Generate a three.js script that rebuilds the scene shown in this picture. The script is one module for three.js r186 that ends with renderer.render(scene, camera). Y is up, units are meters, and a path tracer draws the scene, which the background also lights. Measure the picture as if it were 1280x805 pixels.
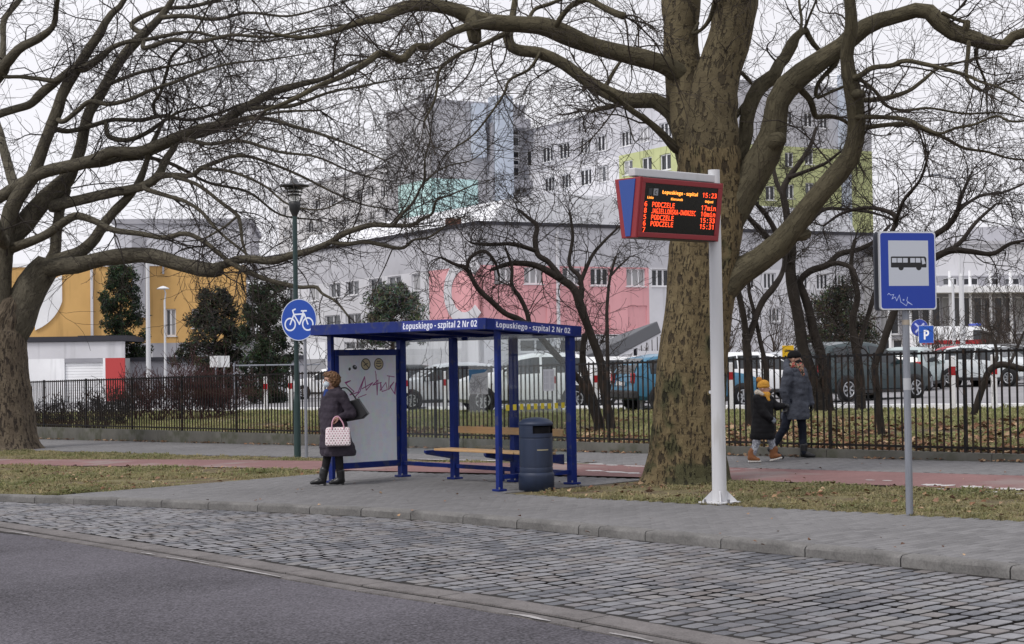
import * as THREE from 'three';
import { ImprovedNoise } from 'three/addons/math/ImprovedNoise.js';
import { mergeGeometries, mergeVertices, toCreasedNormals } from 'three/addons/utils/BufferGeometryUtils.js';
import { RoundedBoxGeometry } from 'three/addons/geometries/RoundedBoxGeometry.js';

// ------------------------------------------------------------------ camera, sky, sun, exposure
// World: X runs along the street (to the right), -Z runs across it away from the camera; D below means -Z.
const V = (x, y, z) => new THREE.Vector3(x, y, z);
const rad = (d) => d * Math.PI / 180;
const F = 2128.6, YAW = rad(48.7), EYE = 1.643;
const scene = new THREE.Scene();
const camera = new THREE.PerspectiveCamera(2 * Math.atan(402.5 / F) * 180 / Math.PI, 1280 / 805, 0.1, 2500);
camera.position.set(0, EYE, 0);
camera.rotation.order = 'YXZ';
camera.rotation.set(0.02254, YAW, -0.01471);
camera.updateMatrixWorld();
const renderer = new THREE.WebGLRenderer({ antialias: true });
renderer.toneMapping = THREE.LinearToneMapping;
renderer.toneMappingExposure = 1.15;
renderer.shadowMap.enabled = true;

const perlin = new ImprovedNoise();
{
  const w = 512, h = 256, data = new Float32Array(w * h * 4);
  for (let j = 0; j < h; j++) for (let i = 0; i < w; i++) {
    const el = ((j + 0.5) / h - 0.5) * Math.PI, az = (i + 0.5) / w * Math.PI * 2;
    const cx = Math.cos(az) * Math.cos(el), cz = Math.sin(az) * Math.cos(el), cy = Math.sin(el);
    let n = 0; for (let o = 0, f = 2.2, a = 0.5; o < 4; o++, f *= 2.1, a *= 0.5) n += a * perlin.noise(cx * f + 7.3, cy * f * 2 + 1.1, cz * f + 3.7);
    const L = (cy > 0 ? 0.79 + 0.2 * cy : 0.79) * (1 + 0.12 * n), k = (j * w + i) * 4;
    data[k] = L * 0.985; data[k + 1] = L * 0.978; data[k + 2] = L * 1.035; data[k + 3] = 1;
  }
  const sky = new THREE.DataTexture(data, w, h, THREE.RGBAFormat, THREE.FloatType);
  sky.mapping = THREE.EquirectangularReflectionMapping; sky.magFilter = sky.minFilter = THREE.LinearFilter; sky.needsUpdate = true;
  scene.background = sky; scene.environment = sky;
}
const sun = new THREE.DirectionalLight(0xfffaf4, 1.5);
{
  const d = V(-0.62, 1.0, 0.55).applyAxisAngle(V(0, 1, 0), YAW).normalize();
  sun.position.set(-18, 0, -18).addScaledVector(d, 60); sun.target.position.set(-18, 0, -18);
  sun.castShadow = true; sun.shadow.radius = 30; sun.shadow.mapSize.set(2048, 2048);
  Object.assign(sun.shadow.camera, { left: -45, right: 45, top: 45, bottom: -45, near: 1, far: 160 });
  scene.add(sun, sun.target);
}

// ------------------------------------------------------------------ measuring helpers
const GA = 0.01907, GB = 0.00234, cY = Math.cos(YAW), sY = Math.sin(YAW);
const gX = GA * cY + GB * sY, gZ = -GA * sY + GB * cY;                 // the ground is one gently sloping plane
const G = (X, Z) => gX * X + gZ * Z;
const S = (X, D, h = 0) => V(X, G(X, -D) + h, -D);
const camDir = (u, v) => V((u - 640) / F, -(v - 402.5) / F, -1).applyQuaternion(camera.quaternion);
const px = (u, v, depth) => camDir(u, v).multiplyScalar(depth).add(camera.position);
function gp(u, v, off = 0) { const d = camDir(u, v); const t = (off - EYE) / (d.y - gX * d.x - gZ * d.z); return V(d.x * t, EYE + d.y * t, d.z * t); }
const horizon = (u) => 450.5 - 0.01471 * (u - 640);
const lift = (D) => 0.28 * clamp((D - 21.8) / 7);                        // the ground behind the fence rises a little
function gz(u, z) { const xc = (u - 640) / F * z; const X = xc * cY - z * sY, Z = -xc * sY - z * cY; return V(X, G(X, Z) + lift(-Z), Z); }
const depthOf = (p) => -(p.x * sY + p.z * cY);

function rng(seed) { let a = seed >>> 0; return () => { a = (a + 0x6D2B79F5) | 0; let t = Math.imul(a ^ (a >>> 15), 1 | a); t = (t + Math.imul(t ^ (t >>> 7), 61 | t)) ^ t; return ((t ^ (t >>> 14)) >>> 0) / 4294967296; }; }
const R0 = rng(20210);
const rr = (a, b, r = R0) => a + (b - a) * r();
const clamp = (x, a = 0, b = 1) => Math.min(b, Math.max(a, x));
const lerp = (a, b, t) => a + (b - a) * t;
const sstep = (a, b, x) => { const t = clamp((x - a) / (b - a)); return t * t * (3 - 2 * t); };

// ------------------------------------------------------------------ textures
function lattice(period, seed) {
  const r = rng(seed), v = new Float32Array(period * period); for (let i = 0; i < v.length; i++) v[i] = r();
  return (x, y) => {
    x *= period; y *= period; const xi = Math.floor(x), yi = Math.floor(y); let fx = x - xi, fy = y - yi; fx = fx * fx * (3 - 2 * fx); fy = fy * fy * (3 - 2 * fy);
    const m = (a) => ((a % period) + period) % period, x0 = m(xi), x1 = m(xi + 1), y0 = m(yi) * period, y1 = m(yi + 1) * period;
    return (v[y0 + x0] * (1 - fx) + v[y0 + x1] * fx) * (1 - fy) + (v[y1 + x0] * (1 - fx) + v[y1 + x1] * fx) * fy;
  };
}
function fbm(seed, p0, oct = 4, gain = 0.5) {
  const L = []; let a = 1, s = 0, p = p0; for (let i = 0; i < oct; i++) { L.push([lattice(p, seed * 31 + i), a]); s += a; a *= gain; p *= 2; }
  return (x, y) => { let n = 0; for (const [f, w] of L) n += w * f(x, y); return n / s; };
}
const toS = (c) => c <= 0.0031308 ? 12.92 * c : 1.055 * Math.pow(c, 1 / 2.4) - 0.055;
function tex(size, metres, fn, srgb = true, w = size) {                  // fn gives linear colours (or one value) over one tile
  const d = new Uint8Array(w * size * 4);
  for (let j = 0; j < size; j++) for (let i = 0; i < w; i++) {
    let c = fn((i + 0.5) / w, (j + 0.5) / size); if (typeof c === 'number') c = [c, c, c]; const k = (j * w + i) * 4;
    for (let q = 0; q < 3; q++) d[k + q] = clamp(srgb ? toS(c[q]) : c[q]) * 255; d[k + 3] = 255;
  }
  const t = new THREE.DataTexture(d, w, size, THREE.RGBAFormat); t.wrapS = t.wrapT = THREE.RepeatWrapping; t.magFilter = THREE.LinearFilter; t.minFilter = THREE.LinearMipmapLinearFilter; t.generateMipmaps = true;
  if (srgb) t.colorSpace = THREE.SRGBColorSpace; t.repeat.set(1 / metres, 1 / metres); t.needsUpdate = true; return t;
}
function mixc(a, b, t) { return [lerp(a[0], b[0], t), lerp(a[1], b[1], t), lerp(a[2], b[2], t)]; }
const sc = (c, k) => [c[0] * k, c[1] * k, c[2] * k];
const std = (o) => new THREE.MeshPhysicalMaterial({ roughness: 0.85, side: THREE.DoubleSide, specularIntensity: (o.roughness ?? 0.85) > 0.7 && !o.metalness ? 0.35 : 1, ...o });
const col = (r, g, b) => new THREE.Color().setRGB(r, g, b);
const flat = (r, g, b, rough = 0.8, o = {}) => std({ color: col(r, g, b), roughness: rough, ...o });
function grainy(seed, c, amt, metres, o = {}, fine = 64) {               // plain material with mottling and grain
  const a = fbm(seed, 4, 5, 0.6), b = lattice(fine * 2, seed + 5);
  const f = (x, y) => 1 + amt * ((a(x, y) - 0.5) * 1.6 + (b(x, y) - 0.5) * 0.7);
  return std({ map: tex(256, metres, (x, y) => sc(c, f(x, y))), ...o });
}
function canvasTex(w, h, draw) { const c = document.createElement('canvas'); c.width = w; c.height = h; const g = c.getContext('2d'); draw(g, w, h); const t = new THREE.CanvasTexture(c); t.colorSpace = THREE.SRGBColorSpace; t.magFilter = THREE.LinearFilter; return t; }

const M = {};
{
  const n1 = fbm(1, 3, 5), n2 = lattice(330, 2), n3 = lattice(240, 3), n4 = fbm(4, 3, 4, 0.6);
  M.asphalt = std({ map: tex(1024, 4.3, (x, y) => { const g = n2(x, y), k = 0.72 + 0.7 * (n1(x, y) - 0.5) + 0.95 * (g - 0.42) + (n3(x, y) > 0.9 ? 0.5 : 0); return sc([0.098, 0.092, 0.106], clamp(k, 0.2, 2)); }), bumpMap: tex(512, 1.2, (x, y) => lattice1(x, y), false), bumpScale: 0.004, roughness: 0.8 });
}
function lattice1(x, y) { lattice1.f ??= lattice(128, 9); lattice1.g ??= lattice(64, 10); return 0.6 * lattice1.f(x, y) + 0.4 * lattice1.g(x, y); }
M.lot = grainy(12, [0.27, 0.265, 0.275], 0.25, 5);
M.redpath = (() => { const a = fbm(13, 4, 6, 0.65), b = lattice(256, 14), c = fbm(15, 5, 4); return std({ map: tex(512, 4.2, (x, y) => mixc(sc([0.225, 0.128, 0.124], 0.7 + 0.5 * a(x, y) + 0.25 * (b(x, y) - 0.5)), [0.25, 0.215, 0.205], sstep(0.52, 0.75, c(x, y)) * 0.7)), roughness: 0.9 }); })();
M.soil = (() => { const a = fbm(16, 6, 6, 0.65), b = lattice(256, 17); return std({ map: tex(512, 2.3, (x, y) => sc(mixc([0.13, 0.1, 0.065], [0.19, 0.17, 0.09], sstep(0.35, 0.65, a(x, y))), 0.7 + 0.6 * b(x, y))), bumpMap: tex(256, 0.7, (x, y) => b(x, y), false), bumpScale: 0.015, roughness: 1 }); })();
M.joint = grainy(18, [0.026, 0.024, 0.023], 0.5, 0.8, { roughness: 0.95 });
M.concrete = grainy(19, [0.148, 0.144, 0.14], 0.6, 1.3, { roughness: 0.9 });
M.plinth = (() => { const a = fbm(20, 5, 6, 0.65), b = fbm(21, 3, 5, 0.6); return std({ map: tex(512, 2.2, (x, y) => mixc(sc([0.12, 0.117, 0.105], 0.6 + 0.8 * a(x, y)), [0.06, 0.065, 0.04], sstep(0.5, 0.68, b(x, y)) * 0.8)), roughness: 0.95 }); })();
M.gutter = grainy(22, [0.14, 0.13, 0.128], 0.7, 1.1, { roughness: 0.9 });
M.whitepaint = flat(0.5, 0.48, 0.48, 0.85);
M.edgepaint = grainy(23, [0.33, 0.32, 0.32], 0.6, 0.7);

// ------------------------------------------------------------------ building helpers
const taken = {};
function numbered(n) { const k = taken[n] = (taken[n] ?? -1) + 1; return k ? `${n}_${String(k).padStart(3, '0')}` : n; }
function mesh(name, geo, mat, parent) { const m = new THREE.Mesh(geo, mat); m.name = name; m.castShadow = m.receiveShadow = true; parent?.add(m); return m; }
function tag(o, label, category, group) { o.name = numbered(o.name); o.userData = { label, category }; if (group) o.userData.group = group; scene.add(o); return o; }
function thing(name, label, category, pos, turn = 0, group) { const o = new THREE.Group(); o.name = name; o.position.copy(pos); o.rotation.y = turn; return tag(o, label, category, group); }
function setting(o) { o.name = numbered(o.name); o.userData.kind = 'structure'; scene.add(o); return o; }
function stuff(o, label, category) { o.name = numbered(o.name); o.userData = { kind: 'stuff', label, category }; scene.add(o); return o; }
function uvBox(g) {                                                       // uv in metres from the face's main direction
  if (g.index) g = g.toNonIndexed();
  const p = g.attributes.position, n = g.attributes.normal, uv = new Float32Array(p.count * 2);
  for (let i = 0; i < p.count; i++) { const ax = Math.abs(n.getX(i)), ay = Math.abs(n.getY(i)), az = Math.abs(n.getZ(i)); const a = ax > ay && ax > az ? [p.getZ(i), p.getY(i)] : ay > az ? [p.getX(i), p.getZ(i)] : [p.getX(i), p.getY(i)]; uv[2 * i] = a[0]; uv[2 * i + 1] = a[1]; }
  g.setAttribute('uv', new THREE.BufferAttribute(uv, 2)); return g;
}
const place = (g, x, y, z, ry = 0) => { if (ry) g.rotateY(ry); return g.translate(x, y, z); };
const box = (w, h, d, x = 0, y = 0, z = 0) => uvBox(new THREE.BoxGeometry(w, h, d).translate(x, y, z));
const rbox = (w, h, d, r, x = 0, y = 0, z = 0) => uvBox(new RoundedBoxGeometry(w, h, d, 2, r).translate(x, y, z));
const cyl = (r0, r1, h, x = 0, y = 0, z = 0, n = 16) => new THREE.CylinderGeometry(r1, r0, h, n).translate(x, y, z);   // r0 is the lower radius
const plain = (g) => { g = g.index ? g.toNonIndexed() : g; for (const k of Object.keys(g.attributes)) if (!['position', 'normal', 'uv'].includes(k)) g.deleteAttribute(k); if (!g.attributes.uv) g.setAttribute('uv', new THREE.BufferAttribute(new Float32Array(g.attributes.position.count * 2), 2)); return g; };
const join = (a) => mergeGeometries(a.map(plain));
function bar(a, b, r, n = 8, r2 = r) { const d = b.clone().sub(a), g = new THREE.CylinderGeometry(r2, r, d.length(), n); g.applyQuaternion(new THREE.Quaternion().setFromUnitVectors(V(0, 1, 0), d.clone().normalize())); const m = a.clone().add(b).multiplyScalar(0.5); return g.translate(m.x, m.y, m.z); }
function pane(w, h) { return new THREE.PlaneGeometry(w, h); }

class Acc {                                                               // collects tubes into one geometry
  constructor() { this.p = []; this.n = []; this.u = []; this.i = []; this.k = 0; }
  tube(P, R, sides, o = {}) {
    const N = P.length; if (N < 2) return; const t = V(0, 0, 0), a = V(0, 0, 0), b = V(0, 0, 0), q = V(0, 0, 0); let len = o.v0 ?? 0;
    const wraps = Math.max(1, Math.round(2 * Math.PI * R[0] / (o.tile ?? 1))) * (o.tile ?? 1), base = this.k;
    for (let i = 0; i < N; i++) {
      t.subVectors(P[Math.min(N - 1, i + 1)], P[Math.max(0, i - 1)]).normalize();
      if (!i) { a.set(0.3, 0.1, 1).cross(t).normalize(); } else a.addScaledVector(t, -a.dot(t)).normalize();
      b.crossVectors(t, a); if (i) len += P[i].distanceTo(P[i - 1]);
      for (let s = 0; s <= sides; s++) {
        const th = s / sides * Math.PI * 2, c = Math.cos(th), sn = Math.sin(th); q.set(a.x * c + b.x * sn, a.y * c + b.y * sn, a.z * c + b.z * sn);
        let r = R[i]; if (o.bump) r *= o.bump(P[i], q, i / (N - 1));
        this.p.push(P[i].x + q.x * r, P[i].y + q.y * r, P[i].z + q.z * r); this.n.push(q.x, q.y, q.z); this.u.push(s / sides * wraps, len);
      }
    }
    const w = sides + 1;
    for (let i = 0; i < N - 1; i++) for (let s = 0; s < sides; s++) { const A = base + i * w + s, B = A + w; this.i.push(A, A + 1, B, A + 1, B + 1, B); }
    this.k += N * w;
    if (o.cap) { const e = P[N - 1]; this.p.push(e.x + t.x * R[N - 1] * 0.5, e.y + t.y * R[N - 1] * 0.5, e.z + t.z * R[N - 1] * 0.5); this.n.push(t.x, t.y, t.z); this.u.push(0, len); const A = base + (N - 1) * w; for (let s = 0; s < sides; s++) this.i.push(A + s, A + s + 1, this.k); this.k++; }
  }
  geo(smoothNormals) {
    const g = new THREE.BufferGeometry(); g.setAttribute('position', new THREE.Float32BufferAttribute(this.p, 3)); g.setAttribute('normal', new THREE.Float32BufferAttribute(this.n, 3)); g.setAttribute('uv', new THREE.Float32BufferAttribute(this.u, 2)); g.setIndex(this.i);
    if (smoothNormals) g.computeVertexNormals(); return g;
  }
}
function resample(P, R, step) {                                           // Catmull-Rom through the points, about one ring per step metres
  const c = new THREE.CatmullRomCurve3(P, false, 'centripetal'), L = c.getLength(), n = Math.max(P.length, Math.ceil(L / step)), Q = [], r = [];
  for (let i = 0; i <= n; i++) { const t = i / n; Q.push(c.getPoint(t)); const f = t * (P.length - 1), k = Math.min(P.length - 2, Math.floor(f)); const e = f - k; r.push(lerp(R[k], R[k + 1], e * e * (3 - 2 * e))); }
  return [Q, r];
}
function sheet(name, pts, off, mat, parent) {                             // polygon [X, D] laid on the sloping ground
  const c = pts.map(([x, d]) => new THREE.Vector2(x, d)); if (THREE.ShapeUtils.isClockWise(c)) c.reverse();
  const tri = THREE.ShapeUtils.triangulateShape(c, []), p = [], n = [], u = [], N = V(-gX, 1, -gZ).normalize();
  for (const q of c) { p.push(q.x, G(q.x, -q.y) + off, -q.y); n.push(N.x, N.y, N.z); u.push(q.x, q.y); }
  const g = new THREE.BufferGeometry(); g.setAttribute('position', new THREE.Float32BufferAttribute(p, 3)); g.setAttribute('normal', new THREE.Float32BufferAttribute(n, 3)); g.setAttribute('uv', new THREE.Float32BufferAttribute(u, 2)); g.setIndex(tri.flat());
  return mesh(name, g, mat, parent);
}
const tilt = new THREE.Quaternion().setFromUnitVectors(V(0, 1, 0), V(-gX, 1, -gZ).normalize());   // turns upright pieces onto the slope

// ------------------------------------------------------------------ lines of the street, taken from the photograph
const ROAD = -0.09;                                                       // the carriageway lies below the pavement
const XD = (p) => [p.x, -p.z];
const extend = (L, x0, x1) => { const a = L[0], b = L[1], y = L[L.length - 2], z = L[L.length - 1], at = (p, q, x) => [x, p[1] + (q[1] - p[1]) * (x - p[0]) / (q[0] - p[0])]; return [at(a, b, x0), ...L, at(y, z, x1)]; };
const dAt = (L, x) => { let k = 0; while (k < L.length - 2 && x > L[k + 1][0]) k++; const [a, b] = [L[k], L[k + 1]]; return a[1] + (b[1] - a[1]) * (x - a[0]) / (b[0] - a[0]); };
const smoothLine = (L, step = 0.5) => { const c = new THREE.CatmullRomCurve3(L.map(([x, d]) => V(x, d, 0)), false, 'centripetal'); const n = Math.ceil(c.getLength() / step); return c.getSpacedPoints(n).map((p) => [p.x, p.y]); };
const kerbPix = [[0, 627], [143, 632], [319, 639.5], [480, 647], [642, 660], [802, 676], [1001, 695.5], [1256, 723]];
const kerbLine = smoothLine(extend(kerbPix.map(([u, v]) => XD(gp(u, v, ROAD))), -40, 6));
const gutPix = [[0, 660], [250, 700], [435, 732], [650, 765], [850, 803]];
const gutLine = smoothLine(extend(gutPix.map(([u, v]) => XD(gp(u, v, ROAD))), -40, 6));
const pathFar = smoothLine([[-70, 13.5], [-45, 14.6], [-34.4, 15.7], [-29.5, 17.1], [-25.6, 17.9], [-20, 18.9], [-14.5, 19.2], [-4, 19.25], [12, 19.2]]);
const pathNear = smoothLine([[-70, 12.4], [-45, 13.5], [-32, 14.6], [-27, 15.8], [-23.3, 16.3], [-18, 17.0], [-13, 17.25], [-4, 17.2], [12, 17.1]]);
const FENCE = 21.62, PLATFORM_L = -22.6, BACK = 14.25;

// ------------------------------------------------------------------ ground sheets
{
  setting(sheet('ground', [[-420, -60], [260, -60], [260, 420], [-420, 420]], -0.3, M.soil));
  const road = [...gutLine.filter((p) => p[0] >= -40 && p[0] <= 6).map(([x, d]) => [x, d - 0.16]), [6, -9], [-40, -9]];
  setting(sheet('road', road, ROAD, M.asphalt));
  const bay = [...gutLine.map(([x, d]) => [x, d + 0.02]), ...kerbLine.slice().reverse()];
  const platform = [...kerbLine.filter((p) => p[0] > PLATFORM_L).map(([x, d]) => [x, d + 0.1]), [6, BACK], [-16.6, BACK + 0.1], [-16.4, 17.0], [PLATFORM_L, 16.35]];
  const lawn = [...kerbLine.filter((p) => p[0] < PLATFORM_L - 0.1).map(([x, d]) => [x, d + 0.1]), [PLATFORM_L + 0.2, 16.3], ...pathNear.filter((p) => p[0] < PLATFORM_L && p[0] > -68).reverse()];
  setting(sheet('lawn', lawn, -0.012, M.soil));
  setting(sheet('lawn', [[-16.6, BACK], [6, BACK - 0.02], [6, 17.15], [-12, 17.23], [-16.4, 17.1]], -0.016, M.soil));
  setting(sheet('lawn', [...pathFar.filter((p) => p[0] > -68 && p[0] < -20), [-20, 19.4], [-26, 18.7], [-31, 18.2], [-38, 18.0], [-50, 18.0], [-68, 18.0]], -0.014, M.soil));
  setting(sheet('bicycle_path', [...pathNear, ...pathFar.slice().reverse()], 0.004, M.redpath));
  const rise = (m) => { const p = m.geometry.attributes.position; for (let i = 0; i < p.count; i++) p.setY(i, p.getY(i) + lift(-p.getZ(i))); m.geometry.computeVertexNormals(); return m; };
  setting(rise(sheet('verge', [[-110, FENCE + 0.1], [12, FENCE + 0.1], [12, 28.8], [-110, 28.8]], -0.02, M.soil)));
  setting(rise(sheet('verge', [[-110, 28.8], [12, 28.8], [12, 33.7], [-110, 33.7]], -0.02, M.soil)));
  setting(rise(sheet('car_park', [[-140, 33.6], [60, 33.6], [60, 110], [-140, 110]], 0.0, M.lot)));

  // ---- cobbled bus bay: every stone is a piece, the far ones share one mass
  const cob = new THREE.Group(); cob.name = 'cobbled_bay'; setting(cob);
  sheet('bedding', bay, ROAD + 0.0005, M.joint, cob);
  const r = rng(77), variants = [];
  for (let k = 0; k < 5; k++) {                                           // pillow-topped setts, one metre in nominal size, scaled below
    const p = [], idx = [], jig = () => rr(-0.055, 0.055, r), C = [[-0.5, -0.5], [0.5, -0.5], [0.5, 0.5], [-0.5, 0.5]].map(([x, z]) => [x + jig(), z + jig()]);
    const ring8 = (s, cut, y) => C.forEach(([x, z], q) => { const n = C[(q + 1) % 4], o = C[(q + 3) % 4]; p.push((x + (o[0] - x) * cut) * s, y, (z + (o[1] - z) * cut) * s, (x + (n[0] - x) * cut) * s, y, (z + (n[1] - z) * cut) * s); });
    ring8(1, 0.08, -0.06); ring8(1, 0.09, -0.014); ring8(0.95, 0.09, -0.003); ring8(0.88, 0.1, 0);
    for (let a = 0; a < 3; a++) for (let q = 0; q < 8; q++) { const A = a * 8 + q, B = a * 8 + (q + 1) % 8; idx.push(A, A + 8, B, B, A + 8, B + 8); }
    p.push(jig(), 0.001, jig()); for (let q = 0; q < 8; q++) idx.push(24 + q, 32, 24 + (q + 1) % 8);
    const g = new THREE.BufferGeometry(); g.setAttribute('position', new THREE.Float32BufferAttribute(p, 3)); g.setIndex(idx); g.computeVertexNormals();
    const uv = []; for (let q = 0; q < p.length; q += 3) uv.push(p[q] * 0.2 + k * 0.37, p[q + 2] * 0.2 + k * 0.21); g.setAttribute('uv', new THREE.Float32BufferAttribute(uv, 2)); variants.push(g);
  }
  const stoneTex = (() => { const a = fbm(31, 6, 5, 0.6), b = lattice(256, 32); return tex(256, 0.6, (x, y) => { const k = 0.55 + 0.55 * a(x, y) + 0.5 * (b(x, y) - 0.4); return [k, k, k]; }); })();
  const tones = [[0.235, 0.232, 0.25], [0.20, 0.19, 0.20], [0.27, 0.268, 0.285], [0.17, 0.17, 0.19], [0.21, 0.19, 0.185], [0.25, 0.24, 0.24], [0.12, 0.125, 0.145], [0.21, 0.215, 0.235]];
  const mats = tones.map((c) => std({ color: col(...c.map((q) => q * 0.82)), map: stoneTex, bumpMap: stoneTex, bumpScale: 0.006, roughness: 0.36 }));
  const list = [];
  for (let x = -34; x < 3; ) {
    const w = rr(0.15, 0.19, r); let d = dAt(gutLine, x) + 0.32 + rr(0, 0.08, r); const end = dAt(kerbLine, x) - 0.02, ph = rr(0, 6, r);
    while (d < end - 0.06) { let l = rr(0.15, 0.24, r); if (d + l > end) l = end - d; const cx = x + w / 2 + 0.012 * Math.sin(d * 2.1 + ph * 0.2) + 0.05 * Math.sin(x * 0.5 + d * 0.8), cd = d + l / 2; list.push({ x: cx, d: cd, w, l, z: cx * sY * -1 + cd * cY, tone: (perlin.noise(cx * 0.9, cd * 0.9, 3) + rr(-0.6, 0.6, r)), k: Math.floor(r() * 5), dy: rr(-0.0025, 0.003, r), tx: rr(-0.014, 0.014, r), tz: rr(-0.014, 0.014, r), ry: rr(-0.05, 0.05, r) }); d += l; }
    x += w;
  }
  const inView = (s) => { const xc = s.x * cY + s.d * sY, z = -(s.x * sY - s.d * cY); const u = 640 + F * xc / z, v = horizon(u) + F * (EYE + 0.09 - G(s.x, -s.d)) / z; s.zc = z; return z > 0 && u > -40 && u < 1320 && v < 830; };
  list.forEach((s) => { s.in = inView(s); const f = clamp(s.tone * 0.9 + 0.5); s.m = f < 0.1 ? 6 : f < 0.22 ? 3 : f < 0.36 ? 1 : f < 0.5 ? 7 : f < 0.64 ? 0 : f < 0.76 ? 5 : f < 0.86 ? 2 : (s.k % 2 ? 4 : 2); });
  list.sort((a, b) => (b.in - a.in) || (a.zc - b.zc));
  const mat = (s) => { const q = new THREE.Quaternion().setFromEuler(new THREE.Euler(s.tx, s.ry, s.tz)).premultiply(tilt); return new THREE.Matrix4().compose(S(s.x, s.d, ROAD + 0.004 + s.dy), q, V(s.w - 0.036, 1, s.l - 0.024)); };
  list.slice(0, 300).forEach((s) => { const m = mesh('cobblestone', variants[s.k], mats[s.m], cob); mat(s).decompose(m.position, m.quaternion, m.scale); });
  for (let k = 0; k < 5; k++) for (let m = 0; m < 8; m++) {
    const L = list.slice(300).filter((s) => s.k === k && s.m === m && s.d - s.x * 0 < 13.5 && s.x > -32); if (!L.length) continue;
    const im = new THREE.InstancedMesh(variants[k], mats[m], L.length); L.forEach((s, i) => im.setMatrixAt(i, mat(s))); im.name = 'cobblestones'; im.userData.kind = 'stuff'; im.castShadow = im.receiveShadow = true; cob.add(im);
  }

  // ---- gutter strip: long weathered concrete lengths and a worn white edge line beside the asphalt
  const gut = new THREE.Group(); gut.name = 'gutter'; setting(gut);
  const strip = (L, a, b, y, x0, x1) => { const n = Math.max(2, Math.ceil((x1 - x0) / 0.4)), p = [], u = [], id = []; for (let i = 0; i <= n; i++) { const x = lerp(x0, x1, i / n), d = dAt(L, x); [[a, -0.05], [a + 0.012, y], [b - 0.012, y], [b, -0.05]].forEach(([q, h], k) => { const wob = 0.012 * perlin.noise(x * 3.1, q * 5, 2); p.push(x, G(x, -(d + q)) + ROAD + h + (k % 3 ? 0.004 * perlin.noise(x * 4, q * 9, 5) : 0), -(d + q + wob)); u.push(x, q); }); } for (let i = 0; i < n; i++) for (let k = 0; k < 3; k++) { const A = i * 4 + k; id.push(A, A + 4, A + 1, A + 1, A + 4, A + 5); } const g = new THREE.BufferGeometry(); g.setAttribute('position', new THREE.Float32BufferAttribute(p, 3)); g.setAttribute('uv', new THREE.Float32BufferAttribute(u, 2)); g.setIndex(id); return toCreasedNormals(g, 0.5); };
  for (let x = -34; x < 4; ) { const l = rr(0.9, 2.2, r); mesh('gutter_stone', strip(gutLine, 0.03, 0.31, 0.012, x + 0.006, x + l - 0.006), M.gutter, gut); mesh('gutter_stone', strip(gutLine, -0.155, 0.005, 0.006, x + 0.2, x + l + 0.19), M.gutter, gut); x += l; }
  for (let x = -34; x < 4; ) { const l = rr(0.3, 1.5, r), w = rr(0.02, 0.05, r); if (r() < 0.6) { const L = gutLine, e = -0.15; const a = [], b = []; for (let i = 0; i <= 8; i++) { const q = x + l * i / 8, d = dAt(L, q) + e; a.push([q, d + rr(-0.008, 0.008, r)]); b.push([q, d + w * Math.sin(Math.PI * clamp(i / 8, 0.08, 0.92)) * rr(0.6, 1.2, r) + 0.006]); } sheet('edge_line', [...a, ...b.reverse()], ROAD + 0.014, M.edgepaint, gut); } x += l + rr(0.02, 0.3, r); }

  // ---- kerb stones, one metre each
  const kerb = new THREE.Group(); kerb.name = 'kerb'; setting(kerb);
  const joints = [41, 90, 143, 199, 257.5, 319, 384, 448, 510, 575, 642, 719, 744, 802, 896, 1001, 1120, 1256].map((u, i, A) => { const v = 627 + (u - 0) * 0; return u; });
  const cuts = []; { let x = -36; const onKerb = (u) => { let lo = -36, hi = 4; for (let i = 0; i < 40; i++) { const m = (lo + hi) / 2, d = dAt(kerbLine, m), xc = m * cY + d * sY, z = -(m * sY - d * cY); if (640 + F * xc / z < u) lo = m; else hi = m; } return lo; }; const xs = joints.map(onKerb); for (let q = xs[0] - 1; q > -36; q -= 1) cuts.unshift(q); cuts.push(...xs); for (let q = xs[xs.length - 1] + 1; q < 4; q += 1) cuts.push(q); }
  for (let i = 0; i < cuts.length - 1; i++) {
    const x0 = cuts[i] + 0.007, x1 = cuts[i + 1] - 0.007, a = V(x0, G(x0, -dAt(kerbLine, x0)), -dAt(kerbLine, x0)), b = V(x1, G(x1, -dAt(kerbLine, x1)), -dAt(kerbLine, x1));
    const prof = [[0, -0.25], [0.0, -0.02], [0.012, -0.002], [0.03, 0.008], [0.15, 0.012], [0.15, -0.25]], n = 5, p = [], u = [], id = [];
    for (let k = 0; k <= n; k++) { const t = k / n, c = a.clone().lerp(b, t), end = Math.min(t, 1 - t) < 0.01 ? 0.004 : 0; for (const [q, h] of prof) { const nz = 0.006 * perlin.noise(c.x * 5, q * 12, h * 9 + i); p.push(c.x, c.y + h - end + rr(-0.0015, 0.0015, r), c.z - q + nz + rr(-0.0015, 0.0015, r)); u.push(c.x + i * 0.13, q + h); } }
    const m = prof.length; for (let k = 0; k < n; k++) for (let q = 0; q < m - 1; q++) { const A = k * m + q; id.push(A, A + m, A + 1, A + 1, A + m, A + m + 1); }
    for (const k of [0, n]) for (let q = 1; q < m - 1; q++) id.push(k * m, k * m + q, k * m + q + 1);
    const g = new THREE.BufferGeometry(); g.setAttribute('position', new THREE.Float32BufferAttribute(p, 3)); g.setAttribute('uv', new THREE.Float32BufferAttribute(u, 2)); g.setIndex(id); mesh('kerb_stone', toCreasedNormals(g, 0.6), M.concrete, kerb);
  }

  // ---- concrete block paving: platform in front, footway along the fence
  const pav = new THREE.Group(); pav.name = 'pavement'; setting(pav); sheet('bedding', platform, -0.012, M.gutter, pav);
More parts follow.
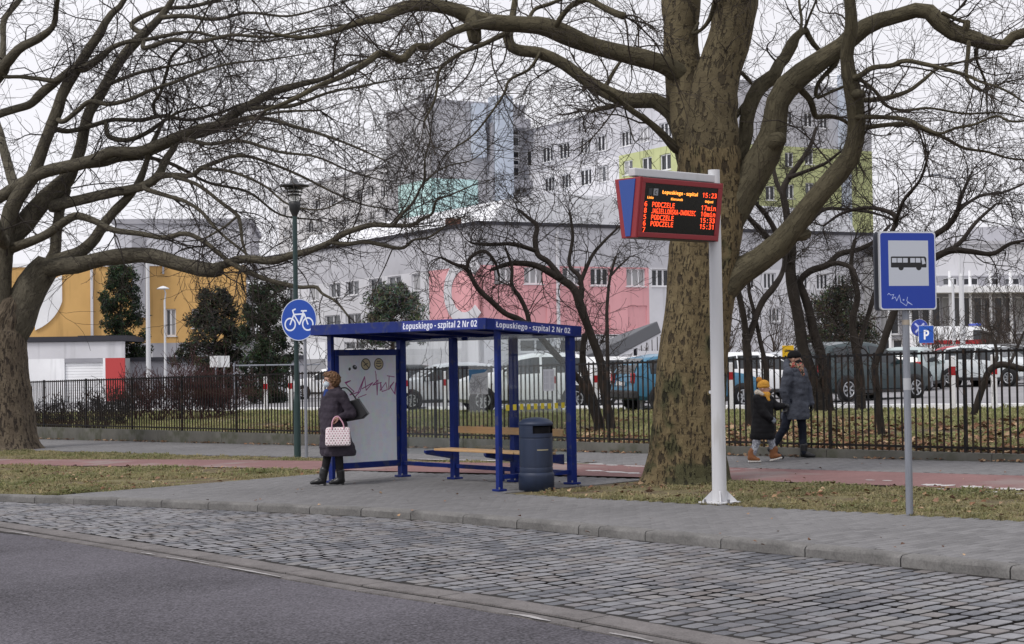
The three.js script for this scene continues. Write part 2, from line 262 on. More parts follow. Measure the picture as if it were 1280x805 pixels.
  const foot = new THREE.Group(); foot.name = 'footway'; setting(foot); const far = [...pathFar.filter((p) => p[0] > -20 && p[0] < 10).map(([x, d]) => [x, d + 0.02]), [10, FENCE - 0.02], [-70, FENCE - 0.02], [-68, 18.02], [-50, 18.02], [-38, 18.02], [-31, 18.22], [-26, 18.72], [-20, 19.42]]; sheet('bedding', far, -0.008, M.gutter, foot);
  const block = (() => { const g = new THREE.BufferGeometry(), w = 0.0965, l = 0.0475, e = 0.006, p = [], id = []; for (const [s, y] of [[0, -0.03], [0, -0.004], [e, 0]]) p.push(-w + s, y, -l + s, w - s, y, -l + s, w - s, y, l - s, -w + s, y, l - s); for (let a = 0; a < 2; a++) for (let q = 0; q < 4; q++) { const A = a * 4 + q, B = a * 4 + (q + 1) % 4; id.push(A, A + 4, B, B, A + 4, B + 4); } id.push(8, 10, 9, 8, 11, 10); g.setAttribute('position', new THREE.Float32BufferAttribute(p, 3)); g.setIndex(id); const n = toCreasedNormals(g, 0.4); const uv = []; const q = n.attributes.position; for (let i = 0; i < q.count; i++) uv.push(q.getX(i), q.getZ(i)); n.setAttribute('uv', new THREE.Float32BufferAttribute(uv, 2)); return n; })();
  const bt = (() => { const a = fbm(41, 8, 5, 0.65), b = lattice(128, 42); return tex(256, 0.35, (x, y) => { const k = 0.8 + 0.3 * (a(x, y) - 0.5) + 0.3 * (b(x, y) - 0.5); return [k, k, k]; }); })();
  const inside = (poly, x, d) => { let c = false; for (let i = 0, j = poly.length - 1; i < poly.length; j = i++) { const [xi, yi] = poly[i], [xj, yj] = poly[j]; if ((yi > d) !== (yj > d) && x < (xj - xi) * (d - yi) / (yj - yi) + xi) c = !c; } return c; };
  const lay = (poly, x0, x1, d0, d1, parent, single, base) => {
    const L = []; let row = 0;
    for (let x = x0; x < x1; x += 0.1, row++) for (let d = d0 + (row % 2) * 0.1; d < d1; d += 0.2) if (inside(poly, x, d) && inside(poly, x, d + 0.06) && inside(poly, x, d - 0.06)) L.push([x, d, -(x * sY - d * cY), (x * cY + d * sY)]);
    const seen = (s) => s[2] > 0 && Math.abs(s[3] / s[2]) < 0.33; L.sort((a, b) => (seen(b) - seen(a)) || (a[2] - b[2]));
    const shade = (s) => base * (1 + 0.16 * perlin.noise(s[0] * 0.5, s[1] * 0.5, 1) + rr(-0.09, 0.09, r)), m4 = (s) => new THREE.Matrix4().compose(S(s[0], s[1], rr(-0.0015, 0.0015, r)), new THREE.Quaternion().setFromEuler(new THREE.Euler(rr(-0.01, 0.01, r), Math.PI / 2 + rr(-0.015, 0.015, r), rr(-0.01, 0.01, r))).premultiply(tilt), V(1, 1, 1));
    const ms = [0.86, 0.95, 1.03, 1.12].map((k) => std({ color: col(base * k, base * k * 0.985, base * k * 1.0), map: bt, roughness: 0.85 }));
    L.slice(0, single).forEach((s) => { const m = mesh('paving_block', block, ms[Math.floor(r() * 4)], parent); m4(s).decompose(m.position, m.quaternion, m.scale); });
    const rest = L.slice(single), im = new THREE.InstancedMesh(block, std({ color: col(1, 1, 1), map: bt, roughness: 0.85 }), rest.length); rest.forEach((s, i) => { im.setMatrixAt(i, m4(s)); const k = shade(s); im.setColorAt(i, col(k, k * 0.985, k)); }); im.name = 'paving_blocks'; im.userData.kind = 'stuff'; im.castShadow = im.receiveShadow = true; parent.add(im);
  };
  lay(platform, -22.5, -2, 10, 17, pav, 300, 0.205);
  lay(far, -52, -6, 17.9, 21.7, foot, 0, 0.21);

  // worn white markings on the bicycle path: torn patches of paint
  const mk = new THREE.Group(); mk.name = 'path_marking'; setting(mk);
  const dash = (x0, d0, x1, d1, w, n) => { for (let i = 0; i < n; i++) { const t0 = i / n + rr(0, 0.3, r) / n, t1 = t0 + rr(0.5, 1.05, r) / n, a = [], b = [], off = rr(-0.04, 0.04, r); for (let k = 0; k <= 10; k++) { const t = lerp(t0, t1, k / 10), x = lerp(x0, x1, t), d = lerp(d0, d1, t) + off, h = w * (0.25 + 0.75 * Math.sin(Math.PI * clamp(k / 10, 0.1, 0.9))) * 0.5; a.push([x, d - h * rr(0.6, 1.2, r)]); b.push([x, d + h * rr(0.6, 1.2, r)]); } sheet('paint_patch', [...a, ...b.reverse()], 0.008, M.whitepaint, mk); } };
  const at = (u, v) => XD(gp(u, v)); const ln = (u0, v0, u1, v1, w, n) => { const [a, b] = [at(u0, v0), at(u1, v1)]; dash(a[0], a[1], b[0], b[1], w, n); };
  ln(515, 574, 720, 579, 0.12, 5); ln(728, 580, 806, 583.5, 0.16, 3); ln(728, 588, 806, 592.5, 0.2, 3); ln(520, 583, 640, 586, 0.12, 3); ln(908, 588.5, 950, 586, 0.2, 2); ln(1150, 606, 1290, 613, 0.28, 6); ln(1160, 611, 1300, 619, 0.12, 4); ln(1080, 600, 1120, 602, 0.1, 2);
}

// ------------------------------------------------------------------ bus shelter
M.blue = (() => { const a = fbm(51, 5, 5, 0.6), b = fbm(52, 9, 3, 0.6); return std({ map: tex(256, 1.4, (x, y) => mixc(sc([0.01, 0.024, 0.16], 0.7 + 0.6 * a(x, y)), [0.06, 0.065, 0.09], sstep(0.62, 0.7, b(x, y)) * 0.5)), roughnessMap: tex(128, 0.9, (x, y) => 0.3 + 0.35 * b(x, y), false), roughness: 1 }); })();
M.blueDark = M.blue;
M.glass = new THREE.MeshPhysicalMaterial({ color: col(0.93, 0.95, 0.95), transmission: 1, thickness: 0, roughness: 0.02, ior: 1.45, side: THREE.DoubleSide });
M.wood = (() => { const a = fbm(53, 4, 5, 0.6), b = lattice(256, 54), c = fbm(55, 6, 4); return std({ map: tex(256, 1, (x, y) => { const g = b(x * 0.05, y * 1.0), k = 0.75 + 0.4 * a(x * 0.3, y) + 0.25 * (g - 0.5); return mixc(sc([0.6, 0.37, 0.18], k), [0.42, 0.29, 0.18], sstep(0.55, 0.75, c(x, y)) * 0.6); }), roughness: 0.6 }); })();
M.steel = (() => { const a = fbm(56, 6, 5, 0.65), b = lattice(128, 57); return std({ map: tex(256, 0.5, (x, y) => sc([0.235, 0.25, 0.285], 0.75 + 0.5 * a(x, y) + 0.2 * (b(x, y) - 0.5))), metalness: 0.35, roughness: 0.5 }); })();
M.bolt = flat(0.3, 0.3, 0.32, 0.35, { metalness: 0.8 });
M.paper = flat(0.66, 0.67, 0.7, 0.7);
const fontB = 'bold 100px sans-serif';
function textPlate(txt, w, h, pxh, draw) { return canvasTex(Math.round(w / h * pxh), pxh, draw); }
{
  const X0 = -20.55, X1 = -16.8, Dn = 14.5, Df = 15.78, sh = thing('bus_shelter', 'blue steel bus shelter with glass walls and wooden bench, white lettering on roof edge', 'bus shelter', S((X0 + X1) / 2, (Dn + Df) / 2)), o = sh.position, W = X1 - X0;
  const L = (x, d, y) => [x - o.x, y, -d - o.z], gy = (x, d) => G(x, -d) - o.y;
  const roofY = (d) => 2.165 + (Df + 0.17 - d) / 1.75 * 0.11;             // top of the roof, above the base
  const post = (x, d, w, top, t = w) => { const g0 = gy(x, d) - 0.05, p = L(x, d, 0); const m = mesh('post', rbox(w, top - g0, t, 0.008, p[0], (top + g0) / 2, p[2]), M.blue, sh); mesh('base_plate', rbox(w + 0.07, 0.03, t + 0.07, 0.006, p[0], g0 + 0.065, p[2]), M.blue, m); for (const s of [-1, 1]) mesh('bolt', cyl(0.012, 0.012, 0.03, p[0] + s * (w / 2 + 0.018), g0 + 0.09, p[2] + s * (t / 2 + 0.012), 6), M.bolt, m); return m; };
  post(X1, Dn, 0.07, roofY(Dn) - 0.12); post(X1 + 0.02, Df, 0.1, roofY(Df) - 0.12); post(X0, Dn, 0.1, roofY(Dn) - 0.12, 0.06); post(X0 + 0.03, Df, 0.11, roofY(Df) - 0.12);
  const onBack = (u, D) => { const k = (u - 640) / F; /* X on the line d = D seen in column u */ return (D * k * cY - D * sY) / (cY + k * sY); };
  const xb = [X0 + 0.03, onBack(566, Df), onBack(641, Df), X1 + 0.02]; post(xb[1], Df, 0.1, roofY(Df) - 0.12); post(xb[2], Df, 0.1, roofY(Df) - 0.12);
  // roof: slab, soffit beams, fascia boards and the lettering printed on them
  const ra = { x0: X0 - 0.1, x1: X1 + 0.1, d0: Dn - 0.27, d1: Df + 0.14 };
  const rw = ra.x1 - ra.x0, rd = ra.d1 - ra.d0, ang = Math.atan2(0.11, 1.75), rc = L((ra.x0 + ra.x1) / 2, (ra.d0 + ra.d1) / 2, roofY((ra.d0 + ra.d1) / 2));
  const roof = new THREE.Group(); roof.name = 'roof'; roof.position.set(...rc); roof.rotation.x = -ang; sh.add(roof);
  mesh('roof_slab', rbox(rw - 0.02, 0.05, rd - 0.02, 0.01, 0, -0.035, 0), M.blueDark, roof);
  mesh('soffit', box(rw - 0.12, 0.01, rd - 0.12, 0, -0.068, 0), M.blueDark, roof);
  for (const x of [-1.25, 0, 1.25]) mesh('roof_beam', box(0.06, 0.05, rd - 0.1, x, -0.1, 0), M.blueDark, roof);
  mesh('fascia', rbox(rw, 0.15, 0.025, 0.006, 0, -0.075, rd / 2), M.blue, roof); mesh('fascia', rbox(rw, 0.15, 0.025, 0.006, 0, -0.075, -rd / 2), M.blue, roof);
  mesh('fascia', rbox(0.025, 0.148, rd - 0.03, 0.006, rw / 2 - 0.0125, -0.076, 0), M.blue, roof); mesh('fascia', rbox(0.025, 0.148, rd - 0.03, 0.006, -rw / 2 + 0.0125, -0.076, 0), M.blue, roof);
  const lettering = canvasTex(1024, 88, (g, w, h) => { g.fillStyle = 'rgb(24,44,132)'; g.fillRect(0, 0, w, h); g.fillStyle = '#e9ecf6'; g.textBaseline = 'middle'; g.textAlign = 'center'; let f = 84; do { g.font = `bold ${f}px sans-serif`; f -= 2; } while (g.measureText('Łopuskiego - szpital 2 Nr 02').width > w - 16); g.fillText('Łopuskiego - szpital 2 Nr 02', w / 2, h / 2); });
  const lm = std({ map: lettering, roughness: 0.45 }), la = (w, h) => { const p = pane(w, h); return p; };
  const f1 = mesh('lettering', la(1.62, 0.139), lm, roof); f1.position.set(rw / 2 - 0.14 - 0.81, -0.07, rd / 2 + 0.0155);
  const f2 = mesh('lettering', la(1.36, 0.117), lm, roof); f2.position.set(rw / 2 + 0.003, -0.075, 0.02); f2.rotation.y = Math.PI / 2;
  // left end: framed panel with stickers and a scrawl
  const pw = Df - Dn - 0.09, ph = 1.68, pc = L(X0 + 0.015, (Dn + Df) / 2, 0.22 + ph / 2), base = gy(X0, 15.1);
  const panelTex = canvasTex(900, 1280, (g, w, h) => {
    g.fillStyle = '#dde1e8'; g.fillRect(0, 0, w, h); const r = rng(5); for (let i = 0; i < 900; i++) { g.fillStyle = `rgba(${185 + r() * 60 | 0},${188 + r() * 60 | 0},${196 + r() * 58 | 0},0.10)`; const s = 10 + r() * 70; g.fillRect(r() * w, r() * h, s, s * (0.3 + r() * 2)); }
    g.lineWidth = 11; for (const [x, k] of [[420, 0], [615, 1]]) { g.fillStyle = '#b7a986'; g.strokeStyle = '#2a2a2c'; g.beginPath(); g.arc(x, 105, 66, 0, 7); g.fill(); g.stroke(); g.beginPath(); if (!k) { g.moveTo(x - 46, 60); g.lineTo(x + 46, 150); g.moveTo(x - 30, 122); g.lineTo(x + 28, 92); } else { g.moveTo(x - 44, 96); g.lineTo(x + 44, 96); g.moveTo(x - 36, 120); g.quadraticCurveTo(x, 150, x + 36, 120); g.moveTo(x - 30, 72); g.lineTo(x + 30, 72); } g.stroke(); }
    g.fillStyle = '#26262a'; g.beginPath(); g.ellipse(255, 140, 34, 26, 0.4, 0, 7); g.fill(); g.beginPath(); g.ellipse(180, 160, 17, 20, 0.4, 0, 7); g.fill(); g.fillStyle = '#b9bdc6'; g.beginPath(); g.arc(262, 132, 9, 0, 7); g.fill();
    g.strokeStyle = '#8d2a72'; g.lineCap = 'round'; g.lineJoin = 'round'; const path = (p, lw) => { g.lineWidth = lw; g.beginPath(); p.forEach(([x, y], i) => i ? g.lineTo(x, y) : g.moveTo(x, y)); g.stroke(); };
    path([[110, 320], [190, 300], [120, 330], [160, 370], [240, 430], [180, 470], [300, 440], [400, 255], [330, 430], [250, 500]], 12); path([[400, 255], [420, 420], [520, 330], [360, 400]], 11); path([[570, 230], [585, 480], [600, 300], [520, 360], [650, 330]], 11); path([[640, 340], [630, 430], [720, 330], [740, 420], [660, 440], [640, 330]], 10); path([[770, 260], [760, 420], [840, 330], [780, 380], [850, 470], [870, 340], [860, 480]], 11); path([[740, 250], [850, 265]], 10); path([[300, 505], [420, 470]], 9); path([[560, 190], [575, 240]], 8);
  });
  const panel = new THREE.Group(); panel.name = 'end_panel'; panel.position.set(pc[0], pc[1] + base, pc[2]); panel.rotation.y = Math.PI / 2; sh.add(panel);
  const poster = mesh('poster', pane(pw - 0.08, ph - 0.1), std({ map: panelTex, roughness: 0.35 }), panel); poster.position.z = 0.03;
  mesh('backing', box(pw - 0.04, ph - 0.04, 0.04), M.paper, panel);
  for (const s of [-1, 1]) { mesh('frame_rail', rbox(pw, 0.09, 0.075, 0.008, 0, s * (ph / 2 - 0.005), 0.002), M.blue, panel); mesh('frame_stile', rbox(0.075, ph - 0.1, 0.07, 0.008, s * (pw / 2 - 0.035), 0, 0), M.blue, panel); }
  // back wall: glass panes, lower rail, notices
  for (let i = 0; i < 3; i++) { const a = xb[i] + 0.05, b = xb[i + 1] - 0.05, p = L((a + b) / 2, Df, 0), g0 = gy((a + b) / 2, Df); mesh('glass_pane', box(b - a, 1.72, 0.008, p[0], 1.2 + g0 * 0, p[2]), M.glass, sh); mesh('lower_rail', rbox(b - a - 0.004, 0.06, 0.05, 0.006, p[0], 0.19, p[2]), M.blue, sh); if (i === 1) { mesh('foot', rbox(0.09, 0.26, 0.09, 0.006, p[0] + 0.35, g0 + 0.07, p[2]), M.blue, sh); } }
  const map = canvasTex(256, 300, (g, w, h) => { g.fillStyle = '#cfd2d3'; g.fillRect(0, 0, w, h); g.fillStyle = '#3f7fae'; g.beginPath(); g.moveTo(0, 0); g.lineTo(w, 0); g.lineTo(w * 0.82, 36); g.lineTo(40, 60); g.lineTo(0, 170); g.fill(); g.strokeStyle = '#8d9094'; g.lineWidth = 4; const r = rng(8); for (let i = 0; i < 14; i++) { g.beginPath(); g.moveTo(r() * w, 60 + r() * 240); for (let k = 0; k < 3; k++) g.lineTo(r() * w, 70 + r() * 220); g.stroke(); } g.strokeStyle = '#6a5a4a'; g.beginPath(); g.moveTo(110, 80); g.lineTo(120, 140); g.lineTo(160, 200); g.lineTo(150, 300); g.stroke(); });
  const notice = (name, u, v0, v1, w, mt) => { const x = onBack(u, Df), h = (v1 - v0) / F * 24.2, p = L(x, Df, 0), m = mesh(name, pane(w, h), mt, sh); m.position.set(p[0], EYE + (horizon(u) - (v0 + v1) / 2) / F * 24.2 - o.y, p[2] + 0.008); return m; };
  notice('route_map', 597.5, 462, 493, 0.42, std({ map, roughness: 0.5 }));
  // right end: glass with a row of yellow squares, lower rail, timetable
  const ec = L(X1, (Dn + Df) / 2, 0), el = Df - Dn - 0.09; mesh('glass_pane', box(0.008, 1.72, el, ec[0], 1.2, ec[2]), M.glass, sh); mesh('lower_rail', rbox(0.05, 0.06, el - 0.004, 0.006, ec[0], 0.2, ec[2]), M.blue, sh);
  const yel = flat(0.62, 0.5, 0.035, 0.6); for (let i = 0; i < 9; i++) { const m = mesh('yellow_sticker', pane(0.062, 0.075), yel, sh); m.rotation.y = Math.PI / 2; m.position.set(ec[0] + 0.0065, 1.1 + (i % 3) * 0.002, ec[2] + el / 2 - 0.11 - i * (el - 0.2) / 8); }
  const tt = canvasTex(160, 220, (g, w, h) => { g.fillStyle = '#c9ccd4'; g.fillRect(0, 0, w, h); g.fillStyle = '#7b8190'; for (let y = 14; y < 210; y += 9) for (let x = 12; x < 140; x += 24) if ((x * y) % 7) g.fillRect(x, y, 15, 3); });
  { const d = Dn + (692 - 623) / (722 - 623) * (Df - Dn), p = L(X1, d, 0), m = mesh('timetable', pane(0.2, 0.29), std({ map: tt, roughness: 0.5 }), sh); m.rotation.y = Math.PI / 2; m.position.set(p[0] + 0.0065, EYE + (449.7 - 475) / F * 22.7 - o.y, p[2]); }
  // bench: two seat lengths and two backrest boards on brackets
  const bench = new THREE.Group(); bench.name = 'bench'; sh.add(bench);
  const bx = [onBack(547, 15.34), onBack(641, 15.34) + 0.1, X1 - 0.05], bz = (d) => -d - o.z;
  for (let i = 0; i < 2; i++) { const a = bx[i] + 0.01, b = bx[i + 1] - 0.01; for (let k = 0; k < 3; k++) mesh('seat_board', rbox(b - a, 0.032, 0.105, 0.008, (a + b) / 2 - o.x, 0.46, bz(15.28 + k * 0.117)), M.wood, bench); const c = Math.max(a, xb[1] - 0.02); mesh('back_board', rbox(b - c, 0.1, 0.03, 0.008, (c + b) / 2 - o.x, 0.73, bz(Df - 0.08)), M.wood, bench); }
  for (const x of [xb[1], xb[2], X1 - 0.1]) { const s = new THREE.Shape([[0, 0], [0.46, 0.08], [0.5, 0.11], [0.5, 0.14], [0, 0.14], [0, 0.0]].map(([a, b]) => new THREE.Vector2(a, b))); const g = new THREE.ExtrudeGeometry(s, { depth: 0.05, bevelEnabled: false }); g.rotateY(-Math.PI / 2); g.translate(x - o.x + 0.025, 0.3, bz(Df - 0.05)); mesh('bracket', uvBox(g), M.blueDark, bench); }

  // ---------------- litter bin
  const bp = gp(671, 613); bp.addScaledVector(V(sY, 0, cY).negate(), 0.2); bp.y = G(bp.x, bp.z);
  const bin = thing('litter_bin', 'dark navy round litter bin with domed hood in front of the shelter', 'litter bin', bp, YAW);
  M.bin = (() => { const a = fbm(58, 6, 5, 0.6); return std({ map: tex(256, 0.8, (x, y) => sc([0.016, 0.027, 0.06], 0.7 + 0.7 * a(x, y))), roughness: 0.5 }); })();
  const lathe = (pts, n = 40, a0 = 0, al = Math.PI * 2) => new THREE.LatheGeometry(pts.map(([r, y]) => new THREE.Vector2(r, y)), n, a0, al);
  mesh('base', lathe([[0.0, -0.04], [0.232, -0.04], [0.234, 0.18], [0.228, 0.215], [0.215, 0.225]]), M.bin, bin);
  mesh('body', lathe([[0.213, 0.2], [0.218, 0.24], [0.218, 0.285], [0.212, 0.292], [0.212, 0.3], [0.218, 0.306], [0.218, 0.66], [0.212, 0.668], [0.212, 0.676], [0.219, 0.684]]), M.bin, bin);
  const hood = mesh('hood', join([lathe([[0.219, 0.684], [0.22, 0.735]]), lathe([[0.22, 0.735], [0.22, 0.835]], 30, Math.PI * 0.52, Math.PI * 1.42), lathe([[0.22, 0.835], [0.226, 0.85], [0.226, 0.865], [0.212, 0.885], [0.17, 0.915], [0.1, 0.935], [0.0, 0.942]])]), M.bin, bin);
  mesh('liner', lathe([[0.19, 0.45], [0.195, 0.82]], 24), flat(0.008, 0.008, 0.01, 0.9), hood);
  mesh('sticker', lathe([[0.2205, 0.515], [0.2205, 0.53]], 8, 0.05, 0.75), flat(0.33, 0.3, 0.2, 0.6), bin);
}

// ------------------------------------------------------------------ departure board on its mast
{
  const b = gp(899.5, 629), mast = thing('departure_board', 'red framed electronic departure board glowing orange on a tall white mast', 'departure board', b), zc = -(b.x * sY + b.z * cY), hy = (v, z = zc) => EYE + (horizon(895) - v) / F * z - b.y;
  M.white = (() => { const a = fbm(61, 5, 5, 0.6), c = fbm(62, 7, 4, 0.6); return std({ map: tex(256, 1.5, (x, y) => mixc(sc([0.56, 0.565, 0.585], 0.9 + 0.2 * a(x, y)), [0.38, 0.37, 0.36], sstep(0.6, 0.8, c(x, y)) * 0.5)), roughness: 0.45 }); })();
  const top = hy(212);
  const g = new THREE.CylinderGeometry(0.066, 0.083, top, 20, 6).translate(0, top / 2, 0); mesh('mast', g, M.white, mast);
  mesh('base_plate', rbox(0.34, 0.02, 0.34, 0.006, 0, 0.012, 0), M.white, mast);
  for (let k = 0; k < 4; k++) { const a = k * Math.PI / 2 + Math.PI / 4, s = new THREE.Shape([[0.075, 0], [0.2, 0], [0.18, 0.025], [0.075, 0.13]].map(([x, y]) => new THREE.Vector2(x, y))), e = new THREE.ExtrudeGeometry(s, { depth: 0.012, bevelEnabled: false }).translate(0, 0.02, -0.006).rotateY(a); mesh('gusset', uvBox(e), M.white, mast); mesh('bolt', cyl(0.014, 0.014, 0.035, Math.cos(a + 0.5) * 0.19, 0.035, -Math.sin(a + 0.5) * 0.19, 6), M.bolt, mast); }
  mesh('inspection_cap', cyl(0.02, 0.02, 0.02, 0, 0, 0, 12).rotateX(Math.PI / 2).translate(-0.06, hy(490), 0.05), M.white, mast);
  // case: cross-section is a wedge (wide on top), swept along +Z (towards the road)
  const yT = hy(232), yB = hy(302), len = 1.27, z0 = 0.09, tT = 0.19, tB = 0.1;      // half thickness at top and bottom
  const rd_ = flat(0.26, 0.022, 0.03, 0.45), blu = flat(0.025, 0.07, 0.3, 0.45), blk = flat(0.012, 0.012, 0.014, 0.35);
  const cs = new THREE.Group(); cs.name = 'display_case'; mast.add(cs);
  const wedge = (s, d) => { const sh = new THREE.Shape([[-tB * s, yB], [tB * s, yB], [tT * s, yT], [-tT * s, yT]].map(([x, y]) => new THREE.Vector2(x, y))); return uvBox(new THREE.ExtrudeGeometry(sh, { depth: d, bevelEnabled: true, bevelSize: 0.008, bevelThickness: 0.008, bevelSegments: 2 })); };
  mesh('case_body', wedge(0.9, len - 0.02).translate(0, 0, z0 + 0.01), blk, cs);
  mesh('end_cap', wedge(1, 0.03).translate(0, 0, z0 - 0.02), rd_, cs); mesh('end_cap', wedge(1, 0.03).translate(0, 0, z0 + len - 0.01), rd_, cs);
  const bw = new THREE.Shape([[-tB * 0.35, yB + 0.01], [tB * 0.35, yB + 0.01], [tT * 0.66, yT - 0.01], [-tT * 0.66, yT - 0.01]].map(([x, y]) => new THREE.Vector2(x, y)));
  mesh('blue_wedge', uvBox(new THREE.ExtrudeGeometry(bw, { depth: 0.012, bevelEnabled: false }).translate(0, 0, z0 + len + 0.026)), blu, cs);
  const tiltA = Math.atan2(tT - tB, yT - yB), fh = Math.hypot(tT - tB, yT - yB);
  for (const s of [1, -1]) {
    const face = new THREE.Group(); face.name = 'display_face'; face.position.set(s * (tT + tB) / 2, (yT + yB) / 2, z0 + len / 2); face.rotation.order = 'YXZ'; face.rotation.set(tiltA, s * Math.PI / 2, 0); cs.add(face);
    const fw = len, fr = 0.055; for (const q of [-1, 1]) { mesh('frame_bar', rbox(fw, fr, 0.03, 0.006, 0, q * (fh - fr) / 2, 0), rd_, face); mesh('frame_bar', rbox(fr, fh - 2 * fr, 0.03, 0.006, q * (fw - fr) / 2, 0, 0), rd_, face); }
    const draw = (on) => (g, w, h) => {
      g.fillStyle = on ? '#000' : '#07070a'; g.fillRect(0, 0, w, h); g.textBaseline = 'middle'; const t = (s2, x, y, f, c, a = 'left') => { g.font = f; g.fillStyle = c; g.textAlign = a; g.fillText(s2, x, y); };
      const am = '#ff9a3c', red = '#ff4a22';
      if (!on) { g.fillStyle = '#8d9096'; g.fillRect(118, 52, 62, 74); g.fillStyle = '#3a3c40'; g.fillRect(56, 52, 44, 74); t('C', 149, 92, 'bold 56px sans-serif', '#222', 'center'); }
      const hc = on ? am : '#a86428'; t('Łopuskiego - szpital', 480, 84, 'bold 52px sans-serif', hc, 'center'); t('Linia', 40, 152, 'bold 36px sans-serif', hc); t('Kierunek', 440, 152, 'bold 38px sans-serif', hc, 'center'); t('Odjazd', 890, 152, 'bold 36px sans-serif', hc, 'center');
      const m = 'bold 72px monospace', rc = on ? red : '#400'; t('15:23', 890, 84, 'bold 70px monospace', rc, 'center');
      [['6', 'PODCZELE', '17min'], ['8', 'JAGIELLOŃSKA-DWORZEC', '10min'], ['5', 'PODCZELE', '15:33'], ['6', 'PODCZELE', '15:31']].forEach(([a, b2, c], i) => { const y = 222 + i * 68; t(a, 30, y, m, rc, 'center'); g.save(); g.translate(110, y); const k = b2.length > 10 ? 0.78 : 1; g.scale(k * 0.9, 1); t(b2, 0, 0, m, rc); g.restore(); t(c, 890, y, m, rc, 'center'); });
      t('7', 30, 222 + 4 * 68, m, rc, 'center');
    };
    const em = canvasTex(1000, 520, draw(true)), map = canvasTex(1000, 520, draw(false));
    const scr = mesh('screen', pane(fw - 2 * fr, fh - 2 * fr), new THREE.MeshStandardMaterial({ map, emissiveMap: em, emissive: 0xffffff, emissiveIntensity: 2.4, roughness: 0.25 }), face); scr.position.z = 0.006;
  }
  const am = rbox(0.1, 0.09, len + 0.05, 0.012, 0, yT + 0.075, z0 + len / 2 - 0.06); mesh('arm', am, M.white, mast);
  for (const q of [0.2, 0.3, len - 0.25, len - 0.15]) mesh('hanger', rbox(0.02, 0.06, 0.035, 0.004, 0.03, yT + 0.02, z0 + q), M.white, mast);
}

// ------------------------------------------------------------------ bus stop sign, bicycle sign, lantern
{
  const b = gp(1137, 643), z = 17.2, st = thing('bus_stop_sign', 'blue bus stop sign with bus pictogram on a grey steel pole', 'sign', b), hy = (v) => EYE + (horizon(1133) - v) / F * z - b.y;
  const top = hy(300); mesh('pole', cyl(0.037, 0.035, top + 0.05, 0, top / 2 - 0.025, 0, 18), M.steel, st);
  mesh('band_sticker', cyl(0.039, 0.039, 0.05, 0, hy(403), 0, 18), flat(0.35, 0.3, 0.24, 0.7), st); mesh('sticker', cyl(0.0385, 0.0385, 0.12, 0, hy(480), 0, 18), flat(0.4, 0.41, 0.43, 0.7), st);
  const w = 0.62, h = (387.5 - 290.5) / F * z, yc = hy(339);
  const face = canvasTex(620, 790, (g, W, H) => {
    g.fillStyle = '#c9ccd4'; g.fillRect(0, 0, W, H); g.fillStyle = '#12379a'; g.beginPath(); g.roundRect(12, 12, W - 24, H - 24, 30); g.fill(); g.fillStyle = '#b9bec8'; g.fillRect(98, 88, 440, 460);
    g.fillStyle = '#121216'; g.beginPath(); g.roundRect(124, 250, 392, 112, [14, 26, 8, 8]); g.fill(); for (const x of [235, 430]) { g.beginPath(); g.arc(x, 362, 29, 0, 7); g.fill(); }
    g.fillStyle = '#b9bec8'; for (const x of [136, 196, 258, 338, 398]) { g.fillRect(x, 266, x < 300 ? 52 : 52, 46); } g.beginPath(); g.moveTo(460, 266); g.lineTo(490, 266); g.lineTo(508, 322); g.lineTo(470, 330); g.fill(); g.fillStyle = '#12379a';
    g.strokeStyle = '#aebbe2'; g.lineWidth = 6; g.lineJoin = 'round'; g.beginPath(); [[80, 640], [95, 622], [115, 640], [150, 635], [128, 680], [165, 660], [180, 700], [210, 640], [225, 712], [285, 750], [300, 715], [350, 740], [290, 700], [300, 660]].forEach(([x, y], i) => i ? g.lineTo(x, y) : g.moveTo(x, y)); g.stroke(); g.beginPath(); g.arc(255, 690, 6, 0, 7); g.stroke();
  });
  const edge = flat(0.33, 0.34, 0.36, 0.5), back = flat(0.05, 0.055, 0.07, 0.6);
  const nrm = rad(63); for (const s of [1, -1]) {
    const pl = new THREE.Group(); pl.name = 'sign_plate'; pl.position.set(s * 0.062 * Math.sin(nrm), yc, s * 0.062 * Math.cos(nrm)); pl.rotation.y = nrm + (s < 0 ? Math.PI : 0); st.add(pl);
    const sh = new THREE.Shape(); const r = 0.035; sh.moveTo(-w / 2 + r, -h / 2); sh.lineTo(w / 2 - r, -h / 2); sh.quadraticCurveTo(w / 2, -h / 2, w / 2, -h / 2 + r); sh.lineTo(w / 2, h / 2 - r); sh.quadraticCurveTo(w / 2, h / 2, w / 2 - r, h / 2); sh.lineTo(-w / 2 + r, h / 2); sh.quadraticCurveTo(-w / 2, h / 2, -w / 2, h / 2 - r); sh.lineTo(-w / 2, -h / 2 + r); sh.quadraticCurveTo(-w / 2, -h / 2, -w / 2 + r, -h / 2);
    mesh('backing', uvBox(new THREE.ExtrudeGeometry(sh, { depth: 0.016, bevelEnabled: true, bevelSize: 0.004, bevelThickness: 0.004, bevelSegments: 2 }).translate(0, 0, -0.016)), s > 0 ? edge : back, pl);
    const fg = new THREE.ShapeGeometry(sh); const p = fg.attributes.position, uv = fg.attributes.uv; for (let i = 0; i < p.count; i++) uv.setXY(i, p.getX(i) / w + 0.5, p.getY(i) / h + 0.5);
    mesh('sign_face', fg.translate(0, 0, 0.0065), s > 0 ? std({ map: face, roughness: 0.4 }) : std({ map: face, roughness: 0.4 }), pl);
    mesh('clamp', rbox(0.12, 0.03, 0.05, 0.004, 0, h * 0.3, -0.035), M.steel, pl); mesh('clamp', rbox(0.12, 0.03, 0.05, 0.004, 0, -h * 0.3, -0.035), M.steel, pl);
  }
}
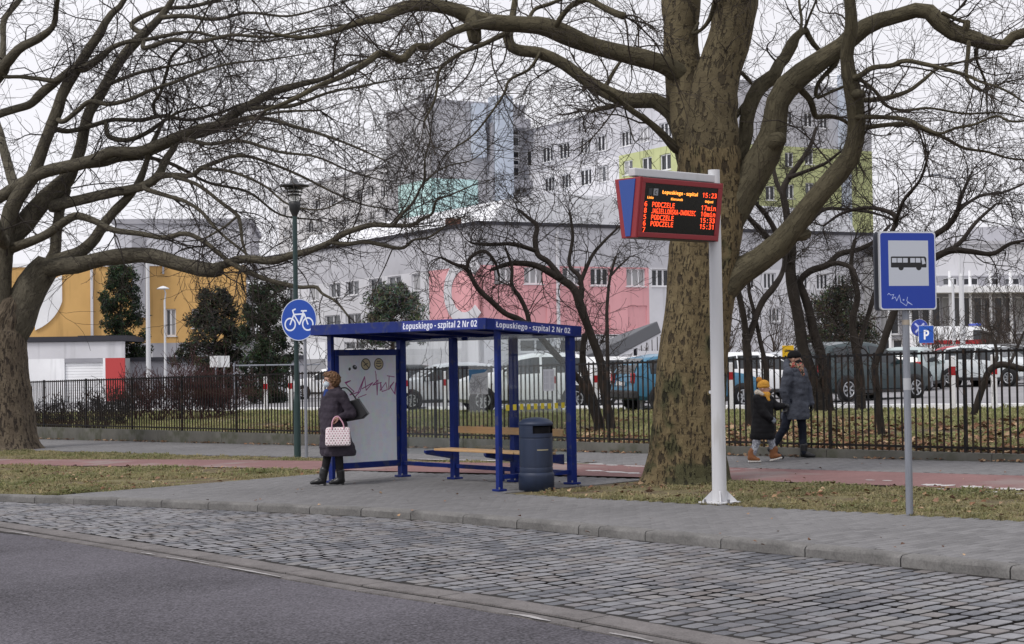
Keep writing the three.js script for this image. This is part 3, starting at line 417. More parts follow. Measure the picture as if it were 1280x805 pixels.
{
  const b = gp(383, 572), z = 32.4, sg = thing('bicycle_sign', 'round blue cycle path sign on a grey pole by the lantern', 'sign', b, YAW - rad(26)), hy = (v) => EYE + (horizon(380) - v) / F * z - b.y;
  mesh('pole', cyl(0.03, 0.03, hy(376) + 0.05, 0, hy(376) / 2 - 0.025, 0, 14), M.steel, sg);
  const disc = mesh('disc', new THREE.CylinderGeometry(0.4, 0.4, 0.012, 48).rotateX(Math.PI / 2).translate(-0.1, hy(399.5), 0.045), flat(0.4, 0.41, 0.43, 0.5), sg);
  const t = canvasTex(512, 512, (g, w) => { g.fillStyle = '#c9d0de'; g.fillRect(0, 0, w, w); g.fillStyle = '#1447a8'; g.beginPath(); g.arc(256, 256, 246, 0, 7); g.fill(); g.strokeStyle = '#dfe6f2'; g.lineWidth = 19; g.lineCap = 'round'; g.lineJoin = 'round'; for (const x of [130, 385]) { g.beginPath(); g.arc(x, 310, 74, 0, 7); g.stroke(); } const p = (a) => { g.beginPath(); a.forEach(([x, y], i) => i ? g.lineTo(x, y) : g.moveTo(x, y)); g.stroke(); }; p([[130, 310], [185, 190], [335, 185], [265, 310], [185, 190]]); p([[265, 310], [325, 150]]); p([[335, 185], [385, 310]]); p([[295, 148], [365, 148]]); p([[185, 190], [168, 140], [205, 125]]); p([[130, 310], [150, 260]]); });
  mesh('sign_face', new THREE.CircleGeometry(0.4, 48).translate(-0.1, hy(399.5), 0.053), std({ map: t, roughness: 0.4 }), sg); mesh('clamp', rbox(0.1, 0.03, 0.06, 0.004, -0.02, hy(392), 0.015), M.steel, sg); mesh('clamp', rbox(0.1, 0.03, 0.06, 0.004, -0.02, hy(410), 0.015), M.steel, sg);
}
{
  const b = gp(372, 572), z = 32.6, lp = thing('lamp_post', 'dark green park lantern post standing beside the bicycle sign', 'lamp post', b), hy = (v) => EYE + (horizon(371) - v) / F * z - b.y, gr = flat(0.016, 0.042, 0.042, 0.5), dk = flat(0.02, 0.022, 0.024, 0.5);
  const lathe = (p, n = 24) => new THREE.LatheGeometry(p.map(([r, v]) => new THREE.Vector2(r, hy(v))), n);
  mesh('post', lathe([[0.066, 576], [0.066, 505], [0.056, 498], [0.046, 490], [0.045, 268]]), gr, lp); mesh('collar', lathe([[0.046, 270], [0.1, 262], [0.11, 256], [0.11, 252], [0.06, 251]]), dk, lp);
  const ln = new THREE.Group(); ln.name = 'lantern'; lp.add(ln);
  mesh('glass_cylinder', lathe([[0.085, 252], [0.09, 234]]), new THREE.MeshPhysicalMaterial({ color: col(0.85, 0.86, 0.84), transmission: 0.85, thickness: 0, roughness: 0.25, side: THREE.DoubleSide }), ln);
  for (let k = 0; k < 4; k++) { const a = k * Math.PI / 2 + 0.4; mesh('rod', bar(V(Math.cos(a) * 0.1, hy(254), Math.sin(a) * 0.1), V(Math.cos(a) * 0.15, hy(232), Math.sin(a) * 0.15), 0.008, 6), dk, ln); }
  for (const [r, v] of [[0.14, 243], [0.16, 239], [0.18, 235]]) mesh('louvre', lathe([[0.07, v - 1], [r, v + 0.3], [r, v + 0.9], [0.07, v]]), dk, ln);
  mesh('hat', lathe([[0.03, 222.5], [0.07, 226], [0.085, 228.5], [0.28, 231], [0.29, 232.5], [0.1, 233.5], [0.02, 233]]), flat(0.06, 0.062, 0.068, 0.6), ln);
}

// ------------------------------------------------------------------ railing fence on its plinth
M.iron = (() => { const a = fbm(71, 8, 4, 0.6); return new THREE.MeshPhysicalMaterial({ side: THREE.DoubleSide, specularIntensity: 0.35, map: tex(128, 0.6, (x, y) => mixc([0.016, 0.016, 0.017], [0.045, 0.03, 0.022], sstep(0.45, 0.75, a(x, y)))), roughness: 0.75 }); })();
{
  const x0 = -62, x1 = 4, D = FENCE, fn = thing('railing_fence', 'black iron railing fence on a low concrete plinth along the footway', 'fence', S(-22, D)), o = fn.position;
  const plH = (x) => clamp(0.11 + (-13.6 - x) * 0.0073, 0.08, 0.36), top = 1.63, lx = (x) => x - o.x, ly = (x, h) => G(x, -D) + h - o.y;
  for (let x = x0; x < x1; x += 3) { const a = x + 0.006, b = x + 2.994, g = new THREE.BoxGeometry(b - a, 1, 0.22, 6, 3, 1), p = g.attributes.position; for (let i = 0; i < p.count; i++) { const X = p.getX(i) + (a + b) / 2, t = p.getY(i) + 0.5; p.setXYZ(i, lx(X), ly(X, lerp(-0.2, plH(X), t)), p.getZ(i) * (t > 0.9 ? 0.9 : 1) + 0.006 * perlin.noise(X * 2, t * 6, p.getZ(i) * 9)); } g.computeVertexNormals(); mesh('plinth', uvBox(g), M.plinth, fn); }
  for (let x = x0; x < x1; x += 2.5) { const h = top + 0.02 - plH(x); mesh('post', box(0.045, h, 0.045, lx(x), ly(x, plH(x) + h / 2), 0), M.iron, fn); }
  for (let x = x0; x < x1 - 2; x += 2.5) for (const [hh, t] of [[top - 0.03, 0.012], [0.07, 0.012]]) { const a = V(lx(x + 0.024), ly(x, (hh < 1 ? plH(x) + hh : hh)), 0), b = V(lx(x + 2.476), ly(x + 2.5, hh < 1 ? plH(x + 2.5) + hh : hh), 0), m = mesh('rail', box(a.distanceTo(b), 0.035, 0.022), M.iron, fn); m.position.copy(a).lerp(b, 0.5); m.rotation.z = Math.atan2(b.y - a.y, b.x - a.x); }
  const r = rng(404), unit = box(0.024, 1, 0.02), P = []; for (let x = x0 + 0.125; x < x1; x += 0.125) P.push(x); const rest = [];
  const shown = P.filter((x) => x < -11).reverse();
  P.forEach((x) => { const h = top + 0.005 - plH(x) - 0.0, k = shown.indexOf(x), y = ly(x, plH(x) + h / 2); if (k >= 0 && k < 300) { const m = mesh('picket', unit, M.iron, fn); m.position.set(lx(x), y, rr(-0.003, 0.003, r)); m.scale.y = h; m.rotation.z = rr(-0.006, 0.006, r); } else rest.push(unit.clone().scale(1, h, 1).translate(lx(x), y, 0)); });
  const m = mesh('pickets', join(rest), M.iron, fn); m.userData.kind = 'stuff';
}

// ------------------------------------------------------------------ bark
function bark(seed, base, patchDark, patchLight, amtD, amtL, metres, bumpScale) {
  const a = fbm(seed, 5, 6, 0.62), b = fbm(seed + 1, 22, 4, 0.6), c = fbm(seed + 2, 34, 3, 0.6), d = lattice(160, seed + 3), e = fbm(seed + 4, 10, 4, 0.6);
  const q = (x, y) => { const wx = x + 0.02 * a(y, x), m = b(wx, y * 0.41) * 0.55 + c(wx, y * 0.35) * 0.45, fl = sstep(0.565, 0.6, m + 0.12 * (a(x, y) - 0.5)), rim = sstep(0.54, 0.565, m) * (1 - fl), li = sstep(0.55, 0.6, e(x + 0.31, y * 0.6 + 0.17)), wr = sstep(0.62, 0.7, b(x * 0.4 + 0.2, y)); return { fl, li, rim, wr, n: a(x, y), e: d(x, y) }; };
  return std({ map: tex(512, metres, (x, y) => { const s = q(x, y); let k = sc(base, 0.66 + 0.62 * s.n + 0.3 * (s.e - 0.5)); k = mixc(k, patchLight, s.li * amtL); k = mixc(k, patchLight, s.rim * amtD * 0.4); return mixc(k, patchDark, clamp(s.fl * amtD + s.wr * amtD * 0.25)); }), bumpMap: tex(512, metres, (x, y) => { const s = q(x, y); return clamp(0.55 + 0.35 * (s.n - 0.5) - 0.4 * s.fl + 0.14 * s.li + 0.1 * s.rim - 0.15 * s.wr + 0.08 * (s.e - 0.5)); }, false), bumpScale, roughness: 0.92 });
}
M.barkTrunk = bark(81, [0.158, 0.122, 0.068], [0.042, 0.033, 0.024], [0.215, 0.172, 0.094], 0.85, 0.5, 0.78, 0.045);
M.barkLimb = bark(85, [0.096, 0.084, 0.055], [0.052, 0.044, 0.031], [0.125, 0.109, 0.07], 0.45, 0.4, 1.1, 0.025);
M.barkStem = bark(83, [0.128, 0.105, 0.064], [0.045, 0.037, 0.027], [0.168, 0.14, 0.083], 0.75, 0.45, 1.1, 0.035);
M.barkOld = bark(89, [0.125, 0.1, 0.074], [0.04, 0.033, 0.028], [0.18, 0.148, 0.105], 0.85, 0.5, 1.3, 0.06);
M.barkGrey = bark(93, [0.1, 0.09, 0.068], [0.048, 0.041, 0.033], [0.145, 0.13, 0.098], 0.5, 0.45, 1.0, 0.025);
M.twig = grainy(95, [0.05, 0.041, 0.034], 0.5, 0.3);
M.twigDark = grainy(96, [0.04, 0.034, 0.031], 0.5, 0.3);
const rv = (r) => { let a, b, c, l; do { a = r() * 2 - 1; b = r() * 2 - 1; c = r() * 2 - 1; l = a * a + b * b + c * c; } while (l > 1 || l < 0.02); l = Math.sqrt(l); return V(a / l, b / l, c / l); };
let twigTris = 0;
function grow(acc, p, dir, len, r0, level, r, c) {
  const n = [9, 7, 5, 3][level] ?? 3, st = len / n, P = [p.clone()], R = [r0], d = dir.clone(), sides = level < 1 ? 5 : 3, kids = [], bend = rv(r).multiplyScalar(c.wander);
  for (let i = 1; i <= n; i++) { bend.multiplyScalar(0.55).addScaledVector(rv(r), c.wander * 0.75); d.add(bend).add(V(0, (c.up ?? 0) * (i / n), 0)).normalize(); P.push(P[i - 1].clone().addScaledVector(d, st)); R.push(Math.max(c.rmin, r0 * (1 - 0.72 * i / n))); kids.push([P[i].clone(), d.clone(), R[i], i / n]); }
  acc.tube(P, R, sides); twigTris += n * sides * 2;
  if (level >= c.levels) return;
  const cnt = c.kids[level], f = (0.7 + 0.6 * r());
  for (let k = 0; k < cnt * f; k++) { const q = kids[Math.floor(Math.pow(r(), 0.8) * kids.length)], cd = q[1].clone().multiplyScalar(c.forward).add(rv(r)).add(V(0, c.kidUp ?? 0, 0)).normalize(); grow(acc, q[0], cd, len * rr(c.ratio[0], c.ratio[1], r), Math.max(c.rmin, Math.min(q[2] * 0.75, r0 * 0.6)), level + 1, r, c); }
}
function limbFrom(list, z0, z1, seed, jit = 0.02) {
  const n = list.length, P = list.map(([u, v, q], i) => { const t = n > 1 ? i / (n - 1) : 0; return px(u, v, lerp(z0, z1, t) + 0.35 * perlin.noise(i * 0.6 + seed, seed * 1.7, 4) * t * jit * 20); }), R = list.map(([u, v, q], i) => q / F * lerp(z0, z1, n > 1 ? i / (n - 1) : 0));
  return [P, R];
}
function tree(spec) {
  const built = [];                                                        // limbs so far, for joining a new limb to the one it leaves
  const t = thing(spec.name, spec.label, 'tree', spec.base, 0, spec.group), o = spec.base, rel = (P) => P.map((p) => p.clone().sub(o)), r = rng(spec.seed), tw = new Acc();
  const pairs = [];
  spec.limbs.forEach(([kind, z0, z1, list, density = 1, mat], i) => {
    if (spec.thin) list = list.map(([u, v, q]) => [u, v, kind === 'trunk' ? q : q * spec.thin(q)]);
    let za = spec.z + z0; if (kind !== 'trunk' && built.length) { let best = 1e9, hit; const [su, sv] = list[0]; for (const L of built) for (const s of L) { const e = Math.hypot(s.u - su, s.v - sv) - s.r * 0.5; if (e < best && s.r > list[0][2] * 0.55) { best = e; hit = s; } } if (hit && best < 34) { za = hit.z; if (Math.hypot(hit.u - su, hit.v - sv) > 2) list = [[hit.u, hit.v, Math.min(list[0][2], hit.r * 0.8)], ...list]; } }
    const [P, R] = limbFrom(list, za, spec.z + z1 + (za - spec.z - z0) * 0.3, i * 3.7 + spec.seed); { const z9 = spec.z + z1 + (za - spec.z - z0) * 0.3, L = []; for (let k = 0; k < list.length - 1; k++) for (let e = 0; e < 6; e++) { const t = (k + e / 6) / (list.length - 1), A = list[k], B = list[k + 1], w = e / 6; L.push({ u: lerp(A[0], B[0], w), v: lerp(A[1], B[1], w), r: lerp(A[2], B[2], w), z: lerp(za, z9, t) }); } built.push(L); } const [Q, q] = resample(P, R, kind === 'trunk' ? 0.06 : Math.max(0.08, R[0] * 0.9));
    const A = new Acc(), big = R[0] > 0.15, sides = kind === 'trunk' ? 72 : R[0] > 0.1 ? 18 : R[0] > 0.04 ? 10 : 6, ph = i * 2.3;
    const bump = kind === 'trunk' ? (p, n, s) => 1 + 0.10 * perlin.noise(n.x * 1.6 + ph, p.y * 0.5, n.z * 1.6) + 0.045 * perlin.noise(n.x * 4, p.y * 1.8 + ph, n.z * 4) + 0.022 * perlin.noise(n.x * 9, p.y * 7, n.z * 9) + 0.014 * Math.abs(perlin.noise(n.x * 20, p.y * 12, n.z * 20)) + (spec.flare ?? 0) * Math.pow(clamp(1 - s / 0.16), 2) * (0.5 + 0.9 * Math.max(0, Math.sin(Math.atan2(n.z, n.x) * 5 + 1.1 * spec.seed)))
      : (p, n) => 1 + 0.12 * perlin.noise(p.x * 2.2 + n.x * 0.8, p.y * 2.2, p.z * 2.2 + n.z * 0.8) + 0.06 * perlin.noise(p.x * 7, p.y * 7 + n.y, p.z * 7);
    A.tube(rel(Q), q, sides, { bump: sides > 6 ? bump : null, cap: true, tile: 1 }); const geo = A.geo(true); let own = null;
    if (kind === 'trunk' && spec.moss) {                                   // moss and soot-dark lichen patches low on the trunk, as in the photograph
      const pp = geo.attributes.position, cc = new Float32Array(pp.count * 3); for (let w = 0; w < pp.count; w++) { const x = pp.getX(w), y = pp.getY(w), zz = pp.getZ(w), n = perlin.noise(x * 2.2, y * 1.5, zz * 2.2) + 0.5 * perlin.noise(x * 6, y * 5, zz * 6) + 0.3 * perlin.noise(x * 15, y * 13, zz * 15), side = (x * cY - zz * sY) / 0.55, k = sstep(-0.05, 0.2, n + 0.25 * side + (y < 0.3 ? 0.35 : y < 1.5 ? 0.05 : -0.75)); cc.set([lerp(1, 0.42, k), lerp(1, 0.52, k), lerp(1, 0.5, k)], w * 3); } geo.setAttribute('color', new THREE.BufferAttribute(cc, 3)); own = spec.mat.trunk.clone(); own.vertexColors = true; }
    mesh(kind === 'trunk' ? 'trunk' : 'limb', geo, own ?? (mat ?? spec.mat[kind]) ?? (R[0] < spec.dark ? spec.mat.twig : spec.mat.limb), t);
    if (kind !== 'trunk') pairs.push([Q, q, density]);
  });
  const c = spec.twig;
  for (const [Q, q, den] of pairs) {
    if (den <= 0) continue; let acc = r() * 0.3;
    for (let i = 1; i < Q.length; i++) {
      const s = Q[i].distanceTo(Q[i - 1]); acc += s; if (q[i] > c.thick && r() > 0.25) continue;
      const gap = (c.gap / den) * (q[i] > 0.05 ? 1.6 : 1); 
      while (acc > gap) { acc -= gap * rr(0.6, 1.4, r); const tan = Q[i].clone().sub(Q[i - 1]).normalize(), d = tan.multiplyScalar(0.75).add(rv(r)).add(V(0, c.lift, 0)).normalize(); const len = rr(c.len[0], c.len[1], r) * (i > Q.length * 0.8 ? 0.75 : 1); grow(tw, Q[i].clone().sub(o), d, len, clamp(q[i] * 0.42, c.rmin * 1.8, c.rmax), 0, r, c); }
    }
    const e = Q.length - 1; for (let k = 0; k < 3; k++) grow(tw, Q[e].clone().sub(o), Q[e].clone().sub(Q[e - 1]).normalize().multiplyScalar(1.4).add(rv(r)).normalize(), rr(c.len[0], c.len[1], r) * 0.9, clamp(q[e] * 0.7, c.rmin * 1.5, c.rmax), 0, r, c);
  }
  if (tw.k) { const m = mesh('twigs', tw.geo(), spec.mat.twig ?? M.twig, t); m.userData.kind = 'stuff'; }
  return t;
}
// ------------------------------------------------------------------ the two big plane trees
{
  const rb = gp(860, 603); rb.addScaledVector(V(-sY, 0, -cY), 0.5); rb.y = G(rb.x, rb.z) - 0.05;
  tree({ name: 'plane_tree', label: 'massive bare plane tree with flaking tan bark rising behind the white mast', seed: 3, base: rb, z: 22.8, flare: 0.22, moss: true, thin: (q) => q < 3 ? 0.72 : q < 7 ? 0.8 : 0.95, dark: 0.055,
    mat: { trunk: M.barkTrunk, limb: M.barkLimb, twig: M.twig },
    twig: { gap: 0.44, thick: 0.085, len: [0.7, 2.1], rmin: 0.0027, rmax: 0.014, wander: 0.36, up: -0.03, levels: 2, kids: [7, 3], ratio: [0.35, 0.65], forward: 0.9, lift: 0.05 },
    limbs: [
      ['trunk', 0, 0, [[859, 612, 54], [859, 590, 51], [860, 560, 47], [861, 520, 44.5], [866, 450, 43], [874, 390, 42], [881, 330, 43], [885, 280, 45], [886, 240, 43], [887, 200, 40], [886, 172, 34], [884, 150, 24]]],
      ['stem', 0, 0.3, [[882, 255, 20], [876, 205, 27], [868, 168, 29.5], [861, 130, 28], [853, 88, 24], [851, 50, 23], [851, 0, 25], [848, -60, 22], [850, -140, 18], [838, -230, 13], [842, -330, 8]], 0.35, M.barkStem],
      ['stem', 0, -0.4, [[889, 265, 24], [889, 215, 33], [889, 172, 36.5], [890, 130, 34], [898, 88, 30], [910, 50, 28], [920, 0, 29], [928, -60, 25], [925, -150, 20], [940, -250, 14], [935, -350, 8]], 0.35, M.barkStem],
      ['limb', 0, -1.5, [[850, 92, 15], [836, 84, 13.5], [820, 77, 12], [775, 66, 11.5], [737, 56, 11.5], [705, 42, 13.5], [680, 33, 12.5], [650, 30, 11], [615, 28, 11], [590, 22, 11], [565, 11, 9.5], [530, 6, 8.5], [502, 10, 8], [477, 22, 7], [452, 27, 5.5], [415, 40, 4], [377, 47, 3], [340, 42, 2.2]], 1.15],
      ['limb', -1.15, -1.0, [[588, 20, 10], [592, 36, 10], [594, 52, 8]], 0],
      ['limb', -1.0, -3.0, [[612, 29, 8], [585, 33, 6.5], [562, 42, 6], [537, 58, 6], [519, 59, 6], [502, 74, 6.5], [477, 66, 5.5], [460, 77, 5], [435, 92, 5], [400, 107, 4.2], [365, 125, 3.5], [330, 139, 2.6]], 1.5],
      ['limb', 0.1, 1.4, [[866, 215, 16], [857, 190, 14], [851, 165, 12.5], [840, 142, 11], [818, 126, 10], [792, 126, 9.5], [770, 121, 9.5], [750, 111, 9], [725, 95, 8.5], [705, 80, 8], [675, 66, 7.5], [655, 64, 7.5], [640, 59, 7], [635, 47, 7], [638, 34, 6], [642, 12, 5], [646, -25, 4], [640, -70, 3]], 0.9],
      ['limb', 0.2, -0.8, [[846, 186, 7], [827, 167, 6], [810, 152, 5], [788, 137, 4.6], [768, 120, 3.6], [748, 108, 2.4]], 0.9],
      ['limb', -0.9, -1.6, [[632, 42, 4.5], [600, 57, 3.6], [575, 67, 3.2], [550, 87, 2.8], [547, 105, 2.4], [543, 125, 2], [530, 152, 1.7]], 2],
      ['limb', 0.9, 0.2, [[674, 68, 3.2], [661, 87, 2.8], [637, 100, 2.5], [630, 117, 2.3], [611, 145, 2], [590, 170, 1.7], [560, 190, 1.4]], 1.8],
      ['limb', 0.5, 1.4, [[757, 108, 3.6], [768, 88, 3], [778, 74, 2.6], [792, 60, 2]], 0.8],
      ['limb', -0.6, -1.3, [[696, 30, 4.8], [712, 9, 4.2], [732, -1, 4.6], [752, 8, 5], [768, 16, 5.5], [780, 20, 6]], 0.9],
      ['limb', -0.9, 0.2, [[660, 28, 3.5], [668, 12, 3.2], [690, 4, 3], [720, -12, 2.6], [740, -40, 2]], 1.4],
      ['limb', 0.6, 1.6, [[790, 125, 5], [772, 131, 4], [760, 134, 4.6], [745, 137, 3.6], [740, 140, 2.6]], 1.2],
      ['limb', 0, -1.2, [[897, 285, 30], [918, 252, 27], [940, 218, 22], [958, 188, 20.5], [968, 165, 18], [969, 145, 15.5], [974, 122, 16], [988, 104, 16], [1012, 85, 14.5], [1040, 67, 13], [1060, 52, 12], [1074, 40, 11.5], [1090, 29, 11], [1112, 23, 10.5], [1137, 15, 10.2], [1156, 12, 10.5], [1170, 24, 10.5], [1186, 38, 10.5], [1212, 46, 10.5], [1236, 55, 9], [1254, 57, 7.5], [1265, 46, 7], [1282, 40, 7], [1305, 42, 6], [1340, 30, 4]], 0.8],
      ['limb', -0.5, -0.6, [[962, 182, 14], [970, 176, 12], [978, 172, 8]], 0],
      ['limb', -0.2, -1.5, [[884, 372, 34], [905, 356, 25], [928, 338, 19], [955, 321, 17], [980, 300, 16], [1000, 274, 15], [1016, 252, 13.5], [1036, 229, 13.5], [1056, 207, 13.5], [1067, 188, 12.5], [1071, 162, 11.5], [1070, 140, 11.5], [1067, 117, 12], [1062, 95, 10], [1058, 75, 9], [1060, 55, 9], [1064, 37, 8.5], [1064, 20, 7.5], [1062, 0, 7.5], [1058, -80, 6], [1066, -180, 4]], 0.55],
      ['limb', -0.5, -0.4, [[992, 292, 9], [1004, 294, 8], [1012, 291, 6]], 0], ['limb', -1.3, -1.5, [[1068, 118, 8], [1074, 117, 7], [1078, 118, 5.5]], 0],
      ['limb', -1.3, -2.2, [[1070, 97, 5], [1078, 93, 4.6], [1090, 85, 4], [1115, 82, 3.8], [1130, 76, 3.6], [1155, 80, 3.6], [1180, 86, 3.2], [1210, 95, 3], [1225, 102, 2.6], [1255, 112, 2], [1285, 131, 1.6]], 0.8],
      ['limb', -1.3, 0.4, [[1074, 124, 5], [1084, 125, 4.2], [1110, 122, 3.7], [1135, 114, 3.2], [1152, 102, 3], [1172, 86, 2.6], [1192, 80, 2.2], [1230, 70, 1.6]], 0.8],
      ['limb', -1.3, -0.6, [[1074, 98, 3.6], [1095, 115, 3], [1106, 131, 2.7], [1130, 138, 2.5], [1160, 135, 2.2], [1205, 142, 2], [1250, 141, 1.5], [1290, 150, 1.2]], 0.8],
      ['limb', -1.2, -2.6, [[1074, 146, 4.4], [1112, 147, 3.5], [1135, 150, 3.2], [1155, 160, 3], [1175, 167, 2.7], [1195, 160, 2.6], [1220, 155, 2.4], [1245, 145, 2.2], [1265, 152, 2], [1295, 149, 1.5]], 0.8],
      ['limb', -1.2, 0.9, [[1074, 160, 4.6], [1110, 156, 3.8], [1132, 155, 3.6], [1155, 162, 3.5], [1180, 172, 3], [1205, 185, 2.6], [1235, 190, 2.2], [1262, 198, 1.8], [1290, 200, 1.4]], 0.8],
      ['limb', -1.0, -1.3, [[1211, 52, 4], [1210, 68, 3.6], [1208, 85, 3.2], [1209, 100, 3.2], [1217, 108, 3], [1227, 113, 2.4]], 1.2],
      ['limb', -1.0, -0.4, [[1222, 56, 3.2], [1220, 72, 2.8], [1227, 90, 2.4], [1233, 104, 2]], 1.4],
      ['limb', -0.9, -1.0, [[1206, 44, 6], [1208, 34, 6], [1209, 26, 5]], 0], ['limb', -0.9, -1.0, [[1208, 28, 3], [1195, 24, 3], [1178, 16, 3.4]], 0],
      ['limb', 0.7, 0.9, [[916, 205, 15], [926, 186, 11], [932, 168, 9.5], [933, 150, 9.5], [940, 126, 10], [950, 108, 10.5], [962, 99, 10], [969, 92, 9], [973, 82, 8], [983, 70, 8.2], [990, 56, 8], [997, 44, 6.5], [1007, 38, 5.2], [1013, 50, 4.4], [1025, 64, 3.6]], 0.35],
      ['limb', 0.9, 1.4, [[1000, 42, 3.4], [1002, 25, 2.8], [999, 0, 2.4], [1005, -40, 2]], 1.4], ['limb', 0.9, 0.5, [[1005, 38, 3], [1012, 20, 2.4], [1024, -8, 2]], 1.5],
      ['limb', -0.8, 0.2, [[1001, 112, 5.6], [1012, 124, 5], [1017, 138, 4.6], [1020, 146, 4.2], [1036, 145, 3.7], [1054, 150, 3], [1064, 158, 2.4]], 0.9],
      ['limb', -1.0, -0.4, [[1046, 76, 5], [1037, 88, 4], [1030, 95, 3.4], [1021, 108, 3.2], [1021, 122, 3], [1036, 116, 2.6], [1060, 106, 2.4]], 0.9],
      ['limb', 0.4, 0.8, [[914, 150, 4], [930, 132, 4.5], [940, 122, 3]], 0], ['limb', 0.5, 1.0, [[922, 88, 3], [934, 98, 3.4], [942, 108, 2]], 0.3],
      ['limb', -0.4, -0.6, [[872, 28, 3], [866, 42, 3], [878, 36, 3.2], [888, 22, 3.8], [893, 5, 4.2]], 0.3],
      // limbs that reach towards and away from the street, above the picture
      ['limb', 0.2, 6, [[850, -40, 14], [800, -120, 11], [760, -190, 8], [740, -240, 4]], 0.6], ['limb', -0.3, -5, [[925, -60, 14], [960, -130, 11], [1010, -220, 8], [1050, -260, 4]], 0.6],
    ] });

  const lb = gp(12, 563); lb.addScaledVector(V(-sY, 0, -cY), 0.6); lb.y = G(lb.x, lb.z) - 0.05;
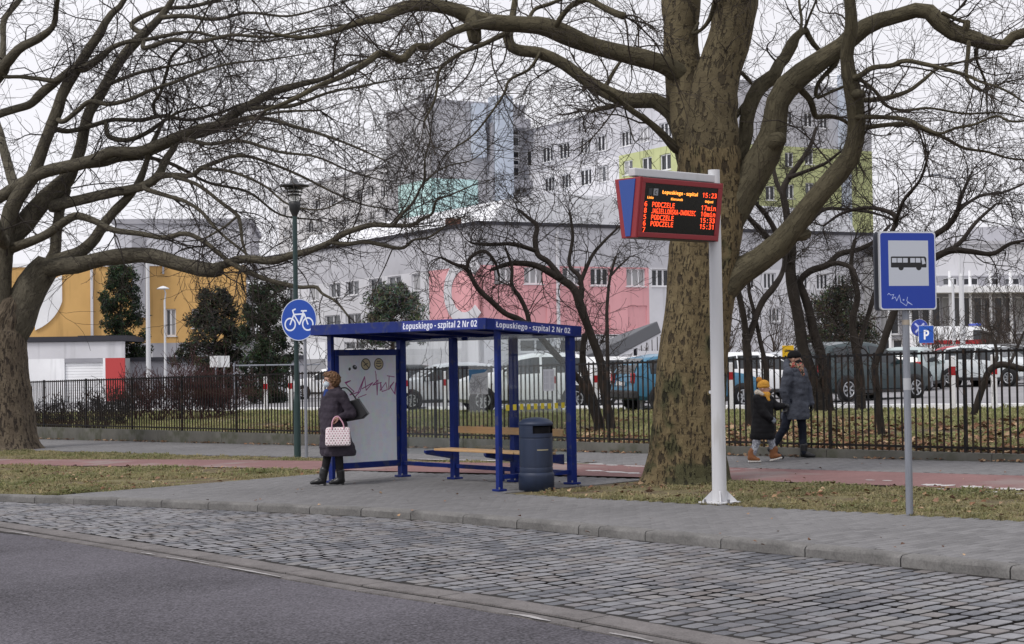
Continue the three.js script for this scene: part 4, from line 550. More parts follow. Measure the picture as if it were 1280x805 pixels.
  tree({ name: 'plane_tree', label: 'wide spreading bare tree at the left edge, its low limbs reaching over the lawn', seed: 11, base: lb, z: 41.2, flare: 0.3, thin: (q) => q < 3 ? 0.65 : q < 6 ? 0.72 : q < 10 ? 0.8 : 0.92, dark: 0.07,
    mat: { trunk: M.barkOld, limb: M.barkGrey, twig: M.twigDark },
    twig: { gap: 0.5, thick: 0.13, len: [1.0, 3.0], rmin: 0.0048, rmax: 0.019, wander: 0.34, up: -0.01, levels: 2, kids: [7, 3], ratio: [0.35, 0.62], forward: 1.0, lift: 0.05 },
    limbs: [
      ['trunk', 0, 0, [[4, 570, 46], [4, 552, 42], [4, 530, 38.5], [3, 500, 35.5], [2, 460, 32.5], [2, 430, 31.5], [4, 412, 29], [8, 396, 24], [13, 382, 16], [18, 372, 8]]],
      ['stem', 0, 0.3, [[14, 415, 26], [24, 392, 24], [36, 364, 22], [48, 344, 20.5], [60, 331, 18]], 0],
      ['stem', 0, -0.6, [[-2, 420, 22], [0, 385, 16], [2, 350, 13], [4, 325, 12], [6, 300, 12], [14, 262, 11], [26, 240, 10.5], [40, 222, 10], [48, 202, 9.5], [55, 180, 9.2], [62, 163, 9], [72, 138, 9], [80, 112, 8.6], [93, 92, 8.2], [107, 67, 8], [125, 42, 7], [135, 22, 6], [150, 8, 5], [165, -20, 4], [170, -80, 3]], 0.6],
      ['stem', 0, 1.0, [[-6, 420, 22], [-4, 340, 15], [4, 312, 14.5], [14, 297, 14.5], [30, 279, 14], [50, 255, 13], [66, 240, 12], [82, 226, 11], [92, 208, 9.8], [100, 188, 9], [105, 162, 8.6], [112, 140, 8.4], [124, 120, 8.4], [136, 100, 8.4], [150, 76, 8.2], [165, 57, 8], [185, 37, 7], [200, 22, 6], [214, 2, 5], [230, -40, 4], [235, -100, 3]], 0.6],
      ['limb', 0.2, -2.5, [[56, 336, 15], [66, 334, 13.5], [82, 332, 12], [100, 331, 11.5], [125, 324, 10.5], [155, 320, 10.5], [180, 319, 10.5], [200, 322, 10.5], [225, 330, 10.5], [250, 336, 10.5], [264, 338, 10], [274, 339, 8.5]], 0.25],
      ['limb', -2.4, -6, [[262, 336, 8], [280, 331, 6.8], [296, 325, 6.4], [315, 324, 6.4], [340, 326, 6.2], [365, 319, 6.2], [385, 314, 5.7], [410, 304, 5.2], [430, 292, 5.2], [447, 286, 5], [465, 281, 4.6], [490, 282, 4], [515, 281, 3.5], [527, 274, 3], [540, 267, 2.6], [546, 250, 2.2], [562, 244, 1.8], [590, 232, 1.3]], 0.8],
      ['limb', -4.4, -5, [[412, 303, 4], [435, 305, 3.7], [455, 302, 3.6], [477, 306, 3.5], [503, 310, 3.1], [517, 300, 2.6], [535, 297, 2.2], [558, 282, 1.7], [580, 270, 1.2]], 0.9],
      ['limb', -5, -6.5, [[492, 281, 3.2], [505, 265, 2.8], [517, 252, 2.5], [524, 238, 2.2], [530, 225, 2], [531, 200, 1.8], [538, 170, 1.5], [534, 140, 1.2]], 1.0], ['limb', -5.5, -5, [[517, 252, 2.3], [532, 226, 2], [558, 208, 1.6], [590, 200, 1.2], [615, 180, 1]], 0.9],
      ['limb', -2.5, -4, [[284, 326, 5], [300, 335, 4.7], [315, 342, 4.6], [335, 350, 4.2], [355, 355, 4], [375, 359, 3.6], [395, 359, 3.2], [403, 367, 2.7], [420, 377, 2.4], [436, 396, 1.8]], 0.8],
      ['limb', 0.3, 0.6, [[64, 330, 10], [69, 312, 9], [70, 295, 8.5], [73, 276, 8], [76, 258, 7.5], [84, 236, 7]], 0.3],
      ['limb', 0, -2, [[-30, 262, 10], [0, 246, 9.8], [25, 231, 9.6], [50, 217, 9.6], [75, 210, 9.4], [100, 205, 9.4], [120, 199, 9.2], [140, 190, 9], [172, 190, 8.6], [200, 180, 8.4], [225, 170, 8.2], [250, 161, 8], [272, 156, 7.4], [295, 141, 7.2], [320, 127, 7], [342, 115, 6.2], [377, 105, 5.2], [405, 98, 4], [440, 80, 3], [470, 72, 2]], 0.9],
      ['limb', -0.6, 1.5, [[105, 205, 7.5], [128, 203, 7.2], [150, 197, 7], [175, 195, 6.4], [195, 187, 6], [225, 176, 5], [262, 166, 4], [305, 150, 3.2], [350, 140, 2.5], [400, 138, 1.8]], 0.9],
      ['limb', 0.4, -3, [[66, 258, 9.5], [82, 254, 9], [100, 250, 8.6], [125, 244, 8.2], [150, 239, 7.8], [175, 234, 7.4], [190, 227, 7], [200, 220, 6], [217, 219, 4.8], [240, 219, 4.2], [252, 210, 4], [272, 202, 3.7], [288, 196, 3.3], [308, 195, 3], [340, 205, 2.7], [370, 217, 2.6], [400, 232, 2.4], [422, 243, 2], [455, 256, 1.6], [490, 262, 1.2]], 0.7],
      ['limb', -0.8, -0.2, [[190, 228, 6.4], [200, 216, 6.4], [207, 200, 6.2], [217, 185, 5.6], [224, 170, 4.4]], 0.4],
      ['limb', 0.5, -0.4, [[70, 326, 10], [84, 321, 9.8], [100, 315, 9.4], [117, 300, 9], [130, 280, 7.8], [145, 262, 7.2], [160, 247, 6.6], [175, 225, 6], [183, 203, 5], [190, 180, 4], [205, 150, 3]], 0.35],
      ['limb', -0.4, -2.8, [[2, 318, 8], [14, 311, 7.8], [30, 305, 7.5], [55, 295, 7], [75, 281, 6.6], [95, 270, 6], [120, 277, 5.6], [140, 287, 5.2], [175, 292, 4.6], [207, 297, 4.3], [232, 292, 4], [255, 302, 4], [280, 322, 4], [300, 336, 3]], 0.6],
      ['limb', -1, -3, [[182, 236, 4.4], [210, 245, 3.7], [232, 252, 3.3], [252, 265, 3.1], [265, 280, 3], [282, 297, 2.7], [305, 315, 2.2], [316, 330, 1.6]], 0.8],
      ['limb', -1, -2.4, [[218, 221, 3.4], [245, 230, 3.2], [275, 252, 3.2], [297, 270, 3.6], [301, 285, 3.2], [303, 302, 2.8], [308, 318, 2]], 0.8], ['limb', -2, -2.6, [[297, 270, 2.6], [280, 284, 2.3], [258, 297, 2]], 1],
      ['limb', 0.2, -1.5, [[104, 86, 6.4], [125, 72, 6], [140, 60, 4.6], [160, 52, 4.2], [180, 50, 3.7], [205, 45, 3.3], [240, 40, 2.8], [280, 48, 2.3], [330, 52, 1.8], [385, 40, 1.3]], 1.3],
      ['limb', 0, -2, [[-20, 110, 11], [0, 90, 10], [8, 79, 8.4], [25, 60, 7.2], [50, 47, 6.2], [67, 32, 5.2], [70, 14, 4.4], [73, -5, 4], [84, -40, 3]], 0.8], ['limb', 0, 1, [[-2, 90, 7], [3, 70, 5.6], [4, 50, 5.2], [5, 25, 5.2], [14, 12, 5], [24, 0, 4.8], [40, -30, 4]], 0.5],
      ['limb', -0.2, -0.6, [[4, 95, 3.2], [25, 96, 3.4], [45, 98, 4], [72, 100, 4.2], [88, 88, 4.6]], 0.9], ['limb', 0.5, 0, [[-20, 150, 7], [0, 142, 6.6], [20, 136, 6.6], [38, 130, 6.8], [52, 116, 7.6], [70, 102, 6.4], [88, 86, 5]], 0.4],
      ['limb', 0.4, -2.5, [[78, 152, 4.4], [95, 140, 4.2], [112, 127, 4.2], [135, 130, 4], [160, 125, 3.6], [190, 112, 3.2], [220, 102, 3], [245, 92, 2.7], [285, 80, 2.2], [340, 74, 1.6], [390, 66, 1.2]], 1.2],
      ['limb', 0.4, 2, [[66, 160, 4.6], [84, 164, 4.4], [115, 157, 4.2], [140, 150, 3.8], [175, 150, 3.6], [205, 145, 3.3], [237, 150, 3.1], [272, 142, 2.9], [310, 128, 2.4], [360, 122, 1.8]], 1.1],
      ['limb', 0.3, -1, [[136, 170, 4.4], [160, 175, 4.2], [185, 165, 4], [202, 153, 3.2], [225, 140, 2.5], [260, 132, 1.8]], 1], ['limb', 0.8, -1.4, [[138, 104, 3.6], [170, 92, 3.1], [200, 85, 2.7], [235, 78, 2], [280, 62, 1.5]], 1.2],
      ['limb', 0.5, -1, [[192, 130, 3.4], [200, 117, 3.2], [207, 95, 3.1], [215, 70, 3], [231, 54, 2.7], [250, 30, 2.2], [262, 5, 1.8]], 1.2],
      ['limb', -0.5, -3.5, [[255, 160, 5], [290, 152, 4.4], [330, 148, 3.8], [368, 158, 3.2], [402, 168, 2.8], [440, 182, 2.2], [480, 200, 1.6]], 1.2], ['limb', -1, -3, [[300, 138, 4.4], [330, 134, 4], [365, 132, 3.4], [410, 116, 2.8], [450, 108, 2.2], [500, 98, 1.6]], 1.2],
      ['limb', 0.5, -3, [[180, 60, 4.4], [215, 50, 4], [250, 52, 3.4], [290, 44, 3], [340, 46, 2.4], [395, 34, 1.8], [440, 30, 1.3]], 1.2], ['limb', 0, 2.5, [[165, 30, 4.4], [200, 12, 4], [240, 8, 3.4], [285, -4, 3], [330, -20, 2.4]], 1.3],
      ['limb', 0.4, -2, [[200, 22, 4.4], [230, 20, 3.8], [270, 24, 3.2], [310, 16, 2.8], [360, 20, 2.2], [410, 8, 1.6]], 1.3], ['limb', -0.5, -4, [[225, 172, 4], [260, 180, 3.4], [300, 176, 3], [350, 190, 2.6], [395, 196, 2.2], [440, 215, 1.7], [480, 226, 1.2]], 1.1],
      ['limb', -0.5, 1, [[180, 195, 3.6], [215, 205, 3.2], [260, 228, 2.8], [310, 240, 2.4], [350, 268, 2], [395, 275, 1.5]], 1.0], ['limb', -1, -4, [[252, 210, 3.2], [290, 215, 2.8], [330, 232, 2.4], [360, 255, 2], [400, 262, 1.6], [430, 250, 1.2]], 1.0],
      ['limb', 0, -6, [[2, 300, 9], [-30, 220, 8], [-70, 150, 6], [-120, 110, 4]], 0.5], ['limb', 0, 6, [[20, 240, 8], [0, 170, 7], [-20, 90, 5], [-10, 20, 4]], 0.5],
    ] });
}
console.log('twig triangles', twigTris);

// ------------------------------------------------------------------ young trees and shrubs behind the fence
const tw2 = (o = {}) => ({ gap: 0.3, thick: 0.06, len: [0.5, 1.4], rmin: 0.004, rmax: 0.013, wander: 0.4, up: 0.0, levels: 2, kids: [6, 3], ratio: [0.35, 0.62], forward: 0.8, lift: 0.1, ...o });
const young = { trunk: grainy(101, [0.034, 0.028, 0.024], 0.6, 0.5), limb: null, twig: M.twigDark }; young.limb = young.trunk;
function youngTree(u, v, label, seed, limbs, o = {}) { const b = gp(u, v); b.y -= 0.05; return tree({ name: 'young_tree', label, seed, base: b, z: depthOf(b), dark: 0, mat: young, twig: tw2(o), limbs, group: 'young trees behind the fence' }); }
youngTree(757, 547, 'leaning bare young tree behind the fence just right of the shelter, arching over its roof', 21, [
  ['limb', 0, 0.2, [[764, 549, 6.5], [763, 530, 6], [756, 493, 5.6], [751, 455, 5.2], [737, 414, 5.2], [726, 384, 5.6], [718, 362, 5.2], [705, 351, 4.8], [690, 342, 4.5], [670, 332, 4], [650, 329, 3.5], [635, 330, 3], [615, 337, 2.4]], 0.7],
  ['limb', 0, 0.8, [[754, 548, 5.6], [748, 520, 5], [743, 501, 4.8], [732, 471, 4.4], [728, 444, 4.2], [731, 418, 3.8]], 0.4],
  ['limb', 0.1, -1.6, [[752, 546, 5], [742, 515, 4.6], [728, 480, 4.4], [709, 459, 4.2], [690, 438, 4], [671, 417, 3.8], [650, 400, 3.7], [632, 392, 3.5], [615, 377, 3.5], [597, 360, 3.1], [582, 335, 3], [570, 331, 2.2], [552, 322, 1.6]], 0.7],
  ['limb', -1.3, -1, [[583, 336, 2.4], [588, 322, 2.4], [605, 314, 2.4], [618, 326, 2], [624, 345, 1.6]], 1.2], ['limb', -0.8, -0.4, [[662, 408, 3], [659, 392, 3], [650, 372, 2.9], [640, 357, 2.5], [640, 335, 2], [632, 310, 1.5]], 1],
  ['limb', 0.1, 0.8, [[702, 348, 4], [685, 327, 3.7], [673, 319, 3.6], [669, 300, 3.4], [671, 282, 3], [660, 272, 2.2], [648, 262, 1.6]], 1.1], ['limb', 0.2, -0.6, [[672, 314, 3], [640, 305, 2.5], [612, 306, 2], [590, 304, 1.6]], 1.1],
  ['limb', 0.2, 1, [[726, 372, 3.6], [725, 347, 3], [712, 332, 2.4], [716, 295, 2], [712, 265, 1.5]], 1.1], ['limb', 0.1, 0.8, [[724, 356, 3], [740, 320, 2.2], [752, 305, 1.8], [775, 282, 1.3]], 1.1]], { len: [0.6, 1.7] });
youngTree(762, 520, 'thin upright bare sapling rising in front of the pink wall', 22, [['limb', 0, 0, [[761, 522, 3], [760, 470, 2.6], [759, 420, 2.3], [759, 380, 2.1], [763, 345, 1.8], [770, 320, 1.4]], 1], ['limb', 0, 0.6, [[763, 345, 1.8], [772, 335, 1.4], [786, 322, 1.1]], 1]]);
youngTree(936, 545, 'forked bare young tree behind the small child by the fence', 23, [
  ['limb', 0, 0, [[938, 548, 6.4], [937, 520, 6], [936, 480, 5.8], [934, 440, 5.6], [932, 424, 5]], 0.2], ['limb', 0, -0.4, [[933, 428, 4.4], [930, 398, 4], [924, 369, 3.8], [918, 345, 3.2], [922, 310, 2.6], [915, 280, 2]], 0.9],
  ['limb', 0, 0.6, [[933, 430, 4.6], [942, 405, 4.2], [953, 377, 4.1], [968, 358, 4], [978, 340, 3.2], [982, 315, 2.6], [975, 290, 2]], 0.9], ['limb', 0.1, 0.3, [[957, 540, 3.6], [956, 500, 3.2], [957, 460, 3], [950, 425, 2.8], [944, 395, 2.4], [936, 360, 2.2], [940, 335, 1.8]], 0.8]]);
youngTree(1028, 530, 'tall dark bare tree with twin stems behind the walking woman', 24, [
  ['limb', 0, 0, [[1028, 534, 8.4], [1026, 515, 8], [1015, 470, 7.4], [1004, 436, 7.2], [998, 396, 7], [991, 364, 6.8], [988, 335, 6.4], [990, 310, 6], [986, 285, 5], [982, 260, 4.4], [979, 237, 4.2], [986, 222, 3.8], [1000, 203, 3.2], [1012, 184, 2.6], [1020, 160, 2]], 0.8],
  ['limb', 0.1, 0.5, [[1035, 531, 7.4], [1034, 500, 7], [1030, 465, 6.6], [1025, 440, 6.4], [1018, 417, 6.2], [1012, 390, 5.8], [1004, 366, 5], [1000, 352, 4.4], [1012, 339, 4.2], [1035, 331, 4], [1048, 318, 3.5], [1073, 312, 3], [1094, 301, 2.5], [1112, 282, 2]], 0.9],
  ['limb', 0.3, -0.8, [[1035, 331, 3.4], [1048, 329, 3], [1065, 335, 2.6], [1072, 350, 2]], 1], ['limb', 0, -1, [[990, 330, 5], [975, 312, 4.6], [962, 300, 4.4], [948, 285, 4], [936, 272, 3.2], [925, 256, 2.4]], 0.8], ['limb', 0.2, -0.6, [[984, 318, 4], [970, 290, 3.6], [955, 265, 3.2], [946, 255, 2.6], [935, 225, 2]], 0.8],
  ['limb', 0, 1, [[981, 250, 3.4], [970, 225, 2.8], [966, 195, 2.2], [975, 170, 1.7]], 1], ['limb', 0, -1.2, [[986, 222, 3], [1005, 215, 2.4], [1030, 205, 2], [1050, 190, 1.5]], 1], ['limb', 0.2, 1.2, [[988, 300, 3.6], [1010, 280, 3], [1030, 262, 2.4], [1060, 262, 2], [1090, 266, 1.6], [1120, 275, 1.2]], 1.1]], { gap: 0.26, len: [0.6, 1.7] });
youngTree(1077, 528, 'slim dark bare tree between the walking woman and the bus stop sign', 25, [['limb', 0, 0, [[1076, 531, 6.4], [1076, 500, 6], [1074, 460, 5.6], [1070, 436, 5.4], [1066, 400, 4.6], [1072, 370, 3.8], [1064, 335, 3], [1068, 300, 2.2]], 0.6], ['limb', 0, 0.7, [[1072, 440, 3.6], [1082, 405, 3.2], [1090, 378, 3], [1096, 355, 2.6], [1092, 320, 2]], 0.9]]);
youngTree(1102, 556, 'bare spreading tree partly hidden by the bus stop sign', 26, [
  ['limb', 0, 0, [[1103, 559, 5.4], [1102, 545, 5], [1097, 496, 4.8], [1094, 455, 4.8], [1103, 432, 4.8], [1112, 405, 4.8], [1124, 375, 4.8], [1140, 345, 4.8], [1165, 324, 4.8], [1189, 313, 4.2], [1211, 314, 3.6], [1241, 317, 3], [1262, 305, 2.4], [1285, 300, 1.8]], 0.9],
  ['limb', 0, -0.8, [[1142, 343, 4.2], [1155, 310, 4], [1166, 296, 4], [1184, 283, 3.8], [1196, 266, 3.2], [1200, 250, 2.5], [1210, 225, 1.8]], 1.1], ['limb', 0, 0.8, [[1190, 312, 3.2], [1203, 300, 2.8], [1214, 285, 2.6], [1226, 272, 2], [1245, 255, 1.5]], 1.1],
  ['limb', 0.1, 1, [[1128, 366, 3.8], [1118, 330, 3.2], [1112, 300, 2.8], [1120, 272, 3.4], [1102, 262, 2.8], [1078, 260, 2.4], [1050, 268, 1.8], [1030, 282, 1.4]], 1], ['limb', 0, -1, [[1120, 275, 2.8], [1130, 250, 2.4], [1150, 225, 2], [1160, 195, 1.5]], 1.2], ['limb', 0, 1.2, [[1198, 262, 2.4], [1225, 245, 2], [1255, 240, 1.6], [1290, 225, 1.2]], 1.1]], { gap: 0.24, len: [0.6, 1.6] });
youngTree(1212, 536, 'bent low bare stem curving right behind the fence', 27, [['limb', 0, -0.4, [[1211, 538, 4.8], [1214, 526, 4.4], [1219, 512, 4.3], [1228, 485, 4.2], [1237, 463, 4.2], [1248, 456, 4.2], [1263, 457, 4], [1280, 461, 3.8], [1300, 452, 3.2], [1320, 440, 2.4]], 0.6], ['limb', -0.2, 0.2, [[1244, 457, 2.4], [1246, 440, 2], [1240, 420, 1.5]], 1], ['limb', -0.2, 0.4, [[1262, 456, 2.4], [1270, 438, 2], [1280, 415, 1.6]], 1]], { rmax: 0.008 });

// bare bushes and car park trees grown freely
function bareBush(name, label, u, z, h, stems, spread, seed, mat, o = {}, group) {
  const b = gz(u, z); b.y -= 0.03; const t = thing(name, label, name === 'bare_bush' ? 'bush' : 'tree', b, 0, group), r = rng(seed), A = new Acc(), c = { wander: 0.24, up: 0.06, levels: 2, kids: [5, 3], ratio: [0.35, 0.6], forward: 1.1, rmin: 0.005, kidUp: 0.25, ...o };
  for (let i = 0; i < stems; i++) { const a = r() * 6.283, s = spread * Math.sqrt(r()); grow(A, V(Math.cos(a) * s * 0.35, 0, Math.sin(a) * s * 0.35), V(Math.cos(a) * s * 0.8, 1, Math.sin(a) * s * 0.8).normalize(), h * rr(0.6, 1, r), o.r0 ?? 0.012, 0, r, c); }
  const m = mesh('twigs', A.geo(), mat, t); m.userData.kind = 'stuff'; return t;
}
M.redTwig = grainy(103, [0.075, 0.036, 0.036], 0.5, 0.3); M.brownTwig = grainy(104, [0.07, 0.055, 0.045], 0.5, 0.3);
[[168, 56, 1.2], [196, 55, 1.5], [222, 55, 1.7], [246, 54, 1.65], [268, 54, 1.45], [284, 55, 1.1]].forEach(([u, z, h], i) => bareBush('bare_bush', ['low reddish twig bush nearest the white garage', 'reddish twig bush second from the white garage', 'reddish twig bush third from the white garage', 'tall reddish twig bush in the middle of the hedge', 'reddish twig bush last but one before the lantern', 'small reddish twig bush at the hedge end nearest the lantern'][i], u, z, h, 22, 0.7, 300 + i, M.redTwig, { rmin: 0.007 }, 'reddish bushes behind the left fence'));
[[62, 50, 0.9, 'low dark bush beside the left tree trunk behind the fence'], [92, 50, 1.0, 'low dark bush below the white part of the garage'], [122, 51, 0.95, 'low dark bush below the garage shutter'], [146, 53, 1.05, 'low dark bush below the red garage corner']].forEach(([u, z, h, l], i) => bareBush('bare_bush', l, u, z, h, 24, 0.8, 360 + i, M.twigDark, { rmin: 0.007 }, 'low dark bushes behind the left fence'));
[[722, 88, 2.2, 'low bare bush at the foot of the pink wall above the shelter corner'], [748, 90, 2.6, 'bare bush below the second window of the pink wall'], [800, 92, 2.2, 'bare bush at the right end of the pink wall']].forEach(([u, z, h, l], i) => bareBush('bare_bush', l, u, z, h, 16, 0.6, 320 + i, M.brownTwig, { rmin: 0.009 }, 'bare bushes by the pink wall'));
[[905, 74, 3.6, 'bare car park tree just right of the big trunk'], [962, 70, 3.3, 'bare car park tree above the yellow sign'], [1050, 78, 4.2, 'bare car park tree behind the twin stemmed tree'], [1172, 74, 3.2, 'bare car park tree right of the bus stop sign'], [1222, 80, 3.6, 'bare car park tree beside the tall white pole'], [1268, 70, 3.6, 'bare car park tree at the right picture edge']].forEach(([u, z, h, l], i) => bareBush('bare_tree', l, u, z, h, 7, 0.5, 340 + i, M.brownTwig, { rmin: 0.008, r0: 0.05, wander: 0.2, kids: [7, 4] }, 'bare trees in the car park'));

// evergreens: needles and leaves as small bent faces over branch clumps
function evergreen(name, label, u, z, h, halfW, shape, seed, tones, leaf, count, o = {}) {
  const b = gz(u, z); b.y -= 0.03; const t = thing(name, label, name.includes('shrub') ? 'shrub' : 'tree', b, 0), r = rng(seed), p = [], cl = [], nn = [], wood = new Acc();
  wood.tube([V(0, 0, 0), V(0.05, h * 0.4, 0), V(0, h * 0.85, 0)], [h * 0.03, h * 0.02, 0.01], 7);
  const clumps = o.clumps ?? 90, per = Math.floor(count / clumps);
  for (let k = 0; k < clumps; k++) {
    const y = h * (o.y0 ?? 0.03) + h * (1 - (o.y0 ?? 0.03)) * r(), a = r() * 6.283, R = halfW * shape(y / h) * (0.85 + 0.8 * perlin.noise(Math.cos(a) * 1.6 + seed, y * 1.1, Math.sin(a) * 1.6)), q = R * Math.pow(r(), 0.35), c = V(Math.cos(a) * q, y, Math.sin(a) * q), cr = halfW * rr(0.1, 0.3, r), tone = tones[Math.floor(r() * tones.length)];
    wood.tube([V(0, y * 0.85, 0), c.clone().multiplyScalar(0.6).setY(y * 0.95), c], [0.025, 0.015, 0.006], 4);
    for (let i = 0; i < per; i++) { const d = rv(r), e = c.clone().addScaledVector(d, cr * Math.cbrt(r())), n = d.clone().multiplyScalar(0.5).add(rv(r)).normalize(), s = leaf * rr(0.6, 1.3, r), tx = rv(r).cross(n).normalize(), ty = n.clone().cross(tx), kk = tone.map((x) => x * rr(0.65, 1.35, r)); const L = o.needle ? 2.6 : 1.5, A = e.clone().addScaledVector(tx, -s * 0.4), B = e.clone().addScaledVector(tx, s * 0.4), C = e.clone().addScaledVector(ty, s * L).addScaledVector(n, s * 0.25), D = e.clone().addScaledVector(ty, -s * 0.6); for (const q2 of [A, B, C, A, D, B]) { p.push(q2.x, q2.y, q2.z); nn.push(n.x, n.y, n.z); cl.push(...kk); } }
  }
  const g = new THREE.BufferGeometry(); g.setAttribute('position', new THREE.Float32BufferAttribute(p, 3)); g.setAttribute('normal', new THREE.Float32BufferAttribute(nn, 3)); g.setAttribute('color', new THREE.Float32BufferAttribute(cl, 3));
  M.leaf ??= std({ vertexColors: true, roughness: 0.75 }); mesh('trunk', wood.geo(), M.brownTwig, t); const m = mesh('crown', g, M.leaf, t); m.userData.kind = 'stuff'; return t;
}
const green = [[0.03, 0.045, 0.024], [0.04, 0.055, 0.03], [0.024, 0.034, 0.022]], pine = [[0.085, 0.098, 0.07], [0.11, 0.12, 0.085], [0.065, 0.078, 0.058]], dull = [[0.042, 0.046, 0.032], [0.058, 0.056, 0.036], [0.032, 0.035, 0.028]];
evergreen('evergreen_tree', 'tall columnar dark evergreen in front of the orange building', 151, 108, 8.6, 1.55, (t) => t < 0.75 ? 1 : Math.sqrt(1 - (t - 0.75) / 0.25 * 0.9), 401, green, 0.09, 26000, { clumps: 260 });
evergreen('evergreen_tree', 'rounded dull green conifer right of the orange building windows', 268, 78, 5.2, 1.5, (t) => 0.5 + 0.9 * Math.sin(Math.PI * Math.min(1, t * 0.9 + 0.12)) * (t > 0.8 ? 0.75 : 1) * 0.6, 402, dull, 0.07, 20000, { clumps: 170, needle: true });
evergreen('evergreen_tree', 'dark conifer left of the bicycle sign', 332, 76, 5.3, 1.25, (t) => 0.55 + 0.55 * Math.sin(Math.PI * Math.min(1, t * 0.85 + 0.12)), 403, green, 0.065, 20000, { clumps: 180, needle: true });
evergreen('evergreen_tree', 'grey green pine crown above the shelter roof', 490, 84, 5.3, 2.1, (t) => Math.sin(Math.PI * clamp((t - 0.42) / 0.62 * 0.85 + 0.12)), 404, pine, 0.075, 11000, { clumps: 80, needle: true, y0: 0.5 });
evergreen('evergreen_shrub', 'large dark leafy shrub behind the slim tree by the bus stop sign', 1050, 58, 3.7, 1.35, (t) => Math.sin(Math.PI * (0.15 + 0.8 * t)) * 1.05, 405, dull, 0.055, 20000, { clumps: 180 });

// ------------------------------------------------------------------ buildings
const wallMat = (seed, c, amt = 0.16, streak = 0.3) => { const a = fbm(seed, 4, 5, 0.6), b = fbm(seed + 1, 24, 3, 0.6); return std({ map: tex(256, 9, (x, y) => sc(c, 1 + amt * (a(x, y) - 0.5) * 2 - streak * sstep(0.58, 0.8, b(x, y * 0.12)) * 0.5)), roughness: 0.9 }); };
M.wGrey = wallMat(111, [0.5, 0.5, 0.535]); M.wLight = wallMat(113, [0.63, 0.63, 0.66]); M.wTower = wallMat(131, [0.4, 0.4, 0.425]); M.wDark = wallMat(115, [0.34, 0.34, 0.37]); M.wPink = wallMat(117, [0.7, 0.36, 0.38]); M.wTeal = wallMat(119, [0.5, 0.7, 0.69]); M.wLime = wallMat(121, [0.45, 0.48, 0.25]); M.wOrange = wallMat(123, [0.62, 0.385, 0.15]); M.wWhite = wallMat(125, [0.86, 0.87, 0.89]); M.wBlue = wallMat(127, [0.47, 0.52, 0.6], 0.1, 0.1); M.wRed = flat(0.5, 0.075, 0.075); M.roofDark = flat(0.05, 0.05, 0.06); M.roofWhite = wallMat(129, [0.78, 0.79, 0.82], 0.08);
M.frameW = flat(0.72, 0.72, 0.74, 0.5); M.paneDark = flat(0.025, 0.027, 0.034, 0.12); M.paneMid = flat(0.11, 0.115, 0.125, 0.2); M.paneCurtain = flat(0.34, 0.34, 0.35, 0.35); M.interior = flat(0.35, 0.35, 0.36, 0.9);
const paneMats = [M.paneDark, M.paneDark, M.paneMid, M.paneDark, M.paneCurtain];
